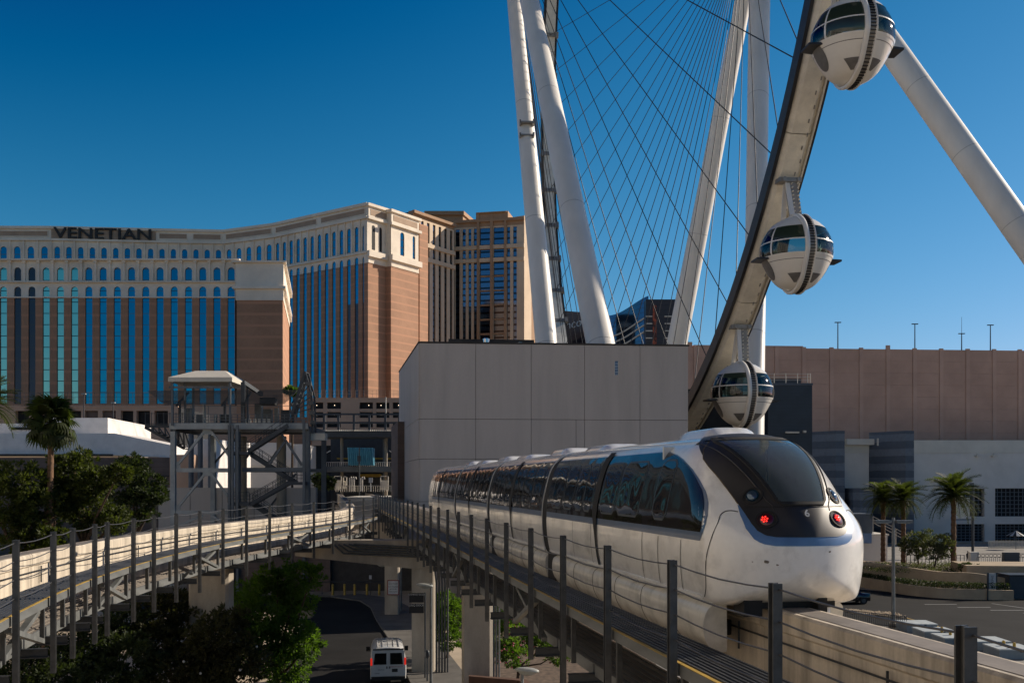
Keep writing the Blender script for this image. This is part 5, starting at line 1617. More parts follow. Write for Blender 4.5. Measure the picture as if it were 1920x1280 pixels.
# stairs in flights
def flight(x0, y0, x1, y1, off):
    p0 = V((sx(x0), SD_ - 1.2 + off, sz(y0))); p1 = V((sx(x1), SD_ - 1.2 + off, sz(y1)))
    m = MB()
    for d in (0, 1.1): m.bar(p0 + V((0, d, 0)), p1 + V((0, d, 0)), 0.09, 0.42)
    f = part(zt, 'stair_flight', m, 'tower_dark')
    n = 11
    m = MB()
    for k in range(1, n):
        q = p0 + (p1 - p0) * (k / n); m.box((q.x - 0.14, q.y + 0.06, q.z - 0.02), (q.x + 0.14, q.y + 1.04, q.z + 0.03))
    part(f, 'treads', m, 'tower_dark', kind='stuff')
    m = MB()
    for d in (0, 1.1):
        for hgt in (0.55, 1.05): m.bar(p0 + V((0, d, hgt)), p1 + V((0, d, hgt)), 0.05, 0.05)
        for k in range(6):
            q = p0 + (p1 - p0) * (k / 5) + V((0, d, 0)); m.bar(q, q + V((0, 0, 1.05)), 0.05, 0.05)
    part(f, 'handrail', m, 'tower_dark', kind='stuff')
flight(470, 846, 545, 798, 0); flight(470, 852, 553, 905, 1.25); flight(545, 905, 474, 945, 0); flight(474, 945, 553, 1000, 1.25)
def landing(x0, x1, y):
    m = MB(); m.box((sx(x0), SD_ - 1.4, sz(y) - 0.32), (sx(x1), SD_ + 1.2, sz(y))); l_ = part(zt, 'landing', m, 'tower_dark')
    m = MB()
    for hgt in (0.35, 0.7, 1.05): m.bar((sx(x0), SD_ - 1.4, sz(y) + hgt), (sx(x1), SD_ - 1.4, sz(y) + hgt), 0.05, 0.05)
    for k in range(5):
        xx = sx(x0) + (sx(x1) - sx(x0)) * k / 4; m.bar((xx, SD_ - 1.4, sz(y)), (xx, SD_ - 1.4, sz(y) + 1.05), 0.05, 0.05)
    part(l_, 'handrail', m, 'tower_dark', kind='stuff')
landing(434, 472, 847); landing(545, 578, 903); landing(434, 474, 941)
for x_ in (437, 443, 452):
    m = MB(); m.ibeam((sx(x_), SD_ - 1.4, -0.2), (sx(x_), SD_ - 1.4, dk), 0.26, 0.26, 0.05, up=V((0, 1, 0))); part(zt, 'stair_post', m, 'tower_steel')
m = MB(); m.ibeam((sx(575), SD_ - 1.4, -0.2), (sx(575), SD_ - 1.4, dk + 0.6), 0.26, 0.26, 0.05, up=V((0, 1, 0))); part(zt, 'stair_post', m, 'tower_steel')
# deck railing with glass-like mesh, equipment, people shelter
m = MB()
for hgt in (0.3, 0.6, 0.9, 1.2, 2.1): m.bar((xl, yf, dk + hgt), (xr, yf, dk + hgt), 0.05, 0.05)
for k in range(24):
    xx = xl + (xr - xl) * k / 23; m.bar((xx, yf, dk), (xx, yf, dk + (2.1 if k % 3 == 0 else 1.2)), 0.06, 0.06)
part(zt, 'deck_railing', m, 'tower_steel', kind='stuff')
for (x0, x1, y0, mt, dd) in ((340, 353, 763, 'galv_pale', 1.2), (372, 375, 755, 'canvas', 1.4), (394, 397, 775, 'canvas', 1.4), (356, 368, 775, 'tower_steel', 2.0), (400, 418, 774, 'tower_dark', 2.2), (466, 480, 754, 'galv_pale', 2.4), (484, 500, 764, 'galv', 2.0), (505, 512, 762, 'galv_pale', 2.2), (520, 536, 766, 'tower_dark', 1.6)):
    m = MB(); m.box((sx(x0), yf + dd, dk), (sx(x1), yf + dd + 0.6, sz(y0))); part(zt, 'launch_cabinet', m, mt)
for k in range(6):
    m = MB(); xx = sx(455 + k * 9); m.box((xx, yf + 0.3, dk), (xx + 0.3, yf + 0.36, dk + 0.75)); part(zt, 'railing_panel', m, 'lower_pale')
# sloping slatted roof behind
S0 = (sx(284, 109), 109, sz(735, 109)); S1 = (sx(562, 109), 109, sz(733, 109))
for k in range(12):
    f = k / 11
    m = MB(); m.bar((S0[0] + 3.0 * f, 108 - 3.5 * f, S0[2] - 1.7 * f), (S1[0] - 0.6 * f, 108 - 3.5 * f, S1[2] - 1.7 * f), 0.34, 0.06); part(zt, 'roof_slat', m, 'tower_dark')
for x_ in (330, 415, 452, 545):
    m = MB(); m.bar((sx(x_), yf + 1.2, dk), (sx(x_), yf + 1.2, sz(752)), 0.2, 0.2); m.bar((sx(x_), yf + 0.2, sz(760)), (sx(x_), 109, sz(733, 109) - 0.15), 0.14, 0.2); part(zt, 'roof_post', m, 'tower_dark')
m = MB(); m.ibeam((sx(455), yf + 0.2, dk), (sx(455), yf + 0.2, sz(716)), 0.42, 0.42, 0.08, up=V((0, 1, 0))); m.bar((sx(455), yf + 0.2, sz(716)), (sx(475), yf + 3.5, sz(734)), 0.3, 0.4); part(zt, 'gantry', m, 'tower_dark')
m = MB(); m.box((sx(482), yf + 1, sz(757)), (sx(511), yf + 2.2, sz(744))); part(zt, 'winch', m, 'seam')
# canopy
cx0, cx1 = sx(321), sx(440); cy0, cy1 = yf - 1.0, yf + 6.5
ez, ef_, rz_ = sz(717), sz(709), EYE + (HZ - 695.5) * 107.5 / FPX
m = MB()
b4 = [(cx0, cy0), (cx1, cy0), (cx1, cy1), (cx0, cy1)]
r4 = [(sx(354), yf + 2.2), (sx(411), yf + 2.2), (sx(411), yf + 3.4), (sx(354), yf + 3.4)]
vs = [(x, y, ez) for x, y in b4] + [(x, y, ef_) for x, y in b4] + [(x, y, rz_) for x, y in r4]
m.add(vs, [(0, 1, 5, 4), (1, 2, 6, 5), (2, 3, 7, 6), (3, 0, 4, 7), (4, 5, 9, 8), (5, 6, 10, 9), (6, 7, 11, 10), (7, 4, 8, 11), (8, 9, 10, 11), (0, 3, 2, 1)])
part(zt, 'canopy', m, 'canvas')
for x_, y_ in ((cx0 + 0.35, cy0 + 0.3), (cx1 - 0.3, cy0 + 0.3), (cx0 + 0.35, cy1 - 0.3), (cx1 - 0.3, cy1 - 0.3), (cx0 + 1.3, cy0 + 1.5)):
    m = MB(); m.bar((x_, y_, dk), (x_, y_, ez), 0.2, 0.2); part(zt, 'canopy_post', m, 'tower_steel')
m = MB(); m.bar((cx0, cy0 + 0.3, sz(727)), (cx1, cy0 + 0.3, sz(727)), 0.1, 0.2); part(zt, 'canopy_rail', m, 'tower_steel')
# steep launch ramp at the right end
for off in (0, 1.6):
    m = MB(); m.bar((sx(548), yf + off, sz(775)), (sx(572), yf + off, sz(697)), 0.35, 0.3); m.bar((sx(572), yf + off, sz(697)), (sx(584), yf + off, sz(742)), 0.18, 0.18); m.bar((sx(584), yf + off, sz(742)), (sx(586), yf + off, sz(812)), 0.18, 0.18); part(zt, 'ramp_truss', m, 'tower_dark')
m = MB()
for k in range(9):
    f = k / 8; m.bar((sx(548 + 24 * f), yf, sz(775 - 78 * f)), (sx(548 + 24 * f), yf + 1.6, sz(775 - 78 * f)), 0.15, 0.1)
for k in range(7):
    f = k / 6; m.bar((sx(574 + 11 * f), yf, sz(705 + 60 * f)), (sx(560 - 8 * f), yf, sz(735 + 40 * f)), 0.1, 0.1)
part(zt, 'ramp_rungs', m, 'tower_dark', kind='stuff')
for k in range(5):
    m = MB(); xx = sx(580 + 2 * k); m.cbox((xx, yf - 0.3, sz(720 + 18 * k)), (0.55, 0.5, 0.4)); part(zt, 'trolley', m, 'galv')
m = MB(); m.cbox((sx(594), yf + 1, sz(818)), (1.6, 1.4, 0.75)); part(zt, 'hoist_box', m, 'canvas')
# cantilever truss on the left
m = MB()
def tl(a, b, w=0.2): m.bar((sx(a[0]), yf + 4, sz(a[1])), (sx(b[0]), yf + 4, sz(b[1])), w, w)
tl((246, 795), (322, 795), 0.3); tl((246, 797), (322, 838), 0.3)
for k in range(6):
    tl((260 + 12 * k, 796), (262 + 12 * k, 804 + 7 * k), 0.14); tl((260 + 12 * k, 796), (274 + 12 * k, 810 + 6 * k), 0.12)
for k in range(8): m.box((sx(270 + 8 * k), yf + 3.2, sz(808 + 4.6 * k)), (sx(277 + 8 * k), yf + 4.8, sz(806 + 4.6 * k)))
part(zt, 'cantilever_truss', m, 'tower_dark')
m = MB(); m.bar((sx(246), yf + 4, sz(790)), (sx(322), yf + 4, sz(790)), 0.08, 0.08); m.bar((sx(246), yf + 4, sz(770)), (sx(322), yf + 4, sz(770)), 0.05, 0.05)
for k in range(7): m.bar((sx(246 + 12 * k), yf + 4, sz(795)), (sx(246 + 12 * k), yf + 4, sz(768)), 0.06, 0.06)
part(zt, 'truss_railing', m, 'tower_dark', kind='stuff')

# ------------------------------------------------------------------ buildings on the left, low
wh = thing('white_warehouse', 'long low white rendered building with a brown lower wall, behind the fan palm', 'building', (-75, 160, 0))
WHD = 150.0
def ax(x, D=WHD): return (x - 960) * D / FPX
def az(y, D=WHD): return EYE + (HZ - y) * D / FPX
m = MB(); pr = [(-260, 812), (214, 812), (330, 852), (330, 856), (214, 853), (-260, 853)]
m.box((ax(-260), WHD, az(853)), (ax(214), WHD + 14, az(812)))
part(wh, 'wall', m, 'white_wall')
m = MB(); x0, x1 = ax(214), ax(330)
m.add([(x0, WHD, az(853)), (x1, WHD, az(858)), (x1, WHD, az(836)), (x0, WHD, az(812)), (x0, WHD + 10, az(853)), (x1, WHD + 10, az(858)), (x1, WHD + 10, az(836)), (x0, WHD + 10, az(812))], [(0, 1, 2, 3), (4, 7, 6, 5), (3, 2, 6, 7), (1, 5, 6, 2)])
part(wh, 'gable_wall', m, 'white_wall')
m = MB(); m.box((ax(-260), WHD - 0.6, -0.2), (ax(395), WHD - 0.02, az(858)), 0); part(wh, 'lower_wall', m, 'brown_wall')
m = MB(); m.box((ax(-260), WHD - 0.9, az(855)), (ax(215), WHD - 0.61, az(851))); m.box((ax(216), WHD - 0.9, az(893)), (ax(330), WHD - 0.61, az(891))); part(wh, 'coping', m, 'joint')
wd = 165
m = MB(); m.prism([(ax(90, wd), wd), (ax(202, wd), wd), (ax(214, wd + 25) + 7, wd + 25), (ax(90, wd), wd + 25)], az(812, wd), az(783, wd)); part(wh, 'upper_storey', m, 'white_wall')
m = MB(); m.box((ax(-260, wd), wd + 1, az(812, wd)), (ax(90, wd) - 0.03, wd + 20, az(793, wd))); part(wh, 'upper_storey', m, 'white_wall')
m = MB(); m.box((ax(16, wd), wd + 0.8, az(805, wd)), (ax(60, wd), wd + 0.98, az(800, wd))); part(wh, 'louvre', m, 'dark_inside')
# white and grey blocks seen through the tower legs
lit = thing('annex_building', 'sunlit white annex seen through the legs of the steel tower', 'building', (-40, 140, 0))
LDD = 138.0
def l2x(x): return (x - 960) * LDD / FPX
def l2z(y): return EYE + (HZ - y) * LDD / FPX
m = MB(); m.add([], [])
def angled(x0, D0, x1, D1, y0, y1, Dref, name, mt):
    A = V(((x0 - 960) * D0 / FPX, D0, 0)); Bq = V(((x1 - 960) * D1 / FPX, D1, 0)); e = (Bq - A).normalized(); m = MB()
    slab(m, A, e, 0, (Bq - A).length, EYE + (HZ - y1) * Dref / FPX, EYE + (HZ - y0) * Dref / FPX, -3, 0); return part(lit, name, m, mt)
angled(392, 132, 470, 146, 826, 940, 138, 'wall', 'white_wall')
angled(355, 130, 390, 134, 852, 940, 130, 'wall', 'park_tan')
m = MB(); m.box((-44, 150, 0), (-31.5, 160, l2z(826))); part(lit, 'wall', m, 'lower_grey')
m = MB(); m.box((-44, 149.7, l2z(870)), (-33, 149.97, l2z(826) + 0.2)); part(lit, 'wall_panel', m, 'lower_grey')
for xx in (402, 418, 436):
    m = MB(); m.tube((l2x(xx), 128, 0), (l2x(xx), 128, l2z(815)), 0.35, n=12); part(lit, 'column', m, 'tower_steel')
ret = MB()
RW = 114.0
ret.box(((296 - 960) * RW / FPX, RW, -0.2), ((592 - 960) * RW / FPX, RW + 1.0, EYE + (HZ - 914) * RW / FPX))
rw = thing('retaining_wall', 'long grey pink retaining wall behind the tower legs', 'wall', (-28, RW, 0))
part(rw, 'wall', ret, 'panel_grey')
m = MB()
for k in range(6):
    xx = ((296 + 60 * k) - 960) * RW / FPX; m.box((xx, RW - 0.02, 0), (xx + 0.05, RW - 0.005, EYE + (HZ - 914) * RW / FPX - 0.05))
part(rw, 'joint', m, 'joint', kind='stuff')
# parking structure
pk = thing('parking_structure', 'tan parking structure with dark open decks and tiny lights, in front of the brick hotel', 'building', (-70, 236, 0))
KD = 230.0
def kx(x): return (x - 960) * KD / FPX
def kz(y): return EYE + (HZ - y) * KD / FPX
o = V((kx(585), KD, 0)); e = V((1, 0, 0)); W = kx(790) - kx(585)
bays = [(kx(a) - kx(585), kx(b) - kx(585)) for a, b in ((587, 606), (613, 639), (674, 699), (705, 730), (736, 757), (763, 786))]
for (z0_, z1_, zb_, zt__) in ((kz(835), kz(788.5), kz(801), kz(790)), (kz(788.5), kz(769), kz(783), kz(772)), (kz(769), kz(747), kz(766), kz(754))):
    part(pk, 'wall', hwall(o, e, W, z0_, z1_, bays, zb_, zt__, False, 1.0), 'park_tan')
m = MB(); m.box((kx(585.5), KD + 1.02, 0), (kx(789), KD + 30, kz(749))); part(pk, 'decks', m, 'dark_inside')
m = MB(); m.box((kx(585), KD - 0.1, kz(747)), (kx(790), KD + 0.4, kz(745.5))); part(pk, 'parapet', m, 'park_tan')
m = MB()
for k in range(26):
    xx = kx(586 + k * 8); m.box((xx, KD + 0.1, kz(745.5)), (xx + 0.05, KD + 0.15, kz(731)))
for yy in (732, 738): m.box((kx(585), KD + .1, kz(yy)), (kx(790), KD + .14, kz(yy) + 0.05))
part(pk, 'roof_fence', m, 'park_tan', kind='stuff')
for i, (a, b) in enumerate(bays):
    for zc_ in (kz(759), kz(777)):
        m = MB(); m.sphere((kx(585) + (a + b) / 2 + (i % 3 - 1) * 0.5, KD + 0.9, zc_), 0.09, 6, 4); part(pk, 'deck_lamp', m, 'lamp_on')
o = V((kx(-200), KD - 4, 0)); W = kx(345) - kx(-200)
bays = [(kx(a) - kx(-200), kx(b) - kx(-200)) for a, b in ((-185, -160), (-150, -125), (-115, -90), (-80, -55), (-45, -20), (-10, 12), (45, 70), (95, 120), (141, 166), (173, 197), (205, 230), (239, 262), (268, 293), (301, 326))]
part(pk, 'wall', hwall(o, e, W, 0, kz(764), bays, kz(800), kz(772), False, 1.2), 'park_tan')
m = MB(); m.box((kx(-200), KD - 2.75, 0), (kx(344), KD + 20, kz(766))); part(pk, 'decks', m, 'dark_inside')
for i in (7, 9, 10):
    a, b = bays[i - 0] if i < len(bays) else bays[-1]
    m = MB(); slab(m, o, e, a, b, kz(800), kz(773), -1.0, -0.7); part(pk, 'infill_panel', m, 'brown_wall')
m = MB(); m.box((kx(-200), KD - 4.15, kz(766)), (kx(345), KD - 3.6, kz(763))); part(pk, 'parapet', m, 'park_tan')
m = MB()
for k in range(55):
    xx = kx(-200 + k * 10); m.box((xx, KD - 3.8, kz(763)), (xx + 0.06, KD - 3.75, kz(738)))
for yy in (740, 747, 755): m.box((kx(-200), KD - 3.8, kz(yy)), (kx(345), KD - 3.76, kz(yy) + 0.05))
part(pk, 'roof_fence', m, 'tower_dark', kind='stuff')
for xx, yt in ((185, 744), (238, 760)):
    t_ = thing('roof_lamp_post', 'lamp post on the parking roof, ' + ('the taller one toward the fan palm' if xx == 185 else 'the shorter one toward the steel tower'), 'lamp post', (kx(xx), KD - 8, 0), 'lamp posts by the parking structure')
    m = MB(); m.tube((kx(xx), KD - 8, 0), (kx(xx), KD - 8, kz(yt)), 0.1, n=8); part(t_, 'post', m, 'tower_dark')
    m = MB(); m.cbox((kx(xx), KD - 8, kz(yt)), (0.9, 0.5, 0.25)); part(t_, 'lamp_head', m, 'lampglass')

# ------------------------------------------------------------------ station at the end of the line
st = thing('monorail_station', 'distant monorail station with a dark bridge roof, blue corrugated panel and white gates', 'station', (-38, 175, 0))
QD = 160.0
def qx(x): return (x - 960) * QD / FPX
def qz(y): return EYE + (HZ - y) * QD / FPX
m = MB(); m.box((qx(592), QD, qz(819)), (qx(775), QD + 8, qz(808))); part(st, 'bridge_deck', m, 'station_dark')
m = MB()
for k in range(40): m.box((qx(606 + k * 3.6), QD - 0.25, qz(808)), (qx(608 + k * 3.6), QD + 8, qz(806)))
part(st, 'roof_ribs', m, 'lower_pale', kind='stuff')
for x_ in (607, 634, 663, 692, 722, 748):
    m = MB(); m.bar((qx(x_), QD + 0.3, qz(808)), (qx(x_), QD + 0.3, qz(775)), 0.34, 0.34); part(st, 'bridge_post', m, 'tower_dark')
for y_ in (776, 792):
    m = MB(); m.bar((qx(592), QD + 0.3, qz(y_)), (qx(775), QD + 0.3, qz(y_)), 0.22, 0.3); part(st, 'bridge_rail', m, 'tower_dark')
m = MB(); m.box((qx(590), QD + 14, 0), (qx(775), QD + 22, qz(815))); part(st, 'back_wall', m, 'station_dark')
m = MB(); m.box((qx(604), QD + 13.4, qz(857)), (qx(745), QD + 13.95, qz(854))); m.box((qx(650), QD + 13.4, qz(893)), (qx(694), QD + 13.95, qz(887))); part(st, 'yellow_band', m, 'station_yellow')
for x_ in (633, 718):
    m = MB(); m.tube((qx(x_), QD + 4, 0), (qx(x_), QD + 4, qz(819)), 0.26, n=12); part(st, 'column', m, 'concrete')
m = MB(); m.tube((qx(711), QD + 6, 0), (qx(711), QD + 6, qz(819)), 0.2, n=12); part(st, 'column', m, 'tower_steel')
m = MB(); m.box((qx(600), QD + 1, qz(884)), (qx(775), QD + 12, qz(874))); part(st, 'platform', m, 'tower_steel')
m = MB()
for k in range(48): m.bar((qx(603 + k * 3.5), QD + 1.1, qz(874)), (qx(603 + k * 3.5), QD + 1.1, qz(866)), 0.05, 0.05)
m.bar((qx(600), QD + 1.1, qz(866)), (qx(768), QD + 1.1, qz(866)), 0.06, 0.06)
part(st, 'platform_railing', m, 'lower_grey', kind='stuff')
m = MB(); n = 26; rows = [[], []]
for k in range(n + 1):
    f = k / n
    off = 0.18 if k % 2 else 0.0
    rows[0].append(V((qx(654 + 49 * f), QD - 0.5 - off, qz(872)))); rows[1].append(V((qx(653 + 48 * f), QD - 0.9 - off, qz(839 + 0.5 * f))))
m.grid(rows); m.box((qx(654), QD - 0.3, qz(872)), (qx(702), QD + 0.4, qz(840))); part(st, 'corrugated_panel', m, 'corr_blue')
m = MB(); m.tube((qx(678), QD - 2.5, 0), (qx(678), QD - 2.5, qz(840)), 0.11, n=8); m.cbox((qx(678), QD - 2.7, qz(860)), (0.5, 0.3, 0.9)); part(st, 'signal_mast', m, 'tower_dark')
for s_, x0, x1 in ((1, 601, 617), (-1, 743, 728)):
    m = MB(); m.bar((qx(x0), QD + 1.2, qz(874)), (qx(x0), QD + 1.2, qz(853)), 0.16, 0.16); m.bar((qx(x0), QD + 1.2, qz(853)), (qx(x1), QD + 1.2, qz(844)), 0.16, 0.16); part(st, 'lamp_arm', m, 'lower_pale')
for (x0, x1, y0, y1) in ((634, 648, 892, 918), (719, 734, 892, 918), (651, 658, 893, 916)):
    m = MB()
    for a, b in ((x0, x0 + 1.2), (x1 - 1.2, x1)): m.box((qx(a), QD - 4, qz(y1)), (qx(b), QD - 3.8, qz(y0)))
    m.box((qx(x0), QD - 4, qz(y0 + 1.2)), (qx(x1), QD - 3.8, qz(y0)))
    m.box((qx(x0 + 1.4), QD - 3.7, qz(y1)), (qx(x1 - 1.4), QD - 3.6, qz(y0 + 8)))
    part(st, 'gate_frame', m, 'lower_pale')
m = MB()
for k in range(26): m.bar((qx(640 + k * 4), QD - 5, qz(921)), (qx(640 + k * 4), QD - 5, qz(910)), 0.07, 0.07)
m.bar((qx(640), QD - 5, qz(910)), (qx(742), QD - 5, qz(910)), 0.07, 0.07)
part(st, 'gate_railing', m, 'lower_pale', kind='stuff')
for xx in (667, 671, 675, 687, 690):
    m = MB(); m.path([(qx(xx), QD - 6, qz(920)), (qx(xx), QD - 6, qz(896)), (qx(xx) + 0.25, QD - 6, qz(894)), (qx(xx) + 0.35, QD - 6, qz(898))], 0.09, 6); part(st, 'gate_hoop', m, 'white_steel')
m = MB(); m.cbox((qx(705), QD - 6, qz(900)), (0.6, 0.1, 0.75)); m.tube((qx(705), QD - 6, qz(920)), (qx(705), QD - 6, qz(904)), 0.05, n=6); part(st, 'round_sign', m, 'sign_white')
m = MB(); m.box((qx(690), QD - 22, 0), (qx(800), QD - 7, 9.3)); part(st, 'platform_slab', m, 'lower_pale')
m = MB(); m.tube((qx(722), QD + 1, qz(776)), (qx(722), QD + 1, qz(743)), 0.09, n=8); part(st, 'flag_pole', m, 'canvas')

# ------------------------------------------------------------------ under the guideway: walls, bollards, signs, lamps, van
uw = thing('service_wall', 'dark brown service wall under the guideway behind the yellow bollards', 'wall', (-17, 106, 0))
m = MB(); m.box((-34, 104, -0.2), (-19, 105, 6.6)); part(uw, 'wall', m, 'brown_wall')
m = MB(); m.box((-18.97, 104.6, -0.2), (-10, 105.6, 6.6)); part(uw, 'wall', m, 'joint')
for i, (xb, lab) in enumerate(((624, 'yellow bollard farthest left in the row under the guideway'), (646, 'yellow bollard second from the left in the row'), (665, 'yellow bollard in the middle of the row'), (688, 'yellow bollard in front of the small white sign'), (711, 'yellow bollard nearest the concrete column with the notice'))):
    D = 99.5; X = (xb - 960) * D / FPX
    m = MB(); m.lathe([(0.12, 0), (0.12, 1.02), (0.10, 1.09), (0.001, 1.12)], 14, 0, Matrix.Translation((X, D, 0.1)))
    single('bollard', m, 'paint_yellow', lab, 'bollard', 'yellow bollards under the guideway', 40)
m = MB(); pl = [(-19.3, 101.2, 0), (-19.3, 101.2, 1.25), (-12.6, 101.2, 1.25), (-12.6, 101.2, 0)]
m.path(pl, 0.06, 8)
single('pipe_rail', m, 'dark_steel', 'dark pipe rail running behind the yellow bollards', 'railing', smooth=40)
t_ = thing('small_sign', 'tiny white sign on a thin post behind the bollards', 'sign', (-14.3, 100.6, 0))
m = MB(); m.tube((-14.3, 100.6, 0), (-14.3, 100.6, 1.6), 0.035, n=6); part(t_, 'post', m, 'dark_steel')
m = MB(); m.box((-14.42, 100.5, 1.6), (-14.18, 100.54, 1.98)); part(t_, 'panel', m, 'sign_white')
# notice on the far column
t_ = thing('notice_board', 'white notice with a red border on the far concrete column', 'sign', (-10.25, 84.7, 3))
cN = P(737, 1101, 84.6)
m = MB(); m.box((cN.x - 0.5, 84.68, cN.z - 0.63), (cN.x + 0.5, 84.73, cN.z + 0.63)); part(t_, 'border', m, 'sign_red')
m = MB(); m.box((cN.x - 0.43, 84.655, cN.z - 0.56), (cN.x + 0.43, 84.676, cN.z + 0.56)); pn_ = part(t_, 'panel', m, 'sign_white')
for txt, dz, s_ in (('CAUTION', 0.32, 0.17), ('NO TRUCKS', 0.06, 0.15), ('BEYOND', -0.14, 0.15), ('THIS POINT', -0.36, 0.14)):
    lettering(txt, s_, 'letter_dark', pn_, axes((cN.x, 84.65, cN.z + dz), V((1, 0, 0)), V((0, 0, 1)), V((0, -1, 0))), 0.002)
# dock sign
dp = P(785, 1130, 57.5)
t_ = thing('dock_sign', 'black double sign for the two loading docks on a thin post', 'sign', (dp.x, 57.5, 0))
for txt, y0 in (('FLAMINGO DOCK', 1119), ('LINQ DOCK', 1139)):
    c = P(781, y0, 57.4)
    m = MB(); m.box((c.x - 0.42, 57.38, c.z - 0.30), (c.x + 0.42, 57.44, c.z + 0.24)); b_ = part(t_, 'panel', m, 'black_sign')
    lettering(txt, 0.118 if 'F' in txt[:1] else 0.155, 'letter', b_, axes((c.x, 57.37, c.z + 0.15), V((1, 0, 0)), V((0, 0, 1)), V((0, -1, 0))), 0.003)
m = MB(); c = P(797, 1110, 57.5); m.tube((c.x, 57.5, 0), (c.x, 57.5, c.z), 0.05, n=8); part(t_, 'post', m, 'dark_steel')
m = MB(); c = P(801, 1229, 56.5); m.tube((c.x, 56.5, 0), (c.x, 56.5, c.z), 0.045, n=8); m.sphere((c.x, 56.5, c.z + 0.1), 0.17, 10, 8, 0, (0.8, 0.5, 1.5))
pm_ = single('parking_meter', m, 'dark_steel', 'small round headed meter post on the kerb by the van', 'meter', smooth=40)
def cobra(label, head, D, dirx, base_x):
    c = P(*head, D); bx_ = (base_x - 960) * D / FPX
    t = thing('street_lamp', label, 'street lamp', (bx_, D, 0), 'cobra head street lamps')
    m = MB(); m.tube((bx_, D, 0), (bx_, D, c.z + 0.1), 0.085, 0.06, 12); part(t, 'post', m, 'galv_pale', 40)
    m = MB(); m.path(catmull([(bx_, D, c.z - 0.3), (bx_ + (c.x - bx_) * 0.3, D, c.z + 0.08), (c.x, D, c.z + 0.02)], 5), 0.035, 8); part(t, 'arm', m, 'galv_pale', 40)
    m = MB(); m.sphere((0, 0, 0), 0.5, 16, 10, 0, (0.95, 0.38, 0.24)); o_ = part(t, 'lamp_head', m, 'lampglass', 60, M4=Matrix.Translation((c.x, c.y, c.z)) @ Matrix.Rotation(0.08 * dirx, 4, 'Y'))
    m = MB(); m.sphere((0, 0, 0), 0.36, 14, 8, 0, (0.9, 0.4, 0.34)); ob = m.mesh('lamp_lens', 'lampglass', 60); obj('lamp_lens', ob, o_, Matrix.Translation((0, 0, -0.07)))
cobra('street lamp with a pale oval head beside the double dock sign', (796, 1097), 54.0, 1, 808)
cobra('street lamp head close below the walkway among the pink flowers', (988, 1256), 38.0, 1, 979)
cobra('small dim street lamp head under the concrete arm', (716, 1058), 87.0, 1, 752)

# delivery van, seen from behind
VD_ = 55.6
vc = P(728, 1240, VD_)
van = thing('delivery_van', 'white panel van seen from behind on the service road with tail lights lit', 'van', (vc.x, VD_, 0.0), None, 0.14, world=False)
sect = [(-0.98, 0.42), (-1.0, 0.75), (-1.0, 1.15), (-0.93, 1.75), (-0.84, 2.03), (-0.66, 2.13), (0, 2.17)]
full = sect + [(-x, z) for x, z in reversed(sect[:-1])]
def vrow(y, kx_=1.0, top=1.0, zs=0.0):
    return [V((x * kx_, y, (z if z < 1.2 else 1.2 + (z - 1.2) * top) + zs)) for x, z in full]
m = MB(); rows = [vrow(0.0, 0.965, 0.985), vrow(0.07, 1, 1), vrow(1.8), vrow(3.6), vrow(3.9, 0.99, 0.95), vrow(4.5, 0.96, 0.35), vrow(5.2, 0.92, 0.12), vrow(5.45, 0.85, 0.02)]
for r in rows: r.append(r[0])
m.grid(rows); n = len(rows[0]) - 1
m.add(rows[0][:n], [tuple(range(n))]); m.add(rows[-1][:n], [tuple(range(n))[::-1]])
vb = part(van, 'body', m, 'car_white', 45)
for sg in (-1, 1):
    d = MB(); d.box((sg * 0.46 - 0.44, -0.025, 0.62), (sg * 0.46 + 0.44, -0.002, 2.0)); dr = part(van, 'rear_door', d, 'car_white')
    w = MB(); w.prism([(0, 0), (0, 0)], 0, 0) if False else None
    pts = [(sg * 0.46 - 0.36, 1.22), (sg * 0.46 + 0.36, 1.22), (sg * 0.46 + (0.28 if sg > 0 else 0.36), 1.86), (sg * 0.46 - (0.36 if sg > 0 else 0.28), 1.86)]
    w.add([(x, -0.032, z) for x, z in pts] + [(x, -0.027, z) for x, z in pts], [(0, 1, 2, 3), (4, 7, 6, 5), (0, 4, 5, 1), (1, 5, 6, 2), (2, 6, 7, 3), (3, 7, 4, 0)]); part(dr, 'window', w, 'tglass_pane')
    h = MB(); h.box((sg * 0.08 - 0.03, -0.05, 1.0), (sg * 0.08 + 0.03, -0.027, 1.12)); part(dr, 'handle', h, 'rubber')
    l_ = MB(); l_.box((sg * 0.935 - 0.055, -0.03, 1.18), (sg * 0.935 + 0.055, 0.06, 1.58)); part(van, 'tail_light', l_, 'red_lamp_on')
    mr = MB(); mr.box((sg * 1.13 - 0.11, 3.75, 1.35), (sg * 1.13 + 0.11, 3.85, 1.62)); mr.bar((sg * 0.98, 3.85, 1.4), (sg * 1.05, 3.8, 1.45), 0.05, 0.05); part(van, 'wing_mirror', mr, 'rubber')
    for y_ in (0.95, 4.35):
        wm = MB(); wm.tube((sg * 0.74, y_, 0.36), (sg * 0.98, y_, 0.36), 0.36, n=22); wh_ = part(van, 'wheel', wm, 'rubber', 40)
        wm = MB(); wm.tube((sg * 0.985, y_, 0.36), (sg * 0.995, y_, 0.36), 0.2, n=16); part(wh_, 'rim', wm, 'chrome')
m = MB(); m.box((-0.95, -0.14, 0.36), (0.95, 0.05, 0.56)); part(van, 'bumper', m, 'rubber')
m = MB(); m.box((-0.86, -0.02, 2.02), (0.86, 0.10, 2.09)); m.box((-0.1, -0.045, 2.03), (0.1, -0.021, 2.07)); part(van, 'roof_lip', m, 'rubber')
m = MB(); m.box((0.20, -0.045, 0.80), (0.52, -0.027, 0.98)); part(van, 'licence_plate', m, 'seam')
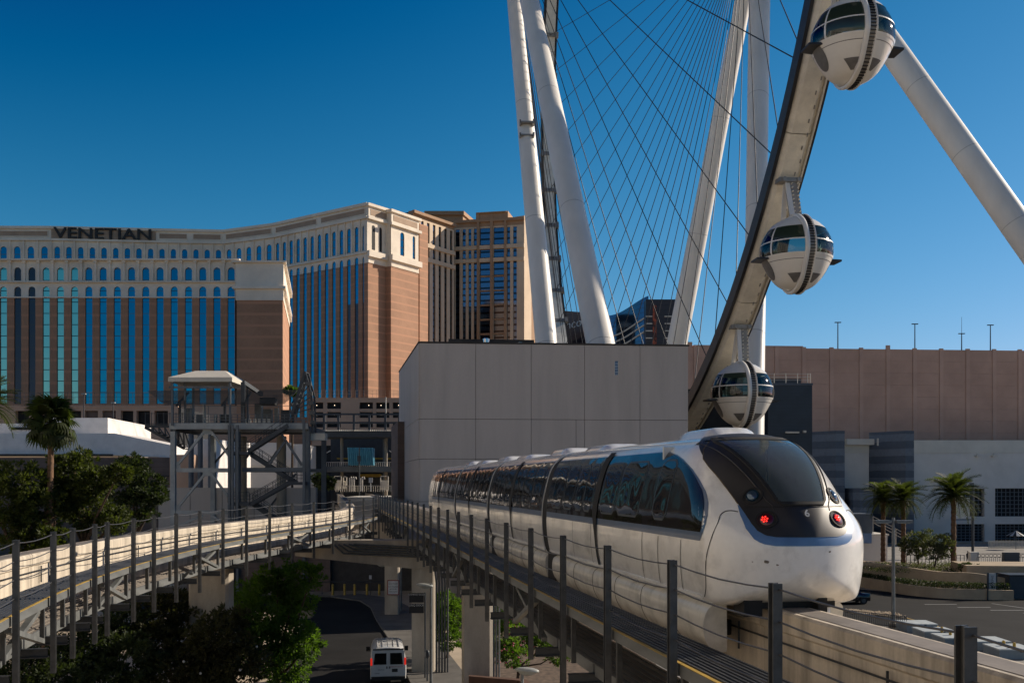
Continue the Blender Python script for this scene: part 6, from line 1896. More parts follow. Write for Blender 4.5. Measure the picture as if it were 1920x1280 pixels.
for k in range(5):
    m = MB(); m.box((-0.62 + 0.3 * k, 0.3, 2.14), (-0.58 + 0.3 * k, 3.4, 2.185)); part(van, 'roof_rib', m, 'car_white')
MR = axes((0, 0, 0), V((1, 0, 0)), V((0, 0, 1)), V((0, -1, 0)))
lettering('HEAVY DUTY', 0.115, 'letter_red', van, Matrix.Translation((0.47, -0.03, 1.09)) @ MR, 0.001)
lettering('SERVICE', 0.10, 'galv', van, Matrix.Translation((-0.40, -0.03, 0.93)) @ MR, 0.001)
lettering('EXPRESS', 0.07, 'seam', van, Matrix.Translation((-0.62, -0.03, 0.74)) @ MR, 0.001)
# ------------------------------------------------------------------ right side: planters, cabinets, lamp, people
def curve_wall(pts, h, w, name, label, mname='planter', z0=0.0, cat='planter wall', group='curved planter walls'):
    t = thing(name, label, cat, (pts[0][0], pts[0][1], 0), group)
    pl = catmull(pts, 8)
    for a in range(0, len(pl) - 1, 8):
        seg = pl[a:a + 9]
        m = MB(); rows = []
        for i, p_ in enumerate(seg):
            A = V(seg[max(i - 1, 0)][:2]); Bq = V(seg[min(i + 1, len(seg) - 1)][:2]); t2 = (Bq - A).normalized(); nn = V((-t2.y, t2.x))
            q = V(p_[:2]); hh = p_[2] if len(p_) > 2 else h
            rows.append([V((q.x, q.y, z0)), V((q.x, q.y, hh)), V((q.x + nn.x * w, q.y + nn.y * w, hh)), V((q.x + nn.x * w, q.y + nn.y * w, z0)), V((q.x, q.y, z0))])
        m.grid(rows, flip=True)
        m.add(rows[0][:4], [(0, 1, 2, 3)]); m.add(rows[-1][:4], [(3, 2, 1, 0)])
        part(t, 'wall_section', m, mname, 40)
    return t
lowp = []
for x, y, h in ((1600, 1098, 1.1), (1650, 1106, 1.1), (1700, 1115, 1.05), (1760, 1121, 1.0), (1830, 1124, 1.0), (1901, 1125, 0.95)):
    g = G(x, y); lowp.append((g.x, g.y, h))
curve_wall(lowp, 1.0, 0.35, 'planter_wall', 'lower curved planter wall along the street')
upp = []
for x, yb2, yt2, D in ((1600, 1090, 1050, 110), (1648, 1095, 1056, 108), (1700, 1098, 1063, 105), (1760, 1104, 1071, 102), (1826, 1108, 1074, 99.5), (1889, 1108, 1084, 98.5)):
    upp.append(((x - 960) * D / FPX, D, EYE + (HZ - yt2) * D / FPX))
curve_wall(upp, 2.3, 0.35, 'planter_wall', 'upper curved planter wall holding the palms')
m = MB(); q = [(p_[0], p_[1] + 0.3) for p_ in upp] + [(upp[-1][0] + 1, 112), (upp[-2][0], 118), (upp[0][0], 124)]
m.add([(x, y, 1.9) for x, y in q] + [(x, y, -0.1) for x, y in q], [tuple(range(len(q))), tuple(range(len(q), 2 * len(q)))[::-1]] + [(k, len(q) + k, len(q) + (k + 1) % len(q), (k + 1) % len(q)) for k in range(len(q))])
structure('planter_bed', m, 'soil')
m = MB(); g0 = P(1870, 1060, 103); m.prism([(g0.x - 4, 101.2), (g0.x + 4.5, 100.3), (g0.x + 5.5, 106), (g0.x - 3, 107)], 0, 2.9)
single('ramp_wall', m, 'planter', 'short sandy ramp wall at the right end of the planter', 'wall')
# sign on the planter end
t_ = thing('street_sign', 'narrow white street sign with dark lettering at the planter end', 'sign', (P(1860, 1090, 97).x, 97, 0))
c = P(1860, 1090, 97)
m = MB(); m.box((c.x - 0.35, 96.9, c.z - 0.95), (c.x + 0.35, 97.0, c.z + 0.85)); b_ = part(t_, 'panel', m, 'sign_white')
m = MB(); m.box((c.x + 0.36, 96.85, 0), (c.x + 0.46, 97.0, c.z + 0.9)); m.box((c.x - 0.46, 96.85, 0), (c.x - 0.36, 97.0, c.z + 0.9)); part(t_, 'post', m, 'tower_dark')
lettering('PARKING', 0.30, 'letter_dark', b_, axes((c.x, 96.88, c.z), V((0, 0, 1)), V((-1, 0, 0)), V((0, -1, 0))), 0.003)
m = MB(); c2 = P(1852, 1090, 96); m.tube((c2.x, 96, 0), (c2.x, 96, EYE + (HZ - 1075) * 96 / FPX), 0.07, n=8)
single('sign_post', m, 'dark_steel', 'bare dark post standing before the lower planter wall', 'post', smooth=40)
m = MB(); c = P(1905, 1100, 97.6); m.box((c.x - 0.6, 97.6, 0), (c.x + 6.0, 100, EYE + (HZ - 1080) * 97.6 / FPX)); m.box((c.x - 0.7, 97.5, 2.2), (c.x + 6.1, 100.1, 2.3))
single('utility_enclosure', m, 'navy', 'dark navy utility enclosure at the right edge beside the planter', 'enclosure')
# lamp post with two flat heads
LPD = 78.0
lx_ = (1675 - 960) * LPD / FPX
t_ = thing('lamp_post', 'grey lamp post with two flat heads, right of the train nose', 'lamp post', (lx_, LPD, 0))
ztp = EYE + (HZ - 976) * LPD / FPX
m = MB(); m.tube((lx_, LPD, 0), (lx_, LPD, ztp + 0.25), 0.145, 0.12, 16); part(t_, 'post', m, 'galv_pale', 40)
m = MB(); m.box((lx_ - 0.25, LPD - 0.25, 0), (lx_ + 0.25, LPD + 0.25, 0.35)); part(t_, 'base', m, 'concrete')
for sg in (-1, 1):
    m = MB(); m.prism([(lx_ + sg * 0.2, LPD - 0.25), (lx_ + sg * 1.45, LPD - 0.32), (lx_ + sg * 1.5, LPD), (lx_ + sg * 1.45, LPD + 0.32), (lx_ + sg * 0.2, LPD + 0.25)], ztp - 0.17, ztp + 0.06); h_ = part(t_, 'lamp_head', m, 'galv_pale')
    m = MB(); m.box((lx_ + sg * 0.85 - 0.4, LPD - 0.2, ztp - 0.2), (lx_ + sg * 0.85 + 0.4, LPD + 0.2, ztp - 0.172)); part(h_, 'lens', m, 'lampglass')
    m = MB(); m.bar((lx_, LPD, ztp - 0.05), (lx_ + sg * 0.22, LPD, ztp - 0.05), 0.08, 0.08); part(t_, 'arm', m, 'galv_pale')
# cabinets
labs = ['pale topped grey utility cabinet at the foot of the lamp post', 'utility cabinet second in line from the lamp post', 'middle utility cabinet, mostly hidden by the beam and near post', 'utility cabinet fourth in line, right of the near black post', 'utility cabinet nearest the camera at the right edge']
for i, (xx, yy, D) in enumerate(((1718, 1165, 76.5), (1752, 1183, 72.8), (1790, 1199, 69.8), (1848, 1200, 68.3), (1892, 1221, 65.2))):
    c = V(((xx - 960) * D / FPX, D, 0)); w = 1.15; d = 1.1; h = EYE + (HZ - yy) * (D + 1.4) / FPX - 0.1
    h = min(max(h, 0.65), 1.1)
    t_ = thing('utility_cabinet', labs[i], 'cabinet', c, 'grey utility cabinets beside the street', 0.0, world=False)
    m = MB(); m.box((-w, -d, 0), (w, d, h - 0.09)); part(t_, 'box', m, 'cabinet')
    m = MB(); m.box((-w - 0.05, -d - 0.05, h - 0.085), (w + 0.05, d + 0.05, h)); part(t_, 'lid', m, 'cabinet_lit_top')
    m = MB(); m.box((0.15, -d - 0.10, h - 0.2), (0.30, -d - 0.052, h - 0.02)); part(t_, 'latch', m, 'dark_steel')
bl = ['yellow bollard behind the second cabinet, left one', 'yellow bollard behind the second cabinet, right one', 'yellow bollard beside the fourth cabinet', 'yellow bollard behind the nearest cabinet']
for i, (xx, yy) in enumerate(((1766, 1196), (1782, 1203), (1882, 1224), (1902, 1228))):
    g = G(xx, yy + 4); m = MB(); m.lathe([(0.1, 0), (0.1, 0.9), (0.08, 0.97), (0.001, 1.0)], 12, 0, Matrix.Translation((g.x, g.y, 0)))
    single('bollard', m, 'paint_yellow', bl[i], 'bollard', 'yellow bollards by the cabinets', 40)
# dark fence and gravel strip below the nose
t_ = thing('fence', 'low black metal fence running below the train nose', 'fence', (22, 84, 0))
m = MB(); fx0, fx1 = G(1575, 1165), G(1700, 1180)
for hgt in (0.15, 1.0): m.bar((fx0.x, fx0.y, hgt), (fx1.x, fx1.y, hgt), 0.05, 0.05)
part(t_, 'rail', m, 'dark_steel', kind='stuff')
for k in range(36):
    q = fx0 + (fx1 - fx0) * (k / 35); m = MB(); m.bar((q.x, q.y, 0), (q.x, q.y, 1.05), 0.03, 0.03); part(t_, 'picket', m, 'dark_steel')
m = MB()
for k in range(420):
    f = rng.random(); a = G(1590, 1146); b2 = G(1690, 1154); q = a + (b2 - a) * f + V((rng.uniform(-0.2, 0.2), rng.uniform(-1.6, 1.6), 0))
    m.sphere((q.x, q.y, 0.04), rng.uniform(0.07, 0.16), 6, 4, 0, (1, 1, 0.7))
g_ = obj('gravel', m.mesh('gravel', 'planter'), None, None, None, 'stuff')
# ornamental fence in the distance with rings
t_ = thing('ring_fence', 'dark ornamental fence with a band of rings beyond the planter', 'fence', (58, 136, 0))
RD = 134.0
x0, x1 = (1832 - 960) * RD / FPX, (1960 - 960) * RD / FPX
m = MB()
for z in (0.1, 1.25, 1.75): m.bar((x0, RD, z), (x1, RD, z), 0.05, 0.05)
part(t_, 'rail', m, 'dark_steel', kind='stuff')
for k in range(34):
    xx = x0 + (x1 - x0) * k / 33; m = MB(); m.bar((xx, RD, 0), (xx, RD, 1.25), 0.035, 0.035); part(t_, 'picket', m, 'dark_steel')
for k in range(17):
    xx = x0 + (x1 - x0) * (k + 0.5) / 17; m = MB(); m.path([(xx + 0.22 * math.cos(a * math.pi / 6), RD, 1.5 + 0.22 * math.sin(a * math.pi / 6)) for a in range(13)], 0.03, 5, 0, False); part(t_, 'ring', m, 'dark_steel')
t_ = thing('fence', 'plain black picket fence left of the standing person', 'fence', (52, 132, 0))
x0, x1 = (1700 - 960) * 132 / FPX, (1808 - 960) * 132 / FPX
m = MB()
for z in (0.2, 1.7): m.bar((x0, 132, z), (x1, 132, z), 0.05, 0.05)
part(t_, 'rail', m, 'dark_steel', kind='stuff')
for k in range(16):
    xx = x0 + (x1 - x0) * k / 15; m = MB(); m.bar((xx, 132, 0), (xx, 132, 1.75), 0.07, 0.07); part(t_, 'picket', m, 'dark_steel')
m = MB(); c = P(1828, 1048, 135); m.box((c.x - 0.55, 135, 0), (c.x + 0.55, 135.8, 1.9))
single('gate_pillar', m, 'lower_pale', 'pale square gate pillar beside the standing person', 'pillar')
m = MB(); c = P(1898, 1048, 131); m.box((c.x - 1.0, 131, 0), (c.x + 1.0, 131.7, 2.1))
single('gate_pillar', m, 'navy', 'dark square pillar in the ring fence', 'pillar')
# white picket fence and striped umbrella
t_ = thing('picket_fence', 'low white picket fence on the far plaza', 'fence', (80, 172, 0))
x0, x1 = (1854 - 960) * 172 / FPX, (1990 - 960) * 172 / FPX
m = MB(); m.box((x0, 172, 1.0), (x1, 172.06, 1.1)); m.box((x0, 172, 0.25), (x1, 172.06, 0.35)); part(t_, 'rail', m, 'lower_pale')
for k in range(50):
    xx = x0 + (x1 - x0) * k / 49; m = MB(); m.box((xx - 0.07, 171.94, 0), (xx + 0.07, 171.99, 1.3)); part(t_, 'picket', m, 'lower_pale')
t_ = thing('parasol', 'open parasol with black and white stripes on the far plaza', 'parasol', (P(1905, 1000, 168).x, 168, 0))
c = P(1905, 1000, 168)
m = MB(); m.tube((c.x, 168, 0), (c.x, 168, 2.9), 0.05, n=8); part(t_, 'pole', m, 'galv_pale')
for k in range(16):
    a0, a1 = 2 * math.pi * k / 16, 2 * math.pi * (k + 1) / 16; m = MB()
    m.add([(c.x, 168, 3.2), (c.x + 1.45 * math.cos(a0), 168 + 1.45 * math.sin(a0), 2.35), (c.x + 1.45 * math.cos(a1), 168 + 1.45 * math.sin(a1), 2.35), (c.x, 168, 3.14), (c.x + 1.43 * math.cos(a0), 168 + 1.43 * math.sin(a0), 2.3), (c.x + 1.43 * math.cos(a1), 168 + 1.43 * math.sin(a1), 2.3)], [(0, 1, 2), (3, 5, 4), (1, 4, 5, 2)])
    part(t_, 'canopy_panel', m, 'sign_white' if k % 2 else 'seam')
# banner sign on the plaza pole
t_ = thing('banner_pole', 'tall dark pole with a white hanging banner behind the single palm', 'banner pole', (P(1822, 1000, 150).x, 150, 0))
c = P(1824, 950, 150)
m = MB(); m.tube((c.x, 150, 0), (c.x, 150, EYE + (HZ - 905) * 150 / FPX), 0.2, n=10); part(t_, 'pole', m, 'tower_dark', 40)
m = MB(); m.box((c.x - 2.6, 149.9, c.z - 1.7), (c.x - 0.5, 150.0, c.z + 1.4)); part(t_, 'banner', m, 'sign_white')
m = MB(); m.box((c.x - 2.8, 149.9, c.z - 2.0), (c.x - 0.1, 150.0, c.z - 1.8)); part(t_, 'bracket', m, 'stripe_b')
m = MB(); m.cbox((c.x - 0.3, 149.8, c.z + 3.4), (0.5, 0.3, 0.5)); part(t_, 'spotlight', m, 'stripe_b')
# plaza kiosk, left of planter
t_ = thing('stair_block', 'pale stair block with a dark railing behind the lamp post', 'stair', (P(1650, 1010, 130).x, 130, 0))
c0, c1 = P(1620, 1000, 130), P(1664, 1000, 130)
m = MB(); m.box((c0.x - 6, 130, 0), (c1.x, 136, 4.4)); part(t_, 'wall', m, 'lower_grey')
m = MB(); m.box((c0.x - 6, 129.9, 4.4), (c1.x + 0.2, 136, 4.6)); part(t_, 'coping', m, 'lower_pale')
m = MB(); m.box((c0.x - 6, 131, 4.61), (c1.x - 1.6, 135, 7.2)); part(t_, 'dark_panel', m, 'stripe_a')
m = MB()
for k in range(3): m.bar((c1.x - 1.8, 130.2, 6.9 - 0.4 * k), (c1.x + 3.2, 130.2, 4.2 - 0.4 * k), 0.06, 0.06)
for k in range(4): m.bar((c1.x - 1.8 + 1.5 * k, 130.2, 4.4 - k * 0.6), (c1.x - 1.8 + 1.5 * k, 130.2, 6.9 - 0.8 * k), 0.06, 0.06)
part(t_, 'railing', m, 'lower_pale', kind='stuff')
m = MB(); m.box((c0.x - 1.0, 129.7, 4.9 - 1.5), (c0.x + 0.9, 129.88, 4.9 - 0.2)); part(t_, 'blue_sign', m, 'train_blue')
# black car, only its front shows past the train nose
cc = G(1606, 1130)
car = thing('parked_car', 'black car mostly hidden behind the train nose with a headlight catching the sun', 'car', (cc.x, cc.y, 0.004), None, 0.0, world=False)
cs = [(-0.85, 0.3), (-0.9, 0.6), (-0.86, 0.95), (-0.62, 1.42), (0, 1.48)]
cf = cs + [(-x, z) for x, z in reversed(cs[:-1])]
def crow(x, top): return [V((x, y_, z if z < 0.96 else 0.96 + (z - 0.96) * top)) for y_, z in cf]
m = MB(); rows = [crow(-3.6, 0.05), crow(-3.2, 0.2), crow(-2.2, 0.95), crow(-1.0, 1.0), crow(-0.3, 0.9), crow(0.3, 0.12), crow(1.0, 0.02)]
for r in rows: r.append(r[0])
m.grid(rows, flip=True); n = len(rows[0]) - 1; m.add(rows[0][:n], [tuple(range(n))]); m.add(rows[-1][:n], [tuple(range(n))[::-1]])
part(car, 'body', m, 'car_black', 40)
for y_ in (-0.88, 0.88):
    for x_ in (-2.6, 0.35):
        m = MB(); m.tube((x_, y_ - 0.1, 0.33), (x_, y_ + 0.1, 0.33), 0.33, n=20); w_ = part(car, 'wheel', m, 'rubber', 40)
        m = MB(); m.tube((x_, y_ - 0.11, 0.33), (x_, y_ + 0.11, 0.33), 0.19, n=14); part(w_, 'rim', m, 'galv')
for y_ in (-0.6, 0.6):
    m = MB(); m.sphere((0.92, y_, 0.75), 0.16, 10, 6, 0, (0.8, 1.3, 0.8)); part(car, 'headlight', m, 'chrome', 60)
m = MB(); m.box((-2.0, -0.86, 1.0), (-0.5, -0.80, 1.32)); part(car, 'window', m, 'tglass_pane')
# standing person, dark clothes
pc_ = G(1815, 1057)
def person(loc, label, s=1.0):
    me = bpy.data.meshes.new('person')
    J = [(0, 0, 0.95), (0, 0, 1.2), (0, 0, 1.43), (0, 0, 1.53), (0, 0, 1.66), (0, 0, 1.74),
         (0.10, 0, 0.88), (0.12, 0.0, 0.48), (0.13, 0.02, 0.08), (0.14, -0.12, 0.04), (-0.10, 0, 0.88), (-0.13, 0.04, 0.48), (-0.15, 0.06, 0.08), (-0.16, -0.08, 0.04),
         (0.19, 0, 1.40), (0.25, 0.03, 1.12), (0.20, -0.12, 0.92), (-0.19, 0, 1.40), (-0.25, 0.03, 1.12), (-0.20, -0.12, 0.92), (0.17, -0.18, 0.86), (-0.17, -0.18, 0.86)]
    Ed = [(0, 1), (1, 2), (2, 3), (3, 4), (4, 5), (0, 6), (6, 7), (7, 8), (8, 9), (0, 10), (10, 11), (11, 12), (12, 13), (2, 14), (14, 15), (15, 16), (2, 17), (17, 18), (18, 19), (16, 20), (19, 21)]
    me.from_pydata(J, Ed, [])
    o = bpy.data.objects.new('person', me); COL.objects.link(o)
    sk_ = o.modifiers.new('skin', 'SKIN'); sub = o.modifiers.new('sub', 'SUBSURF'); sub.levels = 1; sub.render_levels = 1
    rr = [0.16, 0.15, 0.16, 0.06, 0.105, 0.07, 0.11, 0.075, 0.05, 0.04, 0.11, 0.075, 0.05, 0.04, 0.07, 0.05, 0.04, 0.07, 0.05, 0.04, 0.03, 0.03]
    if not me.skin_vertices: me.skin_vertices.new() if hasattr(me.skin_vertices, 'new') else None
    for i, r_ in enumerate(rr): me.skin_vertices[0].data[i].radius = (r_, r_ * 0.8)
    me.skin_vertices[0].data[0].use_root = True
    me.materials.append(M['cloth_dark'])
    o.location = loc; o.scale = (s, s, s)
    o['label'] = label; o['category'] = 'person'
    m = MB(); m.sphere((0, -0.015, 1.66), 0.10, 12, 8, 0, (0.9, 1.0, 1.2)); obj('face', m.mesh('face', 'skin', 60), o)
    m = MB(); m.sphere((0, 0.015, 1.70), 0.108, 12, 8, 0, (0.95, 1.0, 1.05)); obj('hair', m.mesh('hair', 'seam', 60), o)
    return o
try: person((pc_.x, pc_.y, 0.01), 'person in dark clothes standing by the fence on the far plaza')
except Exception as ex_: print('person', ex_)

# ------------------------------------------------------------------ plants
def quad_leaf(vs, fs, c, d, up, L, w):
    s = d.cross(up)
    if s.length < 1e-4: s = V((1, 0, 0))
    s.normalize()
    o = len(vs)
    vs += [c - s * (w * 0.15), c + d * (L * 0.45) - s * w * 0.5, c + d * L, c + d * (L * 0.45) + s * w * 0.5]
    fs.append((o, o + 1, o + 2, o + 3))
def rdir(r):
    z = r.uniform(-1, 1); a = r.uniform(0, 2 * math.pi); k = math.sqrt(1 - z * z); return V((k * math.cos(a), k * math.sin(a), z))
def tree(name, label, cat, base, blobs, n, leaf, mat_leaf, seed, trunk_r=0.15, group=None, clump=26, flowers=None):
    r = random.Random(seed)
    t = thing(name, label, cat, base, group)
    vs, fs = [], []
    vol = [b[1] ** 2 for b in blobs]; tot = sum(vol)
    for (c, R_, *sq), vv in zip(blobs, vol):
        c = V(c); q = sq[0] if sq else 0.8
        k = int(n * vv / tot / clump)
        for _ in range(k):
            d = rdir(r); rad = R_ * (0.45 + 0.62 * r.random() ** 0.6)
            bump = 1 + 0.35 * mnoise.noise(d * 2.3 + c)
            p_ = c + V((d.x, d.y, d.z * q)) * rad * bump
            cr = R_ * r.uniform(0.10, 0.20)
            for __ in range(clump):
                e = rdir(r); pp = p_ + V((e.x, e.y, e.z * 0.7)) * cr * r.random() ** 0.4
                dd = (e + d * 0.7 + V((0, 0, 0.25)) + rdir(r) * 0.5).normalized()
                quad_leaf(vs, fs, pp, dd, rdir(r), leaf * r.uniform(0.7, 1.35), leaf * r.uniform(0.35, 0.6))
    m = MB(); m.v = [tuple(v) for v in vs]; m.f = fs; m.mi = [0] * len(fs)
    part(t, 'crown', m, mat_leaf)
    if flowers:
        m = MB()
        for _ in range(flowers[1]):
            c, R_ = r.choice(blobs)[:2]; d = rdir(r); d.y = -abs(d.y); p_ = V(c) + V((d.x, d.y, d.z * 0.8)) * R_ * 1.02
            m.sphere(p_, flowers[2], 6, 4)
        part(t, 'flowers', m, flowers[0], kind='stuff')
    b = V(base)
    m = MB(); cen = sum((V(x[0]) for x in blobs), V()) / len(blobs)
    low = min(x[0][2] - x[1] * 0.5 for x in blobs)
    fork = V((b.x + (cen.x - b.x) * 0.4, b.y + (cen.y - b.y) * 0.4, max(b.z + 0.3, b.z + (low - b.z) * 0.85)))
    m.path([b - V((0, 0, 0.2)), (b + fork) / 2 + V((0.05, 0, 0)), fork], [trunk_r * 1.25, trunk_r, trunk_r * 0.85], 9)
    part(t, 'trunk', m, 'bark', 50)
    for x in blobs:
        c = V(x[0]); m = MB(); mid = (fork + c) / 2 + V((r.uniform(-.2, .2), r.uniform(-.2, .2), -0.15)); m.path([fork, mid, c], [trunk_r * 0.6, trunk_r * 0.4, trunk_r * 0.15], 6); part(t, 'limb', m, 'bark', 50)
    return t
def pb(x, y, D, rpx, sq=0.85): return (tuple(P(x, y, D)), rpx * D / FPX, sq)
def gnd(x, D): return ((x - 960) * D / FPX, D, 0.0)
tree('pine_tree', 'dark pine with sunlit tips to the right of the fan palm trunk', 'pine tree', gnd(150, 62), [pb(140, 885, 62, 42), pb(178, 905, 61, 34), pb(222, 888, 60, 26, 0.6), pb(120, 930, 62, 46), pb(175, 960, 62, 42), pb(215, 975, 61, 28), pb(150, 860, 63, 24)], 17000, 0.24, 'pine_leaf', 3, 0.22, 'dark pines left of the steel tower')
tree('pine_tree', 'broad dark pine left of the fan palm trunk', 'pine tree', gnd(40, 60), [pb(40, 905, 60, 45), pb(15, 940, 60, 48), pb(70, 945, 60, 40), pb(20, 990, 60, 40), pb(75, 995, 60, 38), pb(-25, 900, 60, 40), pb(55, 1025, 59, 30), pb(100, 1010, 59, 26)], 16000, 0.24, 'pine_leaf', 4, 0.22, 'dark pines left of the steel tower')
tree('pine_tree', 'nearly black pine beside the left column of the steel tower', 'pine tree', gnd(255, 82), [pb(250, 880, 82, 30), pb(275, 915, 82, 34), pb(232, 920, 82, 32), pb(255, 955, 82, 34), pb(300, 930, 82, 18), pb(250, 862, 82, 14)], 9000, 0.28, 'dark_leaf', 5, 0.2, 'dark pines left of the steel tower')
tree('leafy_tree', 'bright green leafy tree beside the service road with a sunlit right edge', 'tree', gnd(520, 50), [pb(560, 1082, 50, 40), pb(520, 1090, 50, 38), pb(500, 1140, 50, 62), pb(550, 1130, 51, 40), pb(545, 1190, 50, 46), pb(575, 1205, 49, 34), pb(490, 1215, 50, 60), pb(535, 1245, 49, 44), pb(450, 1130, 51, 40), pb(455, 1180, 50, 45), pb(588, 1065, 50, 14)], 26000, 0.19, 'bright_leaf', 6, 0.16)
tree('flowering_shrub', 'dark shrub with white flowers in front of the bright green tree', 'shrub', gnd(415, 44), [pb(410, 1200, 44, 55), pb(450, 1240, 44, 48), pb(380, 1250, 44, 55), pb(430, 1160, 45, 32), pb(400, 1290, 44, 50)], 13000, 0.20, 'red_leaf', 8, 0.12, None, 22, ('white_flower', 9, 0.06))
tree('shrub', 'dark reddish shrub under the left guideway column', 'shrub', gnd(330, 46), [pb(330, 1130, 47, 38), pb(300, 1160, 46, 45), pb(345, 1190, 46, 48), pb(290, 1210, 45, 50), pb(330, 1260, 44, 60)], 12000, 0.19, 'red_leaf', 9, 0.1, 'dark shrubs under the left guideway')
tree('shrub', 'dark green shrub filling the bottom left below the walkway', 'shrub', gnd(200, 44), [pb(230, 1170, 45, 45), pb(190, 1200, 44, 50), pb(240, 1240, 43, 60), pb(150, 1240, 43, 55), pb(200, 1285, 42, 55), pb(262, 1135, 46, 30)], 14000, 0.19, 'dark_leaf', 10, 0.1, 'dark shrubs under the left guideway')
tree('shrub', 'dark green shrub in the bottom left corner', 'shrub', gnd(70, 40), [pb(90, 1230, 42, 55), pb(40, 1260, 40, 60), pb(110, 1285, 40, 55), pb(-10, 1240, 42, 50), pb(-30, 1290, 40, 60)], 11000, 0.19, 'dark_leaf', 11, 0.1, 'dark shrubs under the left guideway')
tree('shrub', 'bright green shrub between the conduit column and the square concrete column', 'shrub', gnd(838, 64), [pb(835, 1128, 64, 24), pb(845, 1155, 64, 30), pb(828, 1180, 64, 28), pb(850, 1200, 63, 26)], 7000, 0.17, 'bright_leaf', 12, 0.1)
tree('flowering_shrub', 'green shrub with pink flowers behind the right hand brackets', 'shrub', gnd(965, 52), [pb(950, 1150, 52, 34), pb(985, 1190, 52, 34), pb(945, 1200, 51, 36), pb(1020, 1200, 52, 30), pb(960, 1228, 50, 28), pb(1045, 1225, 52, 24)], 10000, 0.16, 'bright_leaf', 13, 0.1, None, 22, ('pink_flower', 90, 0.05))
tree('rounded_tree', 'grey green rounded tree in the planter next to the lamp post', 'tree', tuple(V(gnd(1722, 111)) + V((0, 0, 1.8))), [pb(1712, 1016, 111, 22), pb(1735, 1010, 111, 20), pb(1722, 1030, 111, 20), pb(1702, 1024, 111, 16)], 5000, 0.2, 'olive_leaf', 14, 0.1, 'rounded trees in the planter')
tree('rounded_tree', 'grey green rounded tree in the planter touching the single palm', 'tree', tuple(V(gnd(1750, 108)) + V((0, 0, 1.8))), [pb(1757, 1020, 108, 22), pb(1772, 1014, 108, 18), pb(1750, 1034, 108, 20), pb(1772, 1034, 108, 16)], 5000, 0.2, 'olive_leaf', 15, 0.1, 'rounded trees in the planter')
tree('treetop', 'small sunlit treetop behind the slatted roof of the tower', 'tree', gnd(546, 125), [pb(546, 732, 125, 12, 0.6), pb(556, 736, 125, 9, 0.6)], 1500, 0.35, 'bright_leaf', 16, 0.15)
tree('palm_shrub', 'dark bush left of the station gates', 'shrub', gnd(605, 150), [pb(600, 900, 150, 16), pb(615, 905, 150, 14)], 1800, 0.4, 'dark_leaf', 17, 0.1)
# clipped hedge strip on the lower planter and low shrub
m = MB(); vs, fs = [], []; r = random.Random(21)
for a, b2 in zip(lowp[:-1], lowp[1:]):
    for _ in range(900):
        f = r.random(); q = V(a) + (V(b2) - V(a)) * f + V((r.uniform(-.1, .1), r.uniform(0.5, 1.5), 0)); q.z = 1.0 + r.random() * 0.55
        quad_leaf(vs, fs, q, rdir(r), rdir(r), 0.16, 0.1)
m.v = [tuple(v) for v in vs]; m.f = fs; m.mi = [0] * len(fs)
single('hedge', m, 'dark_leaf', 'low dark clipped hedge between the two planter walls', 'hedge')
tree('shrub', 'low round shrub at the foot of the single palm', 'shrub', tuple(V(gnd(1815, 103)) + V((0, 0, 1.9))), [pb(1808, 1062, 103, 12, 0.6), pb(1826, 1064, 103, 11, 0.6)], 1500, 0.18, 'dark_leaf', 22, 0.06)
m = MB(); vs, fs = [], []
for _ in range(5000):
    a = r.random(); q = V((38 + r.random() * 14, 104 + r.random() * 10, 1.9 + r.random() * 0.4)); quad_leaf(vs, fs, q, rdir(r), rdir(r), 0.18, 0.1)
m.v = [tuple(v) for v in vs]; m.f = fs; m.mi = [0] * len(fs)
obj('ground_cover', m.mesh('ground_cover', 'olive_leaf'), None, None, None, 'stuff')

# palms
def date_frond(L, seed):
    r = random.Random(seed); m = MB(); n = 26
    pts = []
    for k in range(n + 1):
        f = k / n; pts.append(V((L * f * (1 - 0.10 * f), 0, L * (0.42 * f - 0.75 * f * f))))
    m.path(pts[::2], [0.05 * L / 3 * (1 - 0.8 * k / (n / 2)) + 0.006 for k in range(n // 2 + 1)], 4)
    vs, fs = [], []
    for k in range(3, n):
        f = k / n; ll = L * 0.30 * math.sin(math.pi * (0.12 + 0.85 * f)) ** 0.7
        for s in (-1, 1):
            for q in (0, 0.5):
                p_ = pts[k] + (pts[min(k + 1, n)] - pts[k]) * q
                d = V((0.62, s * 0.75, r.uniform(-0.25, 0.15))).normalized()
                quad_leaf(vs, fs, p_, d, V((0, 0, 1)), ll * r.uniform(0.85, 1.1), 0.045 * L / 3)
    m.add(vs, fs); return m
def palm_date(label, cx, cy, D, base_y_z, fr_px, n=34, group='date palms by the grey hall', seed=1, dense=1.0):
    c = P(cx, cy, D); L = fr_px * D / FPX
    t = thing('date_palm', label, 'palm tree', (c.x, D, base_y_z), group)
    r = random.Random(seed)
    m = MB(); H = c.z - base_y_z; pts = []; rad = []
    for k in range(25):
        f = k / 24; pts.append((c.x, D, base_y_z + H * f)); rad.append((0.24 + 0.05 * (k % 2)) * (1.1 - 0.2 * f + (0.35 if f > 0.9 else 0)))
    m.path(pts, rad, 12); part(t, 'trunk', m, 'palm_bark')
    meshes = [date_frond(L, seed * 10 + k).mesh('frond', 'date_leaf') for k in range(3)]
    for k in range(n):
        az_ = k * 2.39996 + r.uniform(-.2, .2); f = k / n
        el = R(75 - 108 * f + r.uniform(-8, 8)); s = r.uniform(0.85, 1.08)
        obj('frond', meshes[k % 3], t, Matrix.Translation(c) @ Matrix.Rotation(az_, 4, 'Z') @ Matrix.Rotation(-el, 4, 'Y') @ Matrix.Diagonal((s, s, s, 1)))
    return t
palm_date('single date palm rising from the middle of the planter', 1788, 932, 108, 1.9, 62, 60, seed=1)
palm_date('right date palm of the pair behind the lamp post', 1694, 938, 117, 1.8, 50, 50, seed=2)
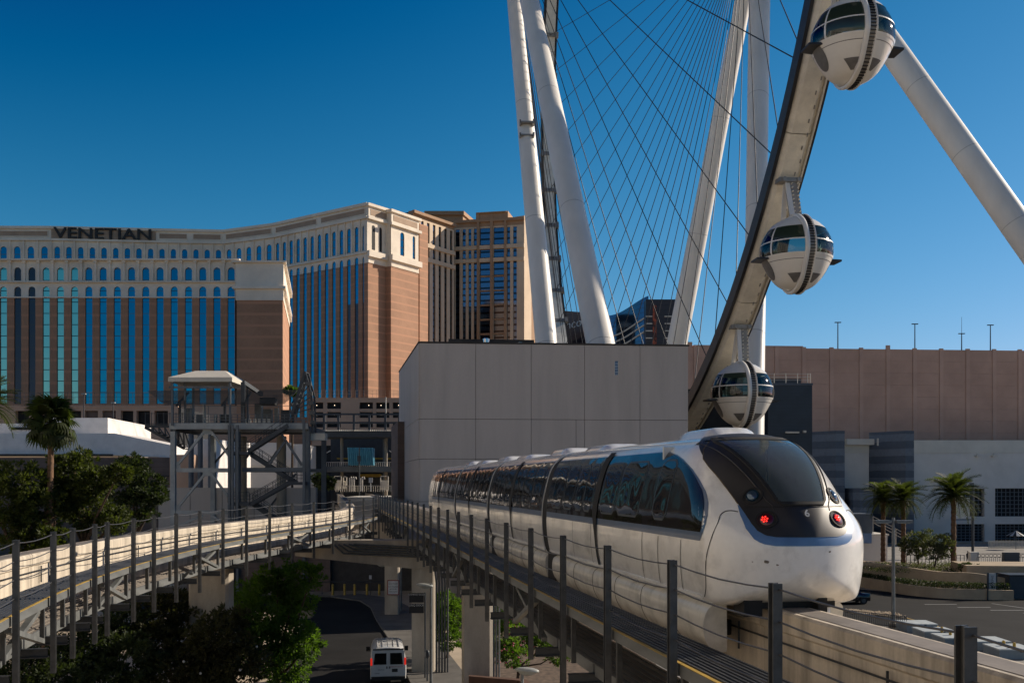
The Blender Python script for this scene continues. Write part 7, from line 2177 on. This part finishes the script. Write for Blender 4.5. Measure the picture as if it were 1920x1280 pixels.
palm_date('left date palm of the pair behind the lamp post', 1656, 936, 119, 1.8, 46, 48, seed=3)
palm_date('sunlit feather palm cut off by the left edge', -28, 762, 48, 0, 74, 40, None, 4)
def fan_frond(L, seed):
    r = random.Random(seed); m = MB()
    m.path([(0, 0, 0), (L * 0.3, 0, L * 0.05), (L * 0.55, 0, 0)], [0.03, 0.02, 0.015], 4)
    vs, fs = [], []
    n = 20
    for k in range(n):
        a = R(-115 + 230 * k / (n - 1)); d = V((math.cos(a), math.sin(a), 0.05 - 0.12 * abs(math.sin(a)))); 
        p_ = V((L * 0.52, 0, 0)); ll = L * 0.55 * (1 - 0.25 * abs(a) / 2.0) * r.uniform(0.9, 1.08)
        o = len(vs); s = d.cross(V((0, 0, 1))).normalized(); w = 0.05 * L
        tip = p_ + d * ll + V((0, 0, -0.5 * ll))
        vs += [p_, p_ + d * ll * 0.55 - s * w, tip, p_ + d * ll * 0.55 + s * w + V((0, 0, 0.01))]
        fs.append((o, o + 1, o + 2, o + 3))
    m.add(vs, fs); return m
c = P(96, 795, 60)
fp = thing('fan_palm', 'tall fan palm with a shaggy trunk standing before the white wall', 'palm tree', (c.x, 60, 0))
m = MB(); pts = []; rad = []; rr = random.Random(5)
for k in range(40):
    f = k / 39; pts.append((c.x - 0.25 * (1 - f), 60, c.z * f)); shag = f < 0.63
    rad.append((0.30 + 0.10 * rr.random()) if shag else 0.19 - 0.03 * f + 0.012 * (k % 2))
m.path(pts, rad, 12); part(fp, 'trunk', m, 'palm_bark')
m = MB(); vs, fs = [], []
for _ in range(900):
    a = rr.uniform(0, 2 * math.pi); z = rr.uniform(0.5, c.z * 0.64); d = V((math.cos(a), math.sin(a), -0.9)).normalized()
    p_ = V((c.x - 0.25 * (1 - z / c.z) + 0.25 * math.cos(a), 60 + 0.25 * math.sin(a), z)); quad_leaf(vs, fs, p_, V((d.x * 0.6, d.y * 0.6, rr.uniform(-0.6, 0.9))).normalized(), V((0, 0, 1)), 0.32, 0.10)
m.add(vs, fs); part(fp, 'trunk_boots', m, 'palm_skirt', kind='stuff')
m = MB()
m.path([(c.x + 0.25, 60, 6.2), (c.x + 0.9, 60, 6.5), (c.x + 1.6, 60, 6.0), (c.x + 2.1, 60, 5.5)], [0.04, 0.035, 0.03, 0.02], 5); part(fp, 'dead_stalk', m, 'canvas')
fm = [fan_frond(1.75, 30 + k).mesh('frond', 'fan_leaf') for k in range(4)]
for k in range(54):
    az_ = k * 2.39996 + rr.uniform(-.3, .3); f = k / 54
    el = R(82 - 150 * f + rr.uniform(-8, 8)); s = rr.uniform(0.85, 1.12)
    obj('frond', fm[k % 4], fp, Matrix.Translation((c.x, c.y, c.z + 0.1)) @ Matrix.Rotation(az_, 4, 'Z') @ Matrix.Rotation(-el, 4, 'Y') @ Matrix.Rotation(rr.uniform(-.5, .5), 4, 'X') @ Matrix.Diagonal((s, s, s, 1)))
# terracotta wall and parked vehicle glimpsed below the right walkway
m = MB(); g0 = P(925, 1240, 42); m.prism([(g0.x - 1.2, 46), (g0.x + 1.4, 45), (g0.x + 3.2, 38), (g0.x + 3.0, 38), (g0.x + 1.1, 44.7), (g0.x - 1.2, 45.7)], 0, 2.5)
single('planter_wall', m, 'terracotta', 'brown low wall under the right walkway beside the near lamp head', 'wall')
# ------------------------------------------------------------------ unseen hotel wing added to bounce sun into shade, mirrored in the train's windows
hw = thing('hotel_bounce_wing', 'long pale hotel wing added unseen beyond the left edge to bounce sun, mirrored in the train windows', 'hotel', (-66, -40, 0))
oW = V((-62, 72, 0)); eW = V((0, -1, 0))
# outward normal has to face +x: walk along -y with the outside on the right hand
WW = 250.0
nbw = 50
bays = [(WW * (k + 0.5) / nbw - 1.1, WW * (k + 0.5) / nbw + 1.1) for k in range(nbw)]
eW2 = V((0, 1, 0)); oW2 = V((-62, 72 - WW, 0))
for fl in range(14):
    z0_ = 3 + fl * 5.2
    part(hw, 'wall', hwall(oW2, eW2, WW, z0_, z0_ + 5.2, bays, z0_ + 1.2, z0_ + 3.6, False, 0.5), 'wing_wall')
m = MB(); m.box((-78, 72 - WW, -0.2), (-62.55, 72, 75)); part(hw, 'core', m, 'dark_inside')
m = MB(); m.box((-62.5, 72 - WW, -0.2), (-61.9, 72, 3.0)); m.box((-78, 72.02, -0.2), (-62.0, 72.6, 75.6)); part(hw, 'end_wall', m, 'wing_wall')
m = MB(); m.box((-62.3, 72 - WW, 75.8), (-61.0, 72.6, 77.5)); part(hw, 'cornice', m, 'wing_wall')
